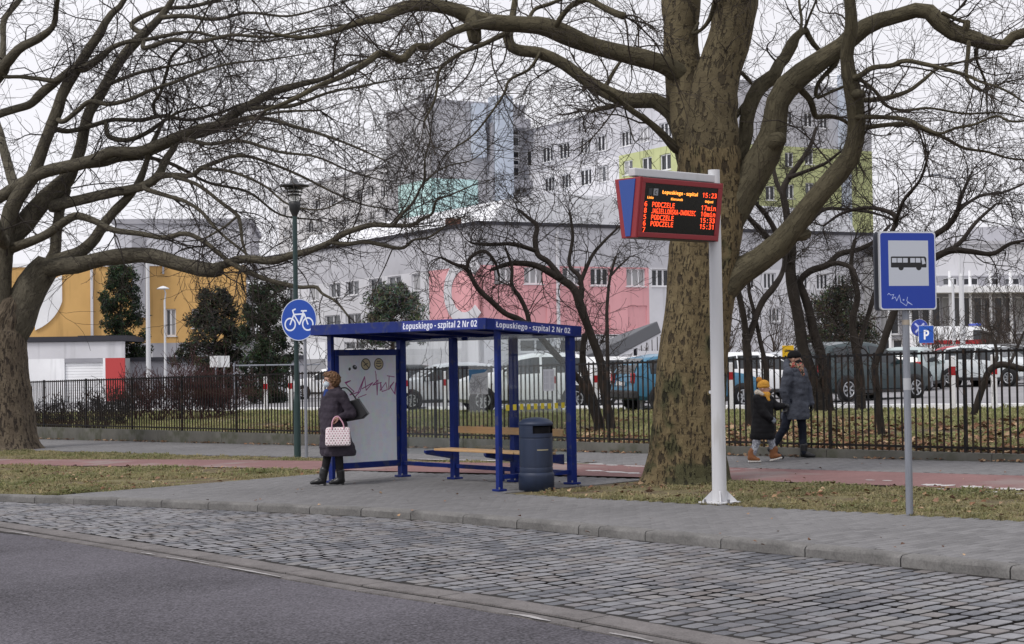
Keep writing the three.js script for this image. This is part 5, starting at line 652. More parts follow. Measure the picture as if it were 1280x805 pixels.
function building(name, label, u0, z0, beta, category = 'building') {
  const B = rad(beta), x0 = (u0 - 640) / F * z0, base = gz(u0, z0), g = thing(name, label, category, base, YAW + B), r = rng(Math.round(u0 * 7 + z0)), cb = Math.cos(B), sb = Math.sin(B);
  const at = (side, u) => { const k = (u - 640) / F, t = side === 'front' ? (k * z0 - x0) / (cb - k * sb) : (k * z0 - x0) / (-sb - k * cb); return { t, z: side === 'front' ? z0 + t * sb : z0 + t * cb }; };
  const y = (u, v, z) => EYE + (horizon(u) - v) / F * z - base.y, cy = (v) => y(u0, v, z0);
  const put = (o, side, s, yy, inset) => { if (side === 'front') { o.position.set(s, yy, -inset); } else { o.position.set(inset, yy, -s); o.rotation.y = -Math.PI / 2; } return o; };
  // wall region from column ua to ub, heights y0..y1, with window rectangles given as [u0, u1, v0, v1, leaves]
  function wall(side, ua, ub, y0, y1, mat, wins = [], partName = 'wall') {
    let a = at(side, ua).t, b = at(side, ub).t; if (a > b) [a, b] = [b, a];
    const sh = new THREE.Shape([[a, y0], [b, y0], [b, y1], [a, y1]].map(([x, q]) => new THREE.Vector2(x, q)));
    for (const [p0, p1, v0, v1, leaves = 2, kind] of wins) {
      const A = at(side, p0), C = at(side, p1); let s0 = Math.min(A.t, C.t), s1 = Math.max(A.t, C.t); const zz = (A.z + C.z) / 2, um = (p0 + p1) / 2; const h1 = Math.min(y(um, v0, zz), y1 - 0.1), h0 = Math.max(y(um, v1, zz), y0 + 0.1); s0 = Math.max(s0, a + 0.1); s1 = Math.min(s1, b - 0.1); if (s1 - s0 < 0.2 || h1 - h0 < 0.2) continue;
      sh.holes.push(new THREE.Path([[s0, h0], [s0, h1], [s1, h1], [s1, h0]].map(([x, q]) => new THREE.Vector2(x, q))));
      const w = s1 - s0, h = h1 - h0, f = 0.09, bars = [box(w, f, 0.1, 0, h / 2 - f / 2), box(w, f, 0.1, 0, -h / 2 + f / 2), box(f, h - 2 * f, 0.1, -w / 2 + f / 2), box(f, h - 2 * f, 0.1, w / 2 - f / 2)]; for (let i = 1; i < leaves; i++) bars.push(box(0.14, h - 2 * f, 0.1, -w / 2 + w * i / leaves)); bars.push(box(w + 0.2, 0.06, 0.3, 0, -h / 2 - 0.035, 0.12));
      const solid = kind === 'blind'; const win = put(mesh(solid ? 'blind_panel' : 'window', solid ? box(w, h, 0.1) : join(bars), solid ? mat : M.frameW, g), side, (s0 + s1) / 2, (h0 + h1) / 2, solid ? 0.13 : 0.19);
      if (!solid) { const pm = paneMats[Math.floor(r() * paneMats.length)]; for (let i = 0; i < leaves; i++) { const pw = w / leaves - 0.1; const p = mesh('pane', box(pw, h - 2 * f, 0.02, -w / 2 + w * (i + 0.5) / leaves, 0, -0.03), r() < 0.7 ? pm : paneMats[Math.floor(r() * 5)], win); } }
    }
    const e = uvBox(new THREE.ExtrudeGeometry(sh, { depth: 0.3, bevelEnabled: false })); if (side === 'front') e.translate(0, 0, -0.3); else e.rotateY(Math.PI / 2);
    return mesh(partName, e, mat, g);
  }
  const W = (u) => at('front', u).t, Dp = (u) => at('left', u).t;
  const core = (w, d, h, mat = M.interior) => mesh('core', box(w - 0.7, h, d - 0.7, w / 2, h / 2 - 1, -d / 2), mat, g);
  const roof = (w, d, h, mat = M.roofDark, over = 0.15) => mesh('roof', box(w + over * 2, 0.25, d + over * 2, w / 2, h + 0.126, -d / 2), mat, g);
  return { g, at, y, cy, wall, W, Dp, core, roof, put, base };
}
{ // low hospital block with the pink mural
  const b = building('hospital_block', 'low pale hospital block with a pink painted corner and rows of white framed windows', 600, 124, 29.07), Y = b.cy, w = b.W(1125), d = b.Dp(325), top = Y(278), pk = Y(331), lo = Y(419);
  b.core(w, d, top); b.roof(w, d, top - 0.13, M.roofDark, 0.2);
  b.wall('front', 600, 1125, pk, top - 0.01, M.wGrey);
  b.wall('front', 600, 812, lo, pk, M.wPink, [[619, 642, 332, 354], [656, 680, 332, 355], [704, 728, 333, 356], [739, 762, 333, 357], [784, 808, 333, 358], [625, 649, 382, 408, 1, 'blind'], [657, 684, 382, 409, 1, 'blind'], [704, 725, 382, 409, 1, 'blind'], [740, 763, 382, 410, 1, 'blind'], [785, 809, 382, 410, 1, 'blind']].map((a) => a.length < 5 ? [...a, 3] : a), 'pink_wall');
  b.wall('front', 812, 1125, lo, pk, M.wLight, [[816, 838, 334, 358], [930, 945, 341, 361], [956, 971, 341, 361], [997, 1012, 342, 361], [1022, 1037, 342, 362], [1045, 1058, 343, 362], [1064, 1077, 343, 362], [1088, 1101, 344, 363], [935, 950, 385, 402], [962, 976, 385, 402], [997, 1012, 386, 403], [1022, 1037, 386, 403]].map((a) => [...a, 3]));
  b.wall('front', 600, 1125, -0.6, lo, M.wLight, [[545, 545, 0, 0], [650, 690, 424, 440], [700, 730, 424, 441], [750, 770, 424, 441]].slice(1));
  b.wall('left', 600, 325, pk, top - 0.01, M.wGrey);
  b.wall('left', 600, 537, lo, pk, M.wPink, [], 'pink_wall');
  b.wall('left', 537, 325, lo, pk, M.wLight, [[515, 526, 338, 364, 1], [485, 502, 337, 363], [462, 478, 341, 366], [433, 449, 345, 369], [412, 426, 347, 372], [387, 399, 355, 376], [360, 372, 358, 380], [432, 451, 392, 407], [406, 425, 394, 409], [462, 478, 390, 405], [370, 388, 397, 411]]);
  b.wall('left', 600, 325, -0.6, lo, M.wLight, [[470, 500, 424, 436], [430, 455, 425, 437]]);
  mesh('string_course', box(0.12, 0.25, d * 0.75, -0.06, Y(402), -d * 0.62), M.roofDark, b.g);
  // painted C on the corner, as a raised letter
  const sh = new THREE.Shape(); sh.absarc(0, 0, 2.35, 0.75, Math.PI * 2 - 0.75, false); sh.absarc(0, 0, 1.5, Math.PI * 2 - 0.75, 0.75, true); const c = new THREE.ExtrudeGeometry(sh, { depth: 0.05, bevelEnabled: false, curveSegments: 30 }); c.scale(1.45, 1.05, 1); c.rotateY(Math.PI); c.translate(0, 0, 0); c.rotateY(Math.PI / 2); const s = b.Dp(582); mesh('letter', uvBox(c.translate(-0.012, Y(362), -s + 0.0)), M.wLight, b.g);
  // white metal roof set back behind the parapet
  const rs = new THREE.Shape([[2.5, top + 0.25], [w - 2, top + 0.25], [w - 3, top + 2.2], [8, top + 2.7], [4, top + 2.1]].map(([x, q]) => new THREE.Vector2(x, q))); mesh('metal_roof', uvBox(new THREE.ExtrudeGeometry(rs, { depth: d - 6, bevelEnabled: false }).translate(0, 0, -d + 3)), M.roofWhite, b.g);
  mesh('chimney', box(0.9, 0.7, 0.9, 1.0, top + 0.45, -6), flat(0.16, 0.08, 0.06), b.g); mesh('downpipe', box(0.2, top - 1, 0.2, b.W(697), top / 2, 0.14), M.wLight, b.g);
}
{ // grey tower with the turquoise panel
  const b = building('hospital_tower', 'grey hospital tower with turquoise painted lower wall and blue glazed shaft', 543, 165, 29.07), Y = b.cy, top = Y(124), w = b.W(660), d = b.Dp(486), t1 = Y(222), t0 = Y(276);
  b.core(w, d, top); b.roof(w, d, top - 0.14, M.wDark, 0.1);
  b.wall('front', 543, 660, t1, top - 0.02, M.wTower, [[645, 653, 162, 168, 1], [645, 653, 170, 182, 1], [645, 653, 188, 197, 1], [645, 653, 199, 206, 1], [645, 653, 208, 220, 1]]); b.wall('front', 543, 600, t0, t1, M.wTeal, [], 'turquoise_wall'); b.wall('front', 600, 660, t0, t1, M.wTower, [[646, 655, 233, 243, 1], [646, 655, 245, 256, 1]]); b.wall('front', 543, 660, -0.6, t0, M.wTower);
  b.wall('left', 543, 486, t1, top - 0.02, M.wTower); b.wall('left', 543, 500, t0, t1, M.wTeal, [], 'turquoise_wall'); b.wall('left', 500, 486, t0, t1, M.wTower); b.wall('left', 543, 486, -0.6, t0, M.wTower);
  const bx2 = (ua, ub, va, vb, dep, m, n) => { const a = b.W(ua), c = b.W(ub), y1 = Y(va), y0 = Y(vb); mesh(n, box(c - a, y1 - y0, dep, (a + c) / 2, (y0 + y1) / 2, dep / 2 + 0.004), m, b.g); };
  bx2(592, 606, 126, 194, 0.9, M.wBlue, 'glazed_bay'); bx2(614, 634, 116, 276, 1.8, M.wBlue, 'glazed_shaft'); bx2(634, 652, 145, 157, 2.4, M.wDark, 'canopy'); bx2(611, 613.5, 150, 276, 1.2, M.wDark, 'duct'); bx2(634, 660, 222, 232, 1.6, M.wDark, 'canopy');
  mesh('chimney', box(1.2, 0.9, 1.2, 0.9, top + 0.55, -3), M.wDark, b.g);
}
{ // wing with three rows of windows running back to the tower
  const b = building('hospital_wing', 'pale grey hospital wing with three rows of white windows left of the big trunk', 864, 145, 29.07), Y = b.cy, top = b.y(751, 141, b.at('left', 751).z), d = b.Dp(655), w = 5;
  b.core(w, d, top); b.roof(w, d, top - 0.14, M.wDark, 0.1);
  const zb = (u, v) => b.y(u, v, b.at('left', u).z), m1 = zb(720, 206);
  b.wall('left', 864, 655, -0.6, m1 - 2.9, M.wLight, [[681, 696, 258, 266, 2], [703, 717, 254, 264, 3], [728, 743, 250, 266, 3], [750, 765, 247, 266, 3]]);
  b.wall('left', 777, 655, m1 - 2.9, m1, M.wLight, [[661, 669, 226, 237, 1], [682, 695, 221, 239, 3], [703, 716, 217, 235, 3], [727, 742, 211, 231, 3], [749, 764, 207, 227, 3]]);
  b.wall('left', 864, 777, m1 - 2.9, m1, M.wLime, [[782, 794, 200, 218, 2], [805, 818, 196, 214, 2], [828, 842, 192, 212, 2]], 'lime_wall');
  b.wall('left', 864, 655, m1, top - 0.02, M.wGrey, [[660, 667, 188, 207, 1], [680, 694, 183, 202, 3], [701, 715, 178, 198, 3], [727, 741, 173, 191, 3], [749, 763, 168, 188, 3], [779, 793, 163, 182, 3], [802, 816, 158, 177, 3], [828, 843, 152, 172, 3]]);
  b.wall('front', 864, 905, -0.6, top - 0.02, M.wGrey);
}
{ // long wing on the left of the tower
  const b = building('hospital_wing', 'pale hospital wing with small windows behind the lantern', 492, 178, 29.07), Y = b.cy, top = Y(204), d = b.Dp(350), zb = (u, v) => b.y(u, v, b.at('left', u).z), m1 = zb(455, 256);
  b.core(6, d, top); b.roof(6, d, top - 0.14, M.wDark, 0.1);
  b.wall('left', 492, 350, m1, top - 0.02, M.wLight, [[479, 486, 231, 246, 2], [460, 469, 232, 247, 2], [446, 454, 236, 250, 2], [430, 437, 240, 253, 2], [414, 421, 244, 256, 2], [394, 402, 249, 261, 2], [376, 383, 254, 266, 2], [355, 361, 258, 269, 2]]);
  b.wall('left', 492, 350, -0.6, m1, M.wLight, [[481, 489, 260, 272, 2], [462, 470, 264, 278, 2], [446, 455, 266, 281, 2], [429, 437, 269, 283, 2], [416, 423, 271, 283, 2], [396, 404, 275, 290, 2], [385, 393, 277, 291, 2], [366, 373, 281, 294, 2], [356, 361, 284, 296, 2]]);
  b.wall('front', 492, 530, -0.6, top - 0.02, M.wLight);
}
{ // lime tower on the right
  const b = building('hospital_tower', 'tall grey tower with lime green lower storeys right of the big trunk', 918, 168, 29.07), Y = b.cy, top = Y(99), w = b.W(1094), d = 14, l1 = Y(178), l0 = Y(296);
  b.core(w, d, top); b.roof(w, d, top - 0.14, M.wDark, 0.1);
  const st = b.W(1055), sx = b.W(1068);
  b.wall('front', 918, 1094, l1, top - 0.02, M.wGrey, [[1010, 1021, 140, 158, 2], [1030, 1040, 142, 160, 2], [960, 972, 134, 152, 2], [985, 996, 137, 155, 2]]); b.wall('front', 918, 1055, l0, l1, M.wLime, [[1010, 1021, 182, 205, 2], [960, 972, 188, 206, 2], [985, 996, 190, 208, 2], [1010, 1021, 228, 246, 2], [985, 996, 230, 248, 2], [960, 972, 232, 250, 2]], 'lime_wall'); b.wall('front', 1068, 1094, l0, l1, M.wLime, [], 'lime_wall'); b.wall('front', 1055, 1068, l0, l1, M.wBlue, [], 'stair_wall'); b.wall('front', 918, 1094, -0.6, l0, M.wLight);
  b.wall('left', 918, 905, -0.6, top - 0.02, M.wGrey); mesh('shaft', box(sx - st + 0.6, top - l1 + 1.4, 1, (st + sx) / 2, (top + l1) / 2 + 0.7, 0.504), M.wBlue, b.g);
}
{ // pavilion on the right
  const b = building('pavilion', 'long pale pavilion with a colonnade of slim white posts behind the car park', 1098, 138, 12), Y = b.cy, w = b.W(1310), top = Y(303), y = (v) => Y(v);
  b.core(w, 16, top); b.roof(w, 16, top - 0.14, M.wGrey, 0.3);
  const wins = []; for (let u = 1102; u < 1300; u += 26) wins.push([u, u + 19, 347, 357.5, 2]);
  b.wall('front', 1098, 1310, y(345), top - 0.02, M.wLight); b.wall('front', 1098, 1310, y(359), y(345), M.wDark, wins); b.wall('front', 1098, 1310, y(368), y(359), M.wWhite);
  b.wall('front', 1098, 1310, y(420), y(368), M.wDark, Array.from({ length: 16 }, (_, i) => [1101 + i * 13, 1112 + i * 13, 371, 418, 1])); b.wall('front', 1098, 1310, -0.8, y(420), M.wDark, [[1105, 1140, 424, 440, 3], [1150, 1190, 424, 440, 3], [1200, 1240, 424, 440, 3], [1250, 1290, 424, 440, 3]]);
  for (let i = 0; i < 9; i++) { const x = b.W(1102 + i * 25); mesh('column', cyl(0.12, 0.12, y(340) + 0.8, x, (y(340) - 0.8) / 2, 1.6, 12), M.wWhite, b.g); }
  mesh('canopy', box(w, 0.5, 2.6, w / 2, y(364), 1.32), M.wWhite, b.g);
  const s = new THREE.Shape([[b.W(1225), top + 0.2], [b.W(1310), top + 0.2], [b.W(1300), top + 1.6], [b.W(1240), top + 1.5]].map(([x, q]) => new THREE.Vector2(x, q))); mesh('hipped_roof', uvBox(new THREE.ExtrudeGeometry(s, { depth: 9, bevelEnabled: false }).translate(0, 0, -12)), M.wGrey, b.g);
}
{ // orange building on the left, with the white garage in front
  const b = building('orange_building', 'orange and pale grey hospital building behind the left tree', -40, 118, 6), Y = b.cy, w = b.W(308), top = Y(331), lo = Y(432);
  b.core(w, 22, top); b.roof(w, 22, top - 0.2, M.wWhite, 0.1);
  b.wall('front', -40, 308, lo, top - 0.02, M.wOrange, [[207, 220, 386, 420, 2], [50, 62, 372, 384, 2], [-10, 6, 372, 392, 2], [240, 254, 386, 410, 2]], 'orange_wall'); b.wall('front', -40, 308, -0.8, lo, M.wDark, [[170, 190, 436, 456, 2], [220, 240, 436, 456, 2], [270, 290, 436, 456, 2]]);
  const pan = (ua, ub, va, vb, m, n, dep = 0.35) => { const a = b.W(ua), c = b.W(ub); mesh(n, box(c - a, Y(va) - Y(vb), dep, (a + c) / 2, (Y(va) + Y(vb)) / 2, dep / 2 + 0.004), m, b.g); };
  pan(168, 184, 292, 400, M.wDark, 'vent_panel', 1.2); pan(114, 117, 334, 430, M.wLight, 'pilaster'); pan(204, 206, 334, 345, M.wDark, 'vent_panel');
  const x0 = b.W(44), x1 = b.W(78), s = new THREE.Shape(); s.moveTo(x0, Y(414)); s.quadraticCurveTo(x0 + (x1 - x0) * 0.75, Y(404), x1, Y(378)); s.lineTo(x1, Y(345)); s.quadraticCurveTo(x0 + (x1 - x0) * 0.5, Y(352), x0, Y(372)); s.closePath(); mesh('white_curve', uvBox(new THREE.ExtrudeGeometry(s, { depth: 0.12, bevelEnabled: false }).translate(0, 0, 0.004)), M.wWhite, b.g);
  const u0 = b.W(140), u1 = b.W(312); mesh('upper_storey', box(u1 - u0, Y(281) - top, 15, (u0 + u1) / 2, (Y(281) + top) / 2 + 0.15, -9.5), M.wGrey, b.g); mesh('parapet', box(u1 - u0 + 0.4, 0.35, 15.4, (u0 + u1) / 2, Y(281) + 0.33, -9.5), M.wDark, b.g);
}
{
  const b = building('garage', 'white garage with a roller shutter and red corner panel behind the left fence', 32, 100, 4, 'garage'), Y = b.cy, w = b.W(155), top = Y(428), r1 = Y(449);
  b.core(w, 7, top); mesh('roof', box(w + 0.3, 0.3, 7.3, w / 2, top + 0.16, -3.5), M.roofDark, b.g); const a0 = b.W(94), tall = Y(420.5); mesh('roof_box', box(w - a0, tall - top - 0.32, 5, (w + a0) / 2, (tall + top) / 2 + 0.17, -3.2), M.roofDark, b.g);
  b.wall('front', 32, 155, r1, top - 0.01, M.wLight); b.wall('front', 32, 80, -0.8, r1, M.wWhite); b.wall('front', 128, 131, -0.8, r1, M.wWhite); b.wall('front', 131, 155, -0.8, r1, M.wRed, [], 'red_panel');
  const s0 = b.W(80), s1 = b.W(128), h = r1 + 0.8; const sh = new THREE.Group(); sh.name = 'roller_shutter'; b.g.add(sh); for (let y = -0.7; y < r1 - 0.25; y += 0.16) mesh('slat', rbox(s1 - s0 - 0.04, 0.15, 0.04, 0.015, (s0 + s1) / 2, y + 0.08, -0.15), M.wWhite, sh); mesh('shutter_box', box(s1 - s0 - 0.02, 0.22, 0.3, (s0 + s1) / 2, r1 - 0.12, -0.16), M.wDark, sh);
}
{ // dark low wall with a glazed strip between garage and hospital, and the white hoarding
  const b = building('service_building', 'low dark service building behind the conifers', 158, 105, 5), Y = b.cy, w = b.W(400), top = Y(450);
  b.core(w, 8, top); b.roof(w, 8, top - 0.1, M.roofDark, 0.2); b.wall('front', 158, 400, -0.8, top - 0.02, M.wDark, [[300, 330, 455, 468, 3], [340, 372, 455, 468, 3]]);
  const c = building('white_hoarding', 'white blank hoarding wall behind the bicycle sign pole', 379, 95, 4, 'wall'), Yc = c.cy; c.wall('front', 379, 406, Yc(449), Yc(428), M.wWhite, [], 'board'); c.wall('front', 379, 406, -0.5, Yc(449) , M.interior, [], 'lower_wall');
}
{ // sloping dark stair canopy above the parked cars
  const a = px(733, 452, 78), c = px(800, 417, 84), m = thing('stair_canopy', 'sloping dark grey covered stairway in front of the pink wall', 'stairway', gz(765, 81)), o = m.position, d = c.clone().sub(a), L = d.length();
  const g = mesh('canopy', rbox(L, 0.6, 2.2, 0.05), flat(0.075, 0.078, 0.088, 0.6), m); g.position.copy(a).lerp(c, 0.5).sub(o); g.quaternion.setFromUnitVectors(V(1, 0, 0), d.clone().normalize()); const e = mesh('edge_strip', box(L, 0.12, 2.26), M.wLight, m); e.position.copy(g.position).add(V(0, -0.36, 0)); e.quaternion.copy(g.quaternion);
  for (const t of [0.1, 0.5, 0.9]) { const p = a.clone().lerp(c, t).sub(o); mesh('post', cyl(0.08, 0.08, p.y + 0.3, p.x, p.y / 2 - 0.15, p.z, 8), M.roofDark, m); }
  const n = thing('terrace_wall', 'pale terrace wall with railing beneath the pink wall', 'wall', gz(790, 90), YAW + rad(15)); mesh('wall', box(9, 1.9, 0.3, 1, 0.9, 0), M.wLight, n); for (let i = 0; i < 30; i++) mesh('baluster', box(0.035, 0.8, 0.035, -3.4 + i * 0.3, 2.25, 0), M.iron, n); mesh('handrail', box(9, 0.06, 0.06, 1, 2.68, 0), M.iron, n);
}

// ------------------------------------------------------------------ cars and car park furniture
M.tyre = flat(0.018, 0.018, 0.019, 0.85); M.rim = flat(0.45, 0.46, 0.48, 0.35, { metalness: 0.7 }); M.carGlass = new THREE.MeshPhysicalMaterial({ color: col(0.03, 0.035, 0.04), roughness: 0.06, side: THREE.DoubleSide }); M.plastic = flat(0.025, 0.025, 0.027, 0.6); M.lampRed = flat(0.35, 0.015, 0.02, 0.2); M.lampClear = flat(0.6, 0.62, 0.65, 0.15);
const paint = (r, g, b) => new THREE.MeshPhysicalMaterial({ color: col(r, g, b), roughness: 0.5, clearcoat: 0.5, clearcoatRoughness: 0.12, side: THREE.DoubleSide });
const bodies = {
  hatch: { L: 3.95, W: 1.7, H: 1.48, top: [[0, 0.55], [0.012, 0.9], [0.05, 1.22], [0.11, 1.4], [0.25, 1.48], [0.45, 1.48], [0.56, 1.41], [0.74, 1.0], [0.86, 0.92], [0.96, 0.78], [1, 0.52]], glass: [0.12, 0.7], rear: [0.02, 0.1], front: [0.575, 0.725] },
  suv: { L: 4.35, W: 1.8, H: 1.66, top: [[0, 0.6], [0.012, 1.0], [0.045, 1.36], [0.1, 1.58], [0.25, 1.66], [0.45, 1.66], [0.56, 1.57], [0.7, 1.12], [0.86, 1.04], [0.96, 0.88], [1, 0.6]], glass: [0.11, 0.67], rear: [0.02, 0.09], front: [0.575, 0.69] },
  sedan: { L: 4.5, W: 1.76, H: 1.44, top: [[0, 0.5], [0.012, 0.8], [0.05, 0.98], [0.13, 1.03], [0.25, 1.36], [0.38, 1.44], [0.52, 1.42], [0.6, 1.34], [0.75, 0.96], [0.88, 0.88], [0.97, 0.72], [1, 0.5]], glass: [0.22, 0.71], rear: [0.15, 0.24], front: [0.615, 0.74] },
  van: { L: 5.6, W: 2.0, H: 2.6, top: [[0, 0.7], [0.008, 2.3], [0.03, 2.55], [0.3, 2.6], [0.68, 2.58], [0.76, 2.4], [0.88, 1.45], [0.96, 1.2], [1, 0.7]], glass: [0.6, 0.84], rear: [0.001, 0.001], front: [0.765, 0.875] } };
function car(label, u, z, heading, type, color, o = {}) {
  const s = bodies[type], b = gz(u, z), g = thing(type === 'van' ? 'ambulance' : 'parked_car', label, type === 'van' ? 'ambulance' : 'car', b, YAW + rad(heading), 'cars in the car park'), k = o.scale ?? 1, L = s.L * k, W = s.W / 2, pm = paint(...color);
  const f = (A, t) => { let i = 0; while (i < A.length - 2 && t > A[i + 1][0]) i++; const q = clamp((t - A[i][0]) / (A[i + 1][0] - A[i][0])); return lerp(A[i][1], A[i + 1][1], q); };
  const top = (t) => f(s.top, t), belt = (t) => Math.min(top(t), (type === 'van' ? 1.35 : s.H * 0.61) + 0.06 * (0.5 - t)), w = (t) => W * (1 - 0.16 * Math.pow(Math.abs(2 * t - 1), 5)), wr = (t) => { const h = top(t) - belt(t); return w(t) * (type === 'van' ? 0.95 : 0.97 - 0.19 * clamp(h / (s.H * 0.36))); }, bot = (t) => 0.24 + 0.1 * Math.pow(Math.abs(2 * t - 1), 8), X = (t) => (t - 0.5) * L;
  const ts = []; for (let i = 0; i <= 44; i++) ts.push(i / 44); for (const [t] of s.top) ts.push(t); ts.sort((a, c) => a - c);
  const ring = (t) => { const T = top(t), B = belt(t), ww = w(t), r = wr(t), bo = bot(t), h = []; h.push([ww * 0.85, bo], [ww * 0.98, bo + 0.1], [ww, (bo + B) * 0.5], [ww * 0.985, B - 0.03], [lerp(ww * 0.97, r, 0.15), lerp(B, T, 0.12)], [r, lerp(B, T, 0.86)], [r * 0.9, T - 0.012], [r * 0.45, T + 0.02]); return [...h, ...h.slice().reverse().map(([z2, y]) => [-z2, y])]; };
  const p = [], id = [], n = 16; ts.forEach((t) => ring(t).forEach(([zz, y]) => p.push(X(t), y, zz)));
  for (let i = 0; i < ts.length - 1; i++) for (let q = 0; q < n; q++) { const A = i * n + q, B = i * n + (q + 1) % n; id.push(A, B, A + n, B, B + n, A + n); }
  for (const e of [0, ts.length - 1]) for (let q = 1; q < n - 1; q++) id.push(e * n, e * n + q, e * n + q + 1);
  const bg = new THREE.BufferGeometry(); bg.setAttribute('position', new THREE.Float32BufferAttribute(p, 3)); bg.setIndex(id); mesh('body', toCreasedNormals(bg, 0.6), pm, g);
  const patch = (fn, nx, ny) => { const q = [], ii = []; for (let i = 0; i <= nx; i++) for (let j = 0; j <= ny; j++) q.push(...fn(i / nx, j / ny)); for (let i = 0; i < nx; i++) for (let j = 0; j < ny; j++) { const A = i * (ny + 1) + j; ii.push(A, A + 1, A + ny + 1, A + 1, A + ny + 2, A + ny + 1); } const e = new THREE.BufferGeometry(); e.setAttribute('position', new THREE.Float32BufferAttribute(q, 3)); e.setIndex(ii); e.computeVertexNormals(); return e; };
  const [ga, gb] = s.glass, cuts = type === 'van' ? [[ga, gb]] : [[ga, lerp(ga, gb, 0.2)], [lerp(ga, gb, 0.22), lerp(ga, gb, 0.53)], [lerp(ga, gb, 0.56), gb]];
  for (const sd of [1, -1]) { for (const [a, c] of cuts) mesh('side_window', patch((i, j) => { const t = lerp(a, c, i), T = top(t), B = belt(t), y = lerp(B + 0.02, lerp(B, T, 0.84), j), zz = lerp(lerp(w(t) * 0.97, wr(t), 0.15), wr(t), clamp((lerp(0.05, 0.84, j) - 0.12) / 0.74)); return [X(t), y, sd * (zz + 0.012)]; }, 8, 4), M.carGlass, g);
    const hl = mesh('headlight', new THREE.SphereGeometry(0.11, 12, 8).scale(0.6, 0.75, 1.2).translate(X(0.965), type === 'van' ? 1.0 : s.H * 0.47, sd * w(0.965) * 0.8), M.lampClear, g), tl = mesh('taillight', rbox(0.08, type === 'van' ? 0.3 : 0.28, 0.2, 0.03, X(0.006), s.H * (type === 'van' ? 0.45 : 0.58), sd * w(0.01) * 0.84), M.lampRed, g);
    mesh('mirror', rbox(0.1, 0.13, 0.2, 0.03, X(s.glass[1] - 0.02), belt(0.6) + 0.08, sd * (W + 0.08)), pm, g); mesh('sill', box(L * 0.55, 0.09, 0.04, 0, 0.27, sd * (W * 0.985)), M.plastic, g); }
  mesh('windscreen', patch((i, j) => { const t = lerp(s.front[0], s.front[1], i); return [X(t) + 0.012, top(t) + 0.022, lerp(-1, 1, j) * wr(t) * 0.86]; }, 5, 6), M.carGlass, g);
  if (type !== 'van') mesh('rear_window', patch((i, j) => { const t = lerp(s.rear[0], s.rear[1], i); return [X(t) - 0.014, top(t) + 0.016, lerp(-1, 1, j) * wr(t) * 0.82]; }, 4, 6), M.carGlass, g);
  mesh('bumper', rbox(0.18, 0.24, W * 1.75, 0.06, X(0) + 0.05, 0.42, 0), o.trim ?? pm, g); mesh('bumper', rbox(0.2, 0.24, W * 1.7, 0.06, X(1) - 0.08, 0.4, 0), o.trim ?? pm, g); mesh('number_plate', box(0.015, 0.11, 0.5, X(0) - 0.05, type === 'van' ? 0.6 : 0.72, 0), M.frameW, g); mesh('grille', box(0.02, 0.12, 0.8, X(1) + 0.014, 0.48, 0), M.plastic, g);
  const wrad = type === 'suv' || type === 'van' ? 0.34 : 0.31;
  for (const tx of [0.19, 0.81]) for (const sd of [1, -1]) { mesh('wheel_arch', new THREE.CylinderGeometry(wrad + 0.06, wrad + 0.06, 0.03, 24).rotateX(Math.PI / 2).translate(X(tx), wrad, sd * (W * 0.985)), M.plastic, g); const wh = mesh('wheel', new THREE.TorusGeometry(wrad - 0.085, 0.085, 10, 26).scale(1, 1, 1.1), M.tyre, g); wh.position.set(X(tx), wrad, sd * (W - 0.03)); const rim = []; for (let i = 0; i < 7; i++) rim.push(box(0.045, wrad - 0.12, 0.02, 0, (wrad - 0.1) / 2, 0).rotateZ(i * Math.PI * 2 / 7)); rim.push(new THREE.TorusGeometry(wrad - 0.13, 0.02, 6, 24)); const rm = mesh('rim', join(rim), M.rim, wh); rm.position.z = sd * 0.075; mesh('hub', new THREE.CylinderGeometry(wrad - 0.12, wrad - 0.12, 0.04, 20).rotateX(Math.PI / 2), M.plastic, wh).position.z = sd * 0.04; }
  if (type === 'van') { for (const sd of [1, -1]) mesh('red_stripe', box(L * 0.62, 0.22, 0.012, -0.5, 1.75, sd * (W * 0.985 + 0.012)), M.lampRed, g); mesh('light_bar', rbox(0.3, 0.14, 1.3, 0.05, X(0.68), 2.68, 0), flat(0.03, 0.08, 0.45, 0.2), g); }
  return g;
}
const cw = [0.86, 0.87, 0.88], silver = [0.5, 0.52, 0.55];
car('silver car nose left with dark lower body seen through the shelter back glass', 552, 55, 196, 'hatch', silver, { trim: M.plastic });
car('white car side on behind the shelter notices', 655, 50, 187, 'suv', cw);
car('white car with red taillight behind the leaning young tree', 772, 54, 38, 'hatch', cw);
car('bright blue small car partly hidden behind the big tree trunk', 858, 46.5, 22, 'hatch', [0.035, 0.17, 0.29], { trim: M.plastic });
car('white car behind the small child', 948, 54, 14, 'hatch', cw);
car('dark teal off roader behind the walking woman', 1072, 49, 34, 'suv', [0.016, 0.036, 0.042], { trim: M.plastic });
car('pale green hatchback seen from behind right of the bus stop pole', 1138, 59, 66, 'hatch', [0.36, 0.44, 0.44]);
car('red car between the pale green and the white cars', 1193, 63, 108, 'hatch', [0.42, 0.02, 0.035]);
car('white car with its headlights toward the fence right of the red car', 1240, 61, -50, 'hatch', [0.6, 0.64, 0.66]);
car('white saloon car farthest right in the car park', 1246, 78, -8, 'sedan', cw);
car('white car roof behind the lantern post at far left', 408, 84, 190, 'hatch', cw);
car('white ambulance with a red stripe behind the parked cars', 1196, 92, 4, 'van', [0.78, 0.79, 0.8]);
car('silver car half hidden behind the forked young tree', 1010, 60, 24, 'hatch', silver);
car('black car behind the leaning young tree and the stair canopy', 712, 62, 28, 'hatch', [0.012, 0.012, 0.014]);
car('dark grey car at the left end of the shelter glass', 492, 66, 200, 'hatch', [0.03, 0.032, 0.036]);
car('white car tucked behind the blue car and the big trunk', 826, 60, 30, 'hatch', cw);
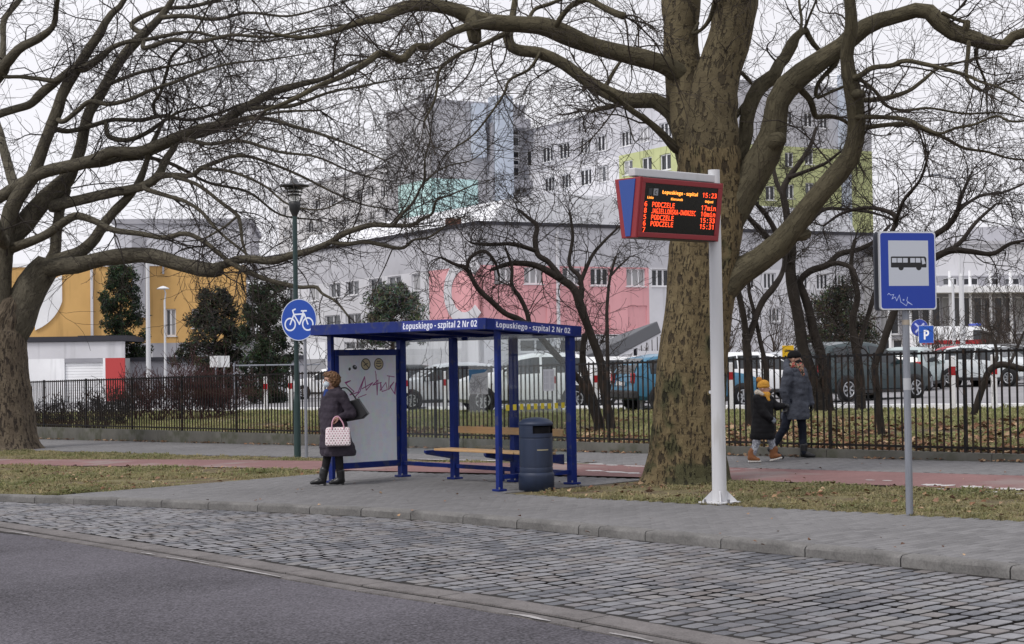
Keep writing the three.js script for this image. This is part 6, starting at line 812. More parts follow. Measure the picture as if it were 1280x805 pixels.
car('dark blue car between the pale green car and the bus stop pole', 1118, 62, 40, 'sedan', [0.012, 0.02, 0.045]);
car('black car low at the right picture edge', 1272, 64, -30, 'hatch', [0.014, 0.014, 0.016]);
// white marker posts with a red band
{ const w = flat(0.75, 0.75, 0.77, 0.5); let src; [[507, 'white marker post left of the shelter map'], [555, 'white marker post behind the second shelter pane'], [597, 'white marker post beneath the shelter map'], [691, 'white marker post beneath the timetable'], [743, 'white marker post behind the leaning young tree'], [801, 'white marker post left of the big trunk'], [912, 'white marker post right of the white mast'], [1189, 'white marker post in front of the red car'], [1241, 'white marker post nearest the right picture edge'], [331, 'white marker post farthest left behind the fence'], [362, 'white marker post just left of the lantern post']].forEach(([u, l]) => {
  const p = gz(u, 33.0 / (cY + (u - 640) / F * sY)), t = thing('marker_post', l, 'post', p, YAW, 'white marker posts'); mesh('post', rbox(0.125, 1.24, 0.1, 0.02, 0, 0.6, 0), w, t); mesh('red_band', box(0.129, 0.2, 0.104, 0, 0.88, 0), M.lampRed, t); }); }
{ // poles, lamps and small signs
  const whiteP = flat(0.6, 0.61, 0.63, 0.5), lampPole = (label, u, z, vt, r, head) => { const b = gz(u, z), t = thing('street_lamp', label, 'lamp post', b, YAW), h = EYE + (horizon(u) - vt) / F * z - b.y; mesh('pole', cyl(r, r * 0.7, h + 0.1, 0, h / 2 - 0.05, 0, 12), whiteP, t); mesh('base', cyl(r * 1.5, r * 1.3, 0.5, 0, 0.25, 0, 12), whiteP, t); head?.(t, h); return t; };
  lampPole('thick white concrete lamp pole in front of the orange building', 185, 84, 326, 0.13, (t, h) => { mesh('cap', cyl(0.1, 0.06, 0.2, 0, h + 0.1, 0, 12), whiteP, t); });
  lampPole('slim white lamp with a disc shade in front of the orange building', 206, 86, 375, 0.07, (t, h) => { const A = new Acc(); A.tube([V(0, h - 0.1, 0), V(0.05, h + 0.35, 0), V(-0.02, h + 0.6, 0.05)], [0.04, 0.035, 0.03], 8); mesh('arm', A.geo(), whiteP, t); mesh('shade', new THREE.LatheGeometry([[0.02, 0.16], [0.12, 0.13], [0.3, 0.04], [0.34, 0], [0.1, 0.02]].map(([a, c]) => new THREE.Vector2(a, c)), 24).translate(-0.06, h + 0.55, 0.05), whiteP, t); });
  lampPole('tall white pole standing in the car park right of the bus stop sign', 1203, 76, 345, 0.13, (t, h) => mesh('cap', cyl(0.1, 0.05, 0.12, 0, h + 0.06, 0, 12), whiteP, t));
  lampPole('second thinner white pole left of the tall car park pole', 1192, 84, 350, 0.09, (t, h) => mesh('cap', cyl(0.07, 0.04, 0.1, 0, h + 0.05, 0, 12), whiteP, t));
  lampPole('grey street lamp with a long arm above the bus stop sign', 1201, 110, 232, 0.09, (t, h) => { const A = new Acc(); A.tube([V(0, h - 0.1, 0), V(-0.3, h + 0.5, 0), V(-1.3, h + 0.72, 0)], [0.07, 0.06, 0.05], 8); mesh('arm', A.geo(), M.steel, t); mesh('lamp_head', rbox(0.8, 0.14, 0.3, 0.05, -1.5, h + 0.72, 0), M.steel, t); });
  const sign = (label, u, z, v, w, h, face, round) => { const b = gz(u, z), t = thing('small_sign', label, 'sign', b, YAW), y = EYE + (horizon(u) - v) / F * z - b.y; mesh('pole', cyl(0.03, 0.03, y + h / 2, 0, (y + h / 2) / 2, 0, 8), M.steel, t); mesh('backing', round ? new THREE.CylinderGeometry(w / 2 + 0.01, w / 2 + 0.01, 0.02, 24).rotateX(Math.PI / 2).translate(0, y, 0.045) : rbox(w + 0.02, h + 0.02, 0.02, 0.006, 0, y, 0.045), M.frameW, t); const f = mesh('sign_face', round ? new THREE.CircleGeometry(w / 2, 24) : pane(w, h), face, t); f.position.set(0, y, 0.0575); };
  const face = (bg, draw) => std({ map: canvasTex(128, 128, (g, w) => { g.fillStyle = bg; g.fillRect(0, 0, w, w); draw?.(g); }), roughness: 0.5 });
  sign('blue parking sign with a white P above the cars', 1157, 70, 418, 0.6, 0.7, face('#1c55b5', (g) => { g.fillStyle = '#fff'; g.font = 'bold 100px sans-serif'; g.textAlign = 'center'; g.textBaseline = 'middle'; g.fillText('P', 64, 68); }));
  sign('round blue and white sign left of the parking sign', 1149, 74, 410, 0.75, 0.75, face('#3347a8', (g) => { g.strokeStyle = '#c8cdf0'; g.lineWidth = 14; g.beginPath(); g.moveTo(30, 30); g.lineTo(98, 98); g.moveTo(98, 30); g.lineTo(30, 98); g.stroke(); }), true);
  sign('yellow sign above the white car by the walking woman', 984, 50, 439, 0.34, 0.34, face('#e0b21a', (g) => { g.fillStyle = '#5a4a10'; g.fillRect(24, 54, 80, 18); }));
  sign('pair of white notice boards behind the left fence, left one', 269, 66, 452, 0.42, 0.42, face('#d9dadd')); sign('pair of white notice boards behind the left fence, right one', 279.5, 66, 452, 0.42, 0.42, face('#d4d6da'));
  const bb = gz(290, 70), t = thing('barrier', 'grey parking barrier rail behind the left fence', 'barrier', bb, YAW), e = gz(400, 70).sub(bb).length(); mesh('boom', rbox(e, 0.06, 0.05, 0.02, e / 2, 1.7, 0), M.steel, t); for (const q of [0.02, 0.76, 0.83]) mesh('post', rbox(0.06, 1.8, 0.06, 0.02, e * q, 0.9, 0.07), M.steel, t);
}
{ // car park kerb
  const k = new THREE.Group(); k.name = 'car_park_kerb'; setting(k); const r = rng(9); for (let x = -70; x < 20; x += 1) mesh('kerb_stone', rbox(0.985, 0.22, 0.12, 0.015), M.wWhite, k).position.copy(S(x, 33.65, 0.28));
}

// ------------------------------------------------------------------ people: distance fields meshed with surface nets
function net(field, lo, hi, cell) {
  const nx = Math.ceil((hi.x - lo.x) / cell) + 1, ny = Math.ceil((hi.y - lo.y) / cell) + 1, nz = Math.ceil((hi.z - lo.z) / cell) + 1, f = new Float32Array(nx * ny * nz), q = V(0, 0, 0), I = (i, j, k) => i + nx * (j + ny * k);
  for (let k = 0; k < nz; k++) for (let j = 0; j < ny; j++) for (let i = 0; i < nx; i++) f[I(i, j, k)] = field(q.set(lo.x + i * cell, lo.y + j * cell, lo.z + k * cell));
  const vid = new Int32Array(nx * ny * nz).fill(-1), P = [], id = [];
  for (let k = 0; k < nz - 1; k++) for (let j = 0; j < ny - 1; j++) for (let i = 0; i < nx - 1; i++) {
    let s = 0, x = 0, y = 0, z = 0, neg = 0; const c = []; for (let e = 0; e < 8; e++) { c[e] = f[I(i + (e & 1), j + (e >> 1 & 1), k + (e >> 2))]; if (c[e] < 0) neg++; } if (!neg || neg === 8) continue;
    for (let a = 0; a < 8; a++) for (const m of [1, 2, 4]) { const b = a ^ m; if (b < a) continue; if ((c[a] < 0) !== (c[b] < 0)) { const t = c[a] / (c[a] - c[b]); x += (a & 1) + (m === 1 ? t : 0); y += (a >> 1 & 1) + (m === 2 ? t : 0); z += (a >> 2) + (m === 4 ? t : 0); s++; } }
    vid[I(i, j, k)] = P.length / 3; P.push(lo.x + (i + x / s) * cell, lo.y + (j + y / s) * cell, lo.z + (k + z / s) * cell);
  }
  const quad = (a, b, c, d, flip) => { if (a < 0 || b < 0 || c < 0 || d < 0) return; flip ? id.push(a, c, b, a, d, c) : id.push(a, b, c, a, c, d); };
  for (let k = 1; k < nz - 1; k++) for (let j = 1; j < ny - 1; j++) for (let i = 1; i < nx - 1; i++) { const v = f[I(i, j, k)] < 0;
    if (v !== f[I(i + 1, j, k)] < 0) quad(vid[I(i, j - 1, k - 1)], vid[I(i, j, k - 1)], vid[I(i, j, k)], vid[I(i, j - 1, k)], !v); if (v !== f[I(i, j + 1, k)] < 0) quad(vid[I(i - 1, j, k - 1)], vid[I(i - 1, j, k)], vid[I(i, j, k)], vid[I(i, j, k - 1)], !v); if (v !== f[I(i, j, k + 1)] < 0) quad(vid[I(i - 1, j - 1, k)], vid[I(i, j - 1, k)], vid[I(i, j, k)], vid[I(i - 1, j, k)], !v); }
  const g = new THREE.BufferGeometry(); g.setAttribute('position', new THREE.Float32BufferAttribute(P, 3)); g.setIndex(id); g.computeVertexNormals(); return g;
}
const cap = (a, b, ra, rb = ra) => { const d = b.clone().sub(a), L2 = d.lengthSq() || 1e-9; return { f: (p) => { const t = clamp(((p.x - a.x) * d.x + (p.y - a.y) * d.y + (p.z - a.z) * d.z) / L2), x = p.x - a.x - d.x * t, y = p.y - a.y - d.y * t, z = p.z - a.z - d.z * t; return Math.sqrt(x * x + y * y + z * z) - lerp(ra, rb, t); }, box: [a.clone().min(b).subScalar(Math.max(ra, rb)), a.clone().max(b).addScalar(Math.max(ra, rb))] }; };
const ell = (c, ax, ay, az, rx, ry, rz) => { const m = Math.min(rx, ry, rz), R = Math.max(rx, ry, rz); return { f: (p) => { const d = p.clone().sub(c), x = d.dot(ax) / rx, y = d.dot(ay) / ry, z = d.dot(az) / rz, k = Math.sqrt(x * x + y * y + z * z); return (k - 1) * m * (k > 1 ? 1 : 1); }, box: [c.clone().subScalar(R), c.clone().addScalar(R)] }; };
// a garment: stacked ellipses [y, cx, cz, rx, rz] from top to hem, with quilted or folded relief
const garment = (rows, relief = () => 0) => { const ys = rows.map((r) => r[0]), top = Math.max(...ys), bot = Math.min(...ys), S2 = rows.slice().sort((a, b) => a[0] - b[0]); const at = (y) => { let i = 0; while (i < S2.length - 2 && y > S2[i + 1][0]) i++; const t = clamp((y - S2[i][0]) / (S2[i + 1][0] - S2[i][0])), e = t * t * (3 - 2 * t); return [1, 2, 3, 4].map((k) => lerp(S2[i][k], S2[i + 1][k], e)); }; const R = Math.max(...rows.map((r) => Math.max(r[3] + Math.abs(r[1]), r[4] + Math.abs(r[2])))) + 0.03; return { f: (p) => { const [cx, cz, rx, rz] = at(clamp(p.y, bot, top)), x = (p.x - cx) / rx, z = (p.z - cz) / rz, k = Math.sqrt(x * x + z * z), d = (k - 1) * Math.min(rx, rz) + relief(p), dy = Math.max(p.y - top, bot - p.y); return dy > 0 ? (d > 0 ? Math.hypot(d, dy) : dy) : Math.max(d, dy); }, box: [V(-R, bot - 0.02, -R), V(R, top + 0.02, R)] }; };
function field(prims, k) { return (p) => { let d = 9; for (const q of prims) { const e = q.f(p); if (k > 0) { const h = Math.max(k - Math.abs(d - e), 0) / k; d = Math.min(d, e) - h * h * k * 0.25; } else d = Math.min(d, e); } return d; }; }
function blob(prims, k, cell) { const lo = V(9, 9, 9), hi = V(-9, -9, -9); prims.forEach((q) => { lo.min(q.box[0]); hi.max(q.box[1]); }); lo.subScalar(cell * 3); hi.addScalar(cell * 3); return net(field(prims, k), lo, hi, cell); }
function tint(g, fn) { const p = g.attributes.position, c = new Float32Array(p.count * 3), q = V(0, 0, 0); for (let i = 0; i < p.count; i++) { const k = fn(q.fromBufferAttribute(p, i)); c.set(k, i * 3); } g.setAttribute('color', new THREE.BufferAttribute(c, 3)); return g; }
const UP = V(0, 1, 0), noseTo = (f) => { const l = UP.clone().cross(f).normalize(), u = f.clone().cross(l).normalize(); return { f, l, u }; };
function headPrims(c, fw, s = 1) {
  const { f, l, u } = noseTo(fw), at = (a, b, d) => c.clone().addScaledVector(f, a * s).addScaledVector(l, b * s).addScaledVector(u, d * s), E = (p, a, b, d) => ell(p, l, u, f, a * s, b * s, d * s);
  return { prims: [E(at(-0.012, 0, 0.03), 0.074, 0.084, 0.092), E(at(0.018, 0, -0.03), 0.058, 0.082, 0.07), cap(at(0.08, 0, 0.012), at(0.1, 0, -0.022), 0.011 * s, 0.016 * s), E(at(-0.005, 0.074, -0.005), 0.012, 0.03, 0.02), E(at(-0.005, -0.074, -0.005), 0.012, 0.03, 0.02), E(at(0.07, 0, -0.062), 0.024, 0.013, 0.016)], at, eyes: [at(0.078, 0.03, 0.008), at(0.078, -0.03, 0.008)], mouth: at(0.088, 0, -0.06), s };
}
function handPrims(w, dir, palm, curl, s = 1) {                          // wrist, pointing direction, palm normal
  const d = dir.clone().normalize(), n = palm.clone().addScaledVector(d, -palm.dot(d)).normalize(), a = d.clone().cross(n), out = [], P = (x, y, z) => w.clone().addScaledVector(d, x * s).addScaledVector(a, y * s).addScaledVector(n, z * s);
  out.push(cap(P(0, -0.012, 0), P(0.07, -0.026, 0), 0.02 * s, 0.015 * s), cap(P(0, 0.012, 0), P(0.07, 0.026, 0), 0.02 * s, 0.015 * s), cap(P(-0.03, 0, 0), P(0.05, 0, 0), 0.025 * s, 0.018 * s));
  [[-0.033, 0.058], [-0.011, 0.07], [0.011, 0.075], [0.032, 0.066]].forEach(([y, L]) => { let p = P(0.08, y, 0), ang = curl * 0.5; for (const k of [0.45, 0.32, 0.23]) { const q = p.clone().addScaledVector(d, Math.cos(ang) * L * k * s).addScaledVector(n, Math.sin(ang) * L * k * s); out.push(cap(p, q, 0.0088 * s, 0.008 * s)); p = q; ang += curl; } });
  const t0 = P(0.02, 0.035, 0.005), t1 = P(0.05, 0.06, 0.02), t2 = P(0.078, 0.062, 0.035); out.push(cap(t0, t1, 0.012 * s, 0.01 * s), cap(t1, t2, 0.01 * s, 0.008 * s)); return out;
}
const skin = std({ vertexColors: true, roughness: 0.6 });
function person(label, base, spec) {
  const t = thing('person', label, 'person', base, YAW, spec.group), h = spec.head, sk = spec.skin ?? [0.42, 0.25, 0.18];
  const bodyG = blob([...spec.body, ...h.prims.slice(0, 2)], 0.03, 0.014), headG = blob([...h.prims, spec.neck], 0.012, 0.0055), hands = spec.hands.map((q) => blob(q, 0.006, 0.0045));
  const paintSkin = (p) => { for (const e of h.eyes) if (p.distanceTo(e) < 0.012 * h.s) return [0.03, 0.025, 0.02]; if (p.distanceTo(h.mouth) < 0.02 * h.s) return [0.36, 0.13, 0.11]; const n = 1 + 0.15 * perlin.noise(p.x * 40, p.y * 40, p.z * 40); return sk.map((c) => c * n); };
  const all = [bodyG, headG, ...hands].map((g) => tint(g, paintSkin)); const m = mesh('body', mergeGeometries(all), skin, t);
  for (const [name, prims, k, cell, mat, fn] of spec.clothes) { let g = blob(prims, k, cell); if (fn) g = tint(g, fn); const p = g.attributes.position, uv = new Float32Array(p.count * 2); for (let i = 0; i < p.count; i++) { uv[2 * i] = Math.atan2(p.getZ(i), p.getX(i)) * 0.25 + p.getX(i); uv[2 * i + 1] = p.getY(i); } g.setAttribute('uv', new THREE.BufferAttribute(uv, 2)); mesh(name, g, mat, t); }
  for (const [name, g, mat] of spec.extra ?? []) mesh(name, g, mat, t);
  return t;
}
const cloth = (seed, c, amt = 0.3, rough = 0.8) => grainy(seed, c, amt, 0.5, { roughness: rough });
const vtx = (rough = 0.8) => std({ vertexColors: true, roughness: rough });
const knit = (c, a) => (p) => { const k = 1 + a * Math.sin(p.y * 420) * 0.5 + a * perlin.noise(p.x * 60, p.y * 60, p.z * 60); return c.map((x) => x * k); };
const shoe = (heel, toe, h, w, sole = 0.012) => { const d = toe.clone().sub(heel), L = d.length(), f = d.clone().normalize(), l = UP.clone().cross(f).normalize(), P = (x, y) => heel.clone().addScaledVector(f, x * L).add(V(0, y, 0)); return [cap(P(0.14, 0.042 + sole), P(0.45, 0.045 + sole), w * 0.8, w * 0.9), cap(P(0.45, 0.042 + sole), P(0.86, 0.026 + sole), w * 0.9, w * 0.55), cap(P(0.16, 0.06 + sole), P(0.2, h), w * 0.85, w * 0.95)]; };
{ // woman waiting by the end panel: faces left, bag on her arm
  const b = gp(413, 606.5), f = V(-0.84, -0.06, 0.54).normalize(), hd = headPrims(V(0.02, 1.5, 0.03), f, 1.0), at = hd.at;
  const shL = V(0.165, 1.3, 0.12), elL = V(0.325, 1.03, 0.09), wrL = V(0.16, 0.97, 0.2), shR = V(-0.03, 1.3, -0.13), elR = V(-0.09, 1.03, -0.16), wrR = V(-0.1, 0.86, -0.06);
  const hip1 = V(0.0, 0.86, -0.06), kn1 = V(-0.03, 0.46, 0.0), an1 = V(-0.095, 0.1, 0.04), hip2 = V(0.13, 0.86, 0.06), kn2 = V(0.13, 0.46, 0.06), an2 = V(0.15, 0.09, 0.03);
  const h1 = handPrims(wrL, V(-0.9, -0.35, 0.1), V(-0.25, -1, -0.1), 1.0), h2 = handPrims(wrR, V(-0.05, -1, 0.1), V(0.4, 0, 0.2), 0.5);
  const quilt = (p) => 0.006 * Math.pow(Math.abs(Math.sin(p.y * 30)), 0.6) * -1 + 0.02 * perlin.noise(p.x * 9, p.y * 6, p.z * 9) + 0.01 * perlin.noise(p.x * 22, p.y * 14, p.z * 22) + 0.012 * Math.sin(Math.atan2(p.z, p.x - 0.1) * 5 + p.y * 2) * clamp((0.9 - p.y) * 1.6);
  const arm = (a, e, w, r1, r2, r3) => [cap(a, e, r1, r2), cap(e, w, r2, r3)];
  const coat = cloth(601, [0.045, 0.037, 0.05], 0.6, 0.8), dark = cloth(602, [0.016, 0.015, 0.017], 0.5, 0.75), boot = flat(0.012, 0.012, 0.013, 0.35);
  const hairP = [ell(at(-0.03, 0, 0.055), hd.at(0, 1, 0).sub(hd.at(0, 0, 0)), UP, f, 0.1, 0.08, 0.1), ell(at(-0.055, 0.03, 0.0), V(1, 0, 0), UP, V(0, 0, 1), 0.085, 0.095, 0.085), ell(at(-0.01, 0.065, 0.03), V(1, 0, 0), UP, V(0, 0, 1), 0.05, 0.062, 0.05), ell(at(-0.01, -0.065, 0.03), V(1, 0, 0), UP, V(0, 0, 1), 0.05, 0.062, 0.05), ell(at(0.045, 0, 0.09), V(1, 0, 0), UP, V(0, 0, 1), 0.05, 0.03, 0.05)].map((q) => ({ ...q, f: (p) => q.f(p) + 0.02 * perlin.noise(p.x * 34, p.y * 34, p.z * 34) }));
  const glass = flat(0.05, 0.03, 0.03, 0.3), rims = [0.031, -0.031].map((s) => new THREE.TorusGeometry(0.023, 0.003, 6, 18).applyQuaternion(new THREE.Quaternion().setFromUnitVectors(V(0, 0, 1), f)).translate(...at(0.094, s, 0.01).toArray())); rims.push(bar(at(0.094, 0.008, 0.012), at(0.094, -0.008, 0.012), 0.003, 5), bar(at(0.09, 0.052, 0.012), at(0.0, 0.08, 0.012), 0.003, 5));
  person('woman in a long dark padded coat and white mask waiting at the shelter end panel', b, { head: hd, neck: cap(V(0.05, 1.33, 0), V(0.035, 1.44, 0.0), 0.056, 0.05), skin: [0.46, 0.27, 0.2],
    body: [cap(V(0.06, 0.9, 0), V(0.06, 1.22, 0), 0.13, 0.14), cap(V(0.05, 1.25, 0), V(0.035, 1.42, 0), 0.09, 0.052), ...arm(shL, elL, wrL, 0.05, 0.042, 0.03), ...arm(shR, elR, wrR, 0.05, 0.042, 0.03), cap(hip1, kn1, 0.08, 0.055), cap(kn1, an1, 0.055, 0.038), cap(hip2, kn2, 0.08, 0.055), cap(kn2, an2, 0.055, 0.038)], hands: [h1, h2],
    clothes: [
      ['coat', [garment([[1.375, 0.05, 0, 0.085, 0.085], [1.33, 0.06, 0, 0.14, 0.14], [1.26, 0.06, 0, 0.165, 0.155], [1.1, 0.05, 0.01, 0.17, 0.16], [0.95, 0.055, 0.015, 0.175, 0.165], [0.7, 0.085, 0.02, 0.215, 0.19], [0.47, 0.125, 0.02, 0.252, 0.21], [0.42, 0.13, 0.02, 0.25, 0.208]], quilt), ...arm(shL, elL, V(0.185, 0.985, 0.19), 0.078, 0.066, 0.048), ...arm(shR, elR, wrR, 0.085, 0.072, 0.05)].map((q, i) => i ? { ...q, f: (p) => q.f(p) + quilt(p) * 0.9 } : q), 0.03, 0.011, coat],
      ['collar', [cap(V(0.13, 1.35, 0.02), V(0.1, 1.42, -0.03), 0.06, 0.04), cap(V(0.1, 1.36, -0.06), V(-0.01, 1.35, -0.06), 0.05, 0.04), cap(V(0.13, 1.35, 0.05), V(0.03, 1.345, 0.09), 0.045, 0.035)], 0.03, 0.01, coat],
      ['scarf', [cap(V(-0.03, 1.34, 0.06), V(-0.05, 1.28, 0.07), 0.04, 0.03)], 0.02, 0.009, cloth(603, [0.03, 0.06, 0.22])],
      ['hair', hairP, 0.03, 0.007, vtx(0.7), (p) => { const k = 0.8 + 0.7 * perlin.noise(p.x * 55, p.y * 25, p.z * 55); return [0.13 * k + 0.035, 0.066 * k + 0.018, 0.028 * k + 0.009]; }],
      ['mask', [ell(at(0.062, 0, -0.042), noseTo(f).l, UP, f, 0.058, 0.05, 0.05)].map((q) => ({ ...q, f: (p) => q.f(p) + 0.002 * Math.sin(p.y * 330) })), 0.01, 0.005, flat(0.6, 0.68, 0.74, 0.8)],
      ['tights', [cap(hip1, kn1, 0.088, 0.062), cap(kn1, an1, 0.062, 0.05), cap(hip2, kn2, 0.088, 0.062), cap(kn2, an2, 0.062, 0.05)], 0.02, 0.011, dark],
      ['boot', [...shoe(V(-0.06, 0.0, 0.03), V(-0.29, 0.0, 0.09), 0.17, 0.048, 0.018), cap(an1.clone().setY(0.12), V(-0.085, 0.22, 0.035), 0.052, 0.06)], 0.025, 0.008, boot], ['boot', [...shoe(V(0.2, 0.0, 0.0), V(-0.02, 0.0, 0.08), 0.16, 0.048, 0.016), cap(V(0.15, 0.1, 0.03), V(0.148, 0.2, 0.035), 0.052, 0.06)], 0.025, 0.008, boot]],
    extra: [['heel', box(0.04, 0.045, 0.05, -0.075, 0.018, 0.035), boot], ['heel', box(0.04, 0.04, 0.05, 0.18, 0.016, 0.005), boot], ['glasses', join(rims), glass]] });
  // handbag on her forearm hand, and the black shoulder bag: things of their own
  const q = V(0.5, 0.0, 0).length() && V(0.055, 0.57, 0.27), hb = thing('handbag', 'white and pink patterned handbag held by the waiting woman', 'handbag', b.clone().add(V(0.145, 0.572, 0.27).applyAxisAngle(UP, YAW)), YAW + 0.1);
  const pat = std({ map: canvasTex(256, 200, (g, w, h) => { g.fillStyle = '#e6dcde'; g.fillRect(0, 0, w, h); const r = rng(4); for (let y = 0; y < h; y += 26) for (let x = (y / 26 % 2) * 15; x < w; x += 30) { const k = y / h; g.fillStyle = r() < 0.15 + 0.8 * k * k ? '#6b4650' : '#b58794'; g.beginPath(); g.moveTo(x, y + 20); g.lineTo(x + 10, y); g.lineTo(x + 21, y + 20); g.fill(); } }), roughness: 0.6 });
  { const g = new RoundedBoxGeometry(0.34, 0.275, 0.13, 4, 0.035), p = g.attributes.position; for (let i = 0; i < p.count; i++) { const t = p.getY(i) / 0.275 + 0.5; p.setX(i, p.getX(i) * (1 + 0.06 * (1 - t) + 0.015 * Math.sin(t * 9))); p.setZ(i, p.getZ(i) * (1.15 - 0.55 * t) + 0.006 * perlin.noise(p.getX(i) * 14, t * 5, 2)); p.setY(i, p.getY(i) + 0.1375 + (t > 0.8 ? 0.012 * Math.cos(p.getX(i) * 16) : 0)); } g.computeVertexNormals(); mesh('bag_body', g, pat, hb); const strap = flat(0.62, 0.33, 0.42, 0.55); for (const z of [0.035, -0.035]) { const A = new Acc(); const pts = [V(-0.085, 0.24, z * 1.3), V(-0.08, 0.33, z), V(-0.045, 0.405, z * 0.5), V(0.0, 0.42, z * 0.4), V(0.045, 0.37, z * 0.6), V(0.08, 0.3, z), V(0.085, 0.24, z * 1.3)], [Q, R] = resample(pts, pts.map(() => 0.0095), 0.02); A.tube(Q, R, 8); mesh('handle', A.geo(), strap, hb); } }
  const sb = thing('shoulder_bag', 'black shoulder bag behind the waiting woman elbow', 'shoulder bag', b.clone().add(V(0.38, 0.93, -0.02).applyAxisAngle(UP, YAW)), YAW - 0.25); const blk = flat(0.014, 0.014, 0.016, 0.4);
  { const s = new THREE.Shape([[-0.18, 0.0], [0.1, 0.05], [0.17, 0.11], [0.03, 0.31], [-0.07, 0.28]].map(([x, y]) => new THREE.Vector2(x, y))), g = new THREE.ExtrudeGeometry(s, { depth: 0.07, bevelEnabled: true, bevelSize: 0.015, bevelThickness: 0.02, bevelSegments: 3 }).translate(0, -0.02, -0.035); mesh('bag_body', uvBox(g), blk, sb); const A = new Acc(), pts = [V(0.02, 0.27, 0.0), V(-0.03, 0.36, 0.03), V(-0.12, 0.46, 0.07), V(-0.22, 0.455, 0.06)], [Q, R] = resample(pts, pts.map(() => 0.01), 0.03); A.tube(Q, R, 8); mesh('strap', A.geo(), blk, sb); mesh('zip', bar(V(-0.06, 0.27, 0.05), V(0.12, 0.09, 0.05), 0.004, 5), M.bolt, sb); }
}
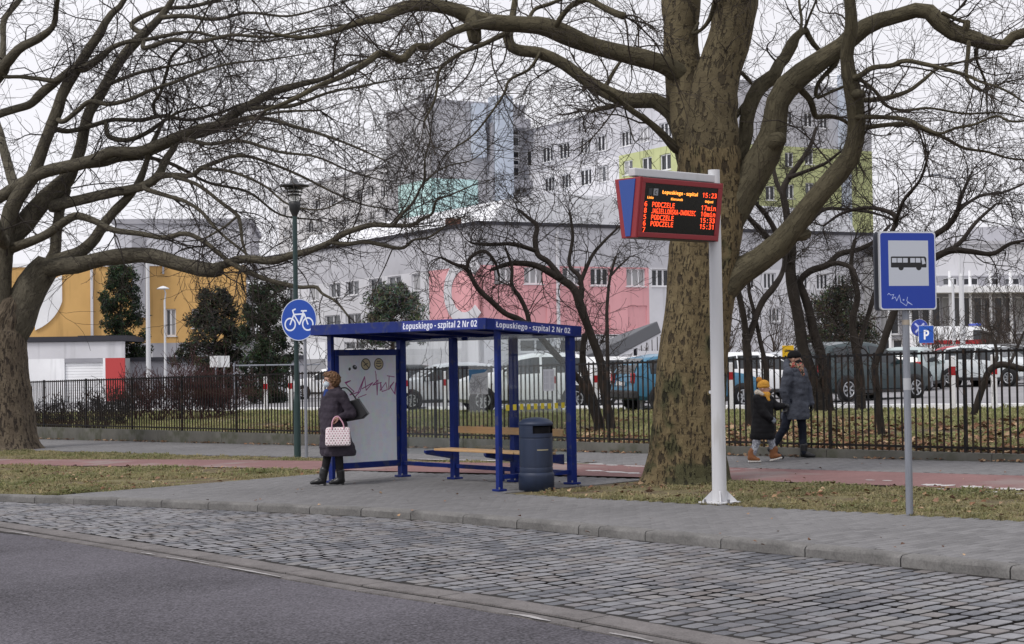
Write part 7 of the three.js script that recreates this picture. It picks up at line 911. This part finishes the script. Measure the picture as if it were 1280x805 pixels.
{ // woman and child walking to the right, hand in hand
  const b = gp(996, 573), f = V(0.9, -0.05, 0.42).normalize(), hd = headPrims(V(0.0, 1.575, 0.0), f, 1.0), at = hd.at;
  const shN = V(-0.13, 1.37, 0.13), elN = V(-0.2, 1.08, 0.15), wrN = V(-0.17, 0.86, 0.14), shF = V(0.12, 1.37, -0.12), elF = V(0.205, 1.09, -0.1), wrF = V(0.25, 0.88, -0.04);
  const hipA = V(0.05, 0.9, -0.06), knA = V(0.1, 0.5, -0.03), anA = V(0.115, 0.09, 0.0), hipB = V(-0.09, 0.9, 0.06), knB = V(-0.19, 0.5, 0.06), anB = V(-0.4, 0.16, 0.04);
  const quilt = (p) => -0.006 * Math.pow(Math.abs(Math.sin(p.y * 34 + 0.8 * Math.sin(p.x * 9))), 0.6) + 0.018 * perlin.noise(p.x * 9, p.y * 7, p.z * 9) + 0.009 * perlin.noise(p.x * 24, p.y * 18, p.z * 24);
  const arm = (a, e, w, r1, r2, r3) => [cap(a, e, r1, r2), cap(e, w, r2, r3)], coat = cloth(611, [0.07, 0.078, 0.1], 0.6, 0.8), jean = cloth(612, [0.014, 0.017, 0.028], 0.5), blk = flat(0.012, 0.012, 0.014, 0.5);
  const gloveN = handPrims(wrN, V(0.02, -1, 0.0), V(-1, 0, 0.2), 0.7), gloveF = handPrims(wrF, V(0.12, -1, 0.1), V(-1, 0, 0.3), 0.5);
  person('woman in a blue grey padded coat and black hat walking along the fence', b, { head: hd, neck: cap(V(-0.01, 1.4, 0), V(0, 1.5, 0), 0.055, 0.05), skin: [0.44, 0.27, 0.2], group: 'walking pair',
    body: [cap(V(-0.02, 0.95, 0), V(0, 1.28, 0), 0.12, 0.13), cap(V(0, 1.3, 0), V(0, 1.48, 0), 0.08, 0.05), ...arm(shN, elN, wrN, 0.048, 0.04, 0.03), ...arm(shF, elF, wrF, 0.048, 0.04, 0.03), cap(hipA, knA, 0.078, 0.054), cap(knA, anA, 0.054, 0.038), cap(hipB, knB, 0.078, 0.054), cap(knB, anB, 0.054, 0.038)], hands: [gloveN, gloveF],
    clothes: [
      ['coat', [garment([[1.46, -0.015, 0, 0.09, 0.09], [1.4, -0.01, 0, 0.16, 0.14], [1.3, 0, 0, 0.195, 0.165], [1.1, 0.0, 0, 0.185, 0.16], [0.98, 0.0, 0, 0.18, 0.16], [0.8, 0.0, 0.0, 0.21, 0.185], [0.66, -0.005, 0.0, 0.225, 0.195], [0.62, -0.005, 0, 0.215, 0.19]], quilt), ...arm(shN, elN, wrN, 0.082, 0.07, 0.052), ...arm(shF, elF, wrF, 0.08, 0.068, 0.05)].map((q, i) => i ? { ...q, f: (p) => q.f(p) + quilt(p) * 0.9 } : q), 0.028, 0.011, coat],
      ['hood', [cap(V(-0.13, 1.43, 0.04), V(-0.12, 1.53, -0.03), 0.07, 0.055), cap(V(-0.1, 1.42, -0.05), V(0.02, 1.4, -0.08), 0.055, 0.04), cap(V(-0.12, 1.42, 0.07), V(-0.02, 1.4, 0.11), 0.055, 0.04)], 0.03, 0.01, coat],
      ['scarf', [cap(V(-0.06, 1.47, 0.08), V(0.07, 1.46, 0.07), 0.056, 0.056), cap(V(0.07, 1.46, 0.06), V(0.08, 1.46, -0.05), 0.056, 0.05), cap(V(0.06, 1.45, 0.1), V(0.1, 1.33, 0.13), 0.05, 0.03)], 0.02, 0.008, vtx(), (p) => { const k = perlin.noise(p.x * 34, p.y * 34, p.z * 34); return k > 0.15 ? [0.3, 0.05, 0.05] : k > -0.12 ? [0.33, 0.25, 0.17] : [0.03, 0.025, 0.025]; }],
      ['hat', [ell(at(-0.014, 0, 0.068), noseTo(f).l, UP, f, 0.09, 0.075, 0.105), ell(at(-0.015, 0, 0.045), noseTo(f).l, UP, f, 0.094, 0.05, 0.106)], 0.02, 0.007, flat(0.011, 0.011, 0.012, 0.95)], ['mask', [ell(at(0.045, 0, -0.045), noseTo(f).l, UP, f, 0.068, 0.055, 0.07)], 0.01, 0.005, flat(0.013, 0.012, 0.013, 0.8)],
      ['glove', gloveN.map((q) => ({ ...q, f: (p) => q.f(p) - 0.005 })), 0.006, 0.0055, blk], ['glove', gloveF.map((q) => ({ ...q, f: (p) => q.f(p) - 0.005 })), 0.006, 0.0055, blk],
      ['trousers', [cap(hipA, knA, 0.09, 0.066), cap(knA, anA, 0.066, 0.054), cap(hipB, knB, 0.09, 0.066), cap(knB, anB, 0.066, 0.054)].map((q) => ({ ...q, f: (p) => q.f(p) + 0.006 * perlin.noise(p.x * 14, p.y * 18, p.z * 14) })), 0.02, 0.011, jean],
      ['boot', [...shoe(V(0.06, 0.0, -0.02), V(0.3, 0.0, 0.06), 0.16, 0.045), cap(V(0.115, 0.1, 0), V(0.113, 0.2, -0.002), 0.052, 0.06)], 0.025, 0.008, blk], ['boot', [cap(V(-0.42, 0.15, 0.03), V(-0.33, 0.08, 0.06), 0.045, 0.045), cap(V(-0.33, 0.08, 0.06), V(-0.24, 0.03, 0.08), 0.045, 0.03), cap(V(-0.415, 0.16, 0.04), V(-0.36, 0.24, 0.045), 0.05, 0.056)], 0.025, 0.008, blk]] });
  // child
  const c = gp(955, 577.5), k = 0.82, g = V(0.93, -0.02, 0.36).normalize(), ch = headPrims(V(0.02, 1.14, 0.02), g, 0.92), ca = ch.at;
  const sN = V(-0.1, 0.98, 0.08), eN = V(-0.02, 0.78, 0.14), wN = V(0.085, 0.68, 0.17), sF = V(0.1, 0.98, -0.07), eF = V(0.22, 0.86, -0.04), wF = V(0.31, 0.86, 0.01), hA = V(-0.06, 0.56, 0.05), kA = V(-0.12, 0.31, 0.06), aA = V(-0.19, 0.09, 0.05), hB = V(0.05, 0.56, -0.04), kB = V(0.12, 0.33, -0.03), aB = V(0.17, 0.1, -0.02);
  const gN = handPrims(wN, V(0.85, -0.5, 0.2), V(0.1, -0.6, -0.8), 0.9, 0.74), gF = handPrims(wF, V(0.9, 0.2, 0.1), V(0.1, -0.8, 0.4), 0.9, 0.74);
  const fold = (p) => -0.005 * Math.pow(Math.abs(Math.sin(p.y * 42)), 0.6) + 0.009 * perlin.noise(p.x * 9, p.y * 8, p.z * 9), blackC = cloth(621, [0.011, 0.011, 0.013], 0.6, 0.8), must = [0.55, 0.28, 0.05], boot = cloth(622, [0.23, 0.09, 0.032], 0.5, 0.7), sole = flat(0.55, 0.53, 0.5, 0.8);
  const bootP = (an, heel, toe) => [...shoe(heel, toe, 0.15, 0.043, 0.02), cap(an, an.clone().add(V(0.01, 0.09, 0)), 0.048, 0.054)];
  person('child in a black coat and mustard bobble hat holding the walking woman hand', c, { head: ch, neck: cap(V(0, 1.0, 0), V(0.01, 1.08, 0), 0.045, 0.042), skin: [0.52, 0.31, 0.24], group: 'walking pair',
    body: [cap(V(0, 0.62, 0), V(0, 0.92, 0), 0.1, 0.1), cap(V(0, 0.94, 0), V(0.01, 1.05, 0), 0.06, 0.045), ...arm(sN, eN, wN, 0.038, 0.032, 0.025), ...arm(sF, eF, wF, 0.038, 0.032, 0.025), cap(hA, kA, 0.06, 0.045), cap(kA, aA, 0.045, 0.033), cap(hB, kB, 0.06, 0.045), cap(kB, aB, 0.045, 0.033)], hands: [gN, gF],
    clothes: [
      ['coat', [garment([[1.05, 0, 0, 0.075, 0.075], [1.0, 0, 0, 0.125, 0.11], [0.9, 0, 0, 0.155, 0.14], [0.7, 0, 0.0, 0.165, 0.15], [0.5, -0.01, 0.0, 0.185, 0.165], [0.38, -0.02, 0.0, 0.19, 0.17], [0.35, -0.02, 0, 0.18, 0.16]], fold), ...arm(sN, eN, wN, 0.066, 0.058, 0.046), ...arm(sF, eF, wF, 0.064, 0.056, 0.044)].map((q, i) => i ? { ...q, f: (p) => q.f(p) + fold(p) * 0.9 } : q), 0.024, 0.01, blackC],
      ['hood_trim', [cap(V(-0.09, 1.07, 0.06), V(-0.08, 1.08, -0.06), 0.042, 0.04), cap(V(-0.085, 1.09, 0.055), V(-0.02, 1.05, 0.1), 0.035, 0.028)].map((q) => ({ ...q, f: (p) => q.f(p) + 0.012 * perlin.noise(p.x * 60, p.y * 60, p.z * 60) })), 0.02, 0.007, flat(0.5, 0.45, 0.38, 0.95)],
      ['scarf', [cap(V(-0.03, 1.05, 0.07), V(0.06, 1.045, 0.06), 0.042, 0.045), cap(V(0.06, 1.045, 0.05), V(0.06, 1.05, -0.03), 0.045, 0.04), cap(V(0.05, 1.02, 0.08), V(0.075, 0.96, 0.1), 0.036, 0.024)], 0.02, 0.007, vtx(0.9), knit(must, 0.25)],
      ['hat', [ell(ca(-0.012, 0, 0.062), noseTo(g).l, UP, g, 0.086, 0.078, 0.094), ell(ca(-0.01, 0, 0.03), noseTo(g).l, UP, g, 0.088, 0.03, 0.096)], 0.015, 0.006, vtx(0.9), knit(must, 0.3)], ['pompom', [ell(ca(-0.085, 0, 0.145), V(1, 0, 0), UP, V(0, 0, 1), 0.045, 0.042, 0.045)].map((q) => ({ ...q, f: (p) => q.f(p) + 0.014 * perlin.noise(p.x * 90, p.y * 90, p.z * 90) })), 0.01, 0.005, vtx(0.95), knit([0.48, 0.22, 0.04], 0.3)],
      ['glove', gN.map((q) => ({ ...q, f: (p) => q.f(p) - 0.006 })), 0.006, 0.005, flat(0.17, 0.19, 0.22, 0.9)], ['glove', gF.map((q) => ({ ...q, f: (p) => q.f(p) - 0.006 })), 0.006, 0.005, flat(0.05, 0.055, 0.06, 0.9)],
      ['trousers', [cap(hA, kA, 0.07, 0.058), cap(kA, aA, 0.058, 0.046), cap(hB, kB, 0.07, 0.058), cap(kB, aB, 0.058, 0.046)].map((q) => ({ ...q, f: (p) => q.f(p) + 0.006 * perlin.noise(p.x * 18, p.y * 22, p.z * 18) })), 0.02, 0.009, vtx(0.85), (p) => { const k = perlin.noise(p.x * 45, p.y * 45, p.z * 45); return k > 0.12 ? [0.48, 0.5, 0.54] : [0.25, 0.26, 0.3]; }],
      ['boot', bootP(aA, V(-0.25, 0.0, 0.04), V(-0.07, 0.0, 0.09)), 0.02, 0.007, boot], ['boot', bootP(aB.clone().add(V(-0.01, 0.01, 0)), V(0.1, 0.012, -0.03), V(0.27, 0.06, 0.02)), 0.02, 0.007, boot]],
    extra: [['sole', rbox(0.2, 0.026, 0.085, 0.012, -0.155, 0.014, 0.065), sole], ['sole', rbox(0.2, 0.026, 0.085, 0.012).rotateZ(0.24).translate(0.185, 0.042, -0.005), sole], ['reflective_print', (() => { const A = new Acc(); for (const x of [-0.035, 0.012]) A.tube([0, 1, 2, 3, 4, 5, 6, 7, 8].map((i) => V(x + 0.018 * Math.cos(i * 0.785), 0.77 + 0.016 * Math.sin(i * 0.785), 0.168)), Array(9).fill(0.004), 5); return A.geo(); })(), flat(0.6, 0.6, 0.62, 0.6)]] });
}

// ------------------------------------------------------------------ grass and fallen leaves
{
  const r = rng(555), inPoly = (poly, x, d) => { let c = false; for (let i = 0, j = poly.length - 1; i < poly.length; j = i++) { const [xi, yi] = poly[i], [xj, yj] = poly[j]; if ((yi > d) !== (yj > d) && x < (xj - xi) * (d - yi) / (yj - yi) + xi) c = !c; } return c; };
  const clump = (n, h, sp) => { const p = [], nn = []; for (let i = 0; i < n; i++) { const a = r() * 6.283, q = sp * Math.sqrt(r()), x = Math.cos(a) * q, z = Math.sin(a) * q, b = r() * 6.283, w = rr(0.004, 0.008, r), l = h * rr(0.5, 1.2, r), lean = rr(0.5, 1.7, r), cx = Math.cos(b), cz = Math.sin(b), m = [x + cx * l * lean * 0.35, l * 0.6, z + cz * l * lean * 0.35], t = [x + cx * l * lean, l * rr(0.3, 0.8, r), z + cz * l * lean], A = [x - cz * w, 0, z + cx * w], B = [x + cz * w, 0, z - cx * w], C = [m[0] - cz * w * 0.7, m[1], m[2] + cx * w * 0.7], D = [m[0] + cz * w * 0.7, m[1], m[2] - cx * w * 0.7]; for (const q2 of [A, B, D, A, D, C, C, D, t]) { p.push(...q2); nn.push(-cx * 0.35, 0.9, -cz * 0.35); } } const g = new THREE.BufferGeometry(); g.setAttribute('position', new THREE.Float32BufferAttribute(p, 3)); g.computeVertexNormals(); return g; };
  const variants = [clump(14, 0.045, 0.07), clump(12, 0.055, 0.08), clump(16, 0.035, 0.09)], gm = new THREE.MeshPhysicalMaterial({ roughness: 1, color: col(1, 1, 1), transmission: 0.45, thickness: 0, specularIntensity: 0.2, side: THREE.DoubleSide });
  const sow = (name, label, poly, per, scale, tone, up) => {
    const xs = poly.map((p) => p[0]), ds = poly.map((p) => p[1]), x0 = Math.min(...xs), x1 = Math.max(...xs), d0 = Math.min(...ds), d1 = Math.max(...ds), N = Math.floor((x1 - x0) * (d1 - d0) * per), L = [[], [], []];
    for (let i = 0; i < N; i++) { const x = rr(x0, x1, r), d = rr(d0, d1, r); if (!inPoly(poly, x, d)) continue; const n = perlin.noise(x * 0.55, d * 0.55, 8) + 0.5 * perlin.noise(x * 1.9, d * 1.9, 2); if (n < -0.22 + rr(-0.2, 0.2, r)) continue; L[Math.floor(r() * 3)].push([x, d, n]); }
    const grp = new THREE.Group(); grp.name = name; L.forEach((A, k) => { const im = new THREE.InstancedMesh(variants[k], gm, A.length); A.forEach(([x, d, n], i) => { const s = scale * (0.55 + 1.1 * Math.pow(r(), 2)) * (1 + 0.45 * n); im.setMatrixAt(i, new THREE.Matrix4().compose(S(x, d, (up ? lift(d) : 0) - 0.022), new THREE.Quaternion().setFromEuler(new THREE.Euler(0, r() * 6.283, 0)), V(s, s * rr(0.8, 1.2, r), s))); const dead = clamp(0.55 - n * 0.6 + rr(-0.35, 0.35, r)), c = mixc(tone[0], tone[1], dead), q = rr(0.75, 1.25, r); im.setColorAt(i, col(c[0] * q, c[1] * q, c[2] * q)); }); im.name = 'grass_blades'; im.userData.kind = 'stuff'; im.castShadow = im.receiveShadow = true; grp.add(im); });
    return stuff(grp, label, 'grass');
  };
  const T1 = [[0.2, 0.215, 0.09], [0.38, 0.315, 0.185]], T2 = [[0.28, 0.32, 0.13], [0.42, 0.37, 0.2]];
  const front = [...kerbLine.filter((p) => p[0] < PLATFORM_L - 0.1 && p[0] > -45).map(([x, d]) => [x, d + 0.2]), [PLATFORM_L + 0.02, 11.9], [PLATFORM_L + 0.15, 16.2], ...pathNear.filter((p) => p[0] < PLATFORM_L && p[0] > -45).reverse().map(([x, d]) => [x, d - 0.05])];
  sow('front_grass', 'worn winter grass between the kerb and the red path on the left', front, 130, 1.25, T1);
  sow('tree_grass', 'worn winter grass around the big tree and the white mast', [[-16.3, BACK + 0.4], [-15, BACK + 0.02], [4, BACK + 0.02], [4, 17.1], [-12, 17.2], [-15.6, 17.05]], 330, 1.0, T1);
  sow('edge_grass', 'thin strip of grass between the red path and the footway', [...pathFar.filter((p) => p[0] > -60 && p[0] < -21), [-21, 19.3], [-26, 18.65], [-31, 18.15], [-60, 17.95]], 120, 1.1, T1);
  sow('verge_grass', 'patchy green grass behind the railing fence', [[-64, 23], [6, 23], [6, 33.4], [-64, 33.4]], 70, 1.7, T2, true);
  // leaves
  const leaf = () => { const p = [], k = rr(0.15, 0.5, r), o = [[0, 0, -1], [0.55, k * rr(0.3, 1, r), -0.35], [0.7, k, 0.25], [0.25, k * 0.3, 0.75], [0, 0.1, 1.05], [-0.3, k * 0.4, 0.7], [-0.7, k * rr(0.5, 1.2, r), 0.2], [-0.5, k * 0.6, -0.4]]; for (let i = 0; i < 8; i++) { const a = o[i], b = o[(i + 1) % 8]; p.push(0, 0.05, 0, ...b, ...a); } const g = new THREE.BufferGeometry(); g.setAttribute('position', new THREE.Float32BufferAttribute(p, 3)); g.computeVertexNormals(); return g; };
  const lv = [leaf(), leaf(), leaf()], lm = std({ roughness: 0.85, color: col(1, 1, 1) }), tones = [[0.17, 0.085, 0.05], [0.3, 0.19, 0.11], [0.1, 0.058, 0.04], [0.4, 0.28, 0.18], [0.22, 0.12, 0.07], [0.2, 0.12, 0.08]];
  const scatter = (name, label, pts, s0, s1, up) => { const grp = new THREE.Group(); grp.name = name; for (let k = 0; k < 3; k++) { const A = pts.filter((_, i) => i % 3 === k); const im = new THREE.InstancedMesh(lv[k], lm, A.length); A.forEach(([x, d], i) => { const s = rr(s0, s1, r); im.setMatrixAt(i, new THREE.Matrix4().compose(S(x, d, (up ? lift(d) : 0) + 0.012 + rr(0, 0.018, r) * (up || 1)), new THREE.Quaternion().setFromEuler(new THREE.Euler(rr(-0.5, 0.5, r), r() * 6.283, rr(-0.5, 0.5, r))), V(s, s, s))); const c = tones[Math.floor(r() * tones.length)], q = rr(0.7, 1.2, r); im.setColorAt(i, col(c[0] * q, c[1] * q, c[2] * q)); }); im.name = 'leaves'; im.userData.kind = 'stuff'; im.castShadow = im.receiveShadow = true; grp.add(im); } return stuff(grp, label, 'leaves'); };
  const many = (n, f) => { const A = []; for (let i = 0; i < n; i++) { const q = f(); if (q) A.push(q); } return A; };
  scatter('leaf_litter', 'drift of brown fallen leaves on the ground just behind the fence', many(15000, () => { const x = rr(-40, -6, r), d = 21.85 + 7 * Math.pow(r(), 1.5); return perlin.noise(x * 0.3, d * 0.5, 5) + 0.8 * (1 - (d - 21.8) / 6) + (x > -24 ? 0.25 : -0.35) > rr(-0.2, 0.4, r) ? [x, d] : null; }), 0.04, 0.085, true);
  scatter('lawn_leaves', 'scattered pale fallen leaves lying in the worn grass', many(1900, () => { const x = rr(-42, -2, r), d = rr(11, 17.2, r); return inPoly(front, x, d) || (x > -16.2 && d > BACK + 0.1) ? [x, d] : null; }), 0.02, 0.05);
  scatter('gutter_leaves', 'thin line of dark leaves along the foot of the plinth', many(900, () => { const x = rr(-46, -6, r); return perlin.noise(x * 0.8, 3, 1) > -0.15 ? [x, FENCE - 0.13 - 0.25 * Math.pow(r(), 3)] : null; }), 0.02, 0.045);
  scatter('stray_leaves', 'stray leaf scraps on the pavement and path', many(150, () => { const x = rr(-22, -5, r), d = rr(11.2, 20.5, r); return [x, d]; }), 0.012, 0.03);
}
renderer.render(scene, camera);
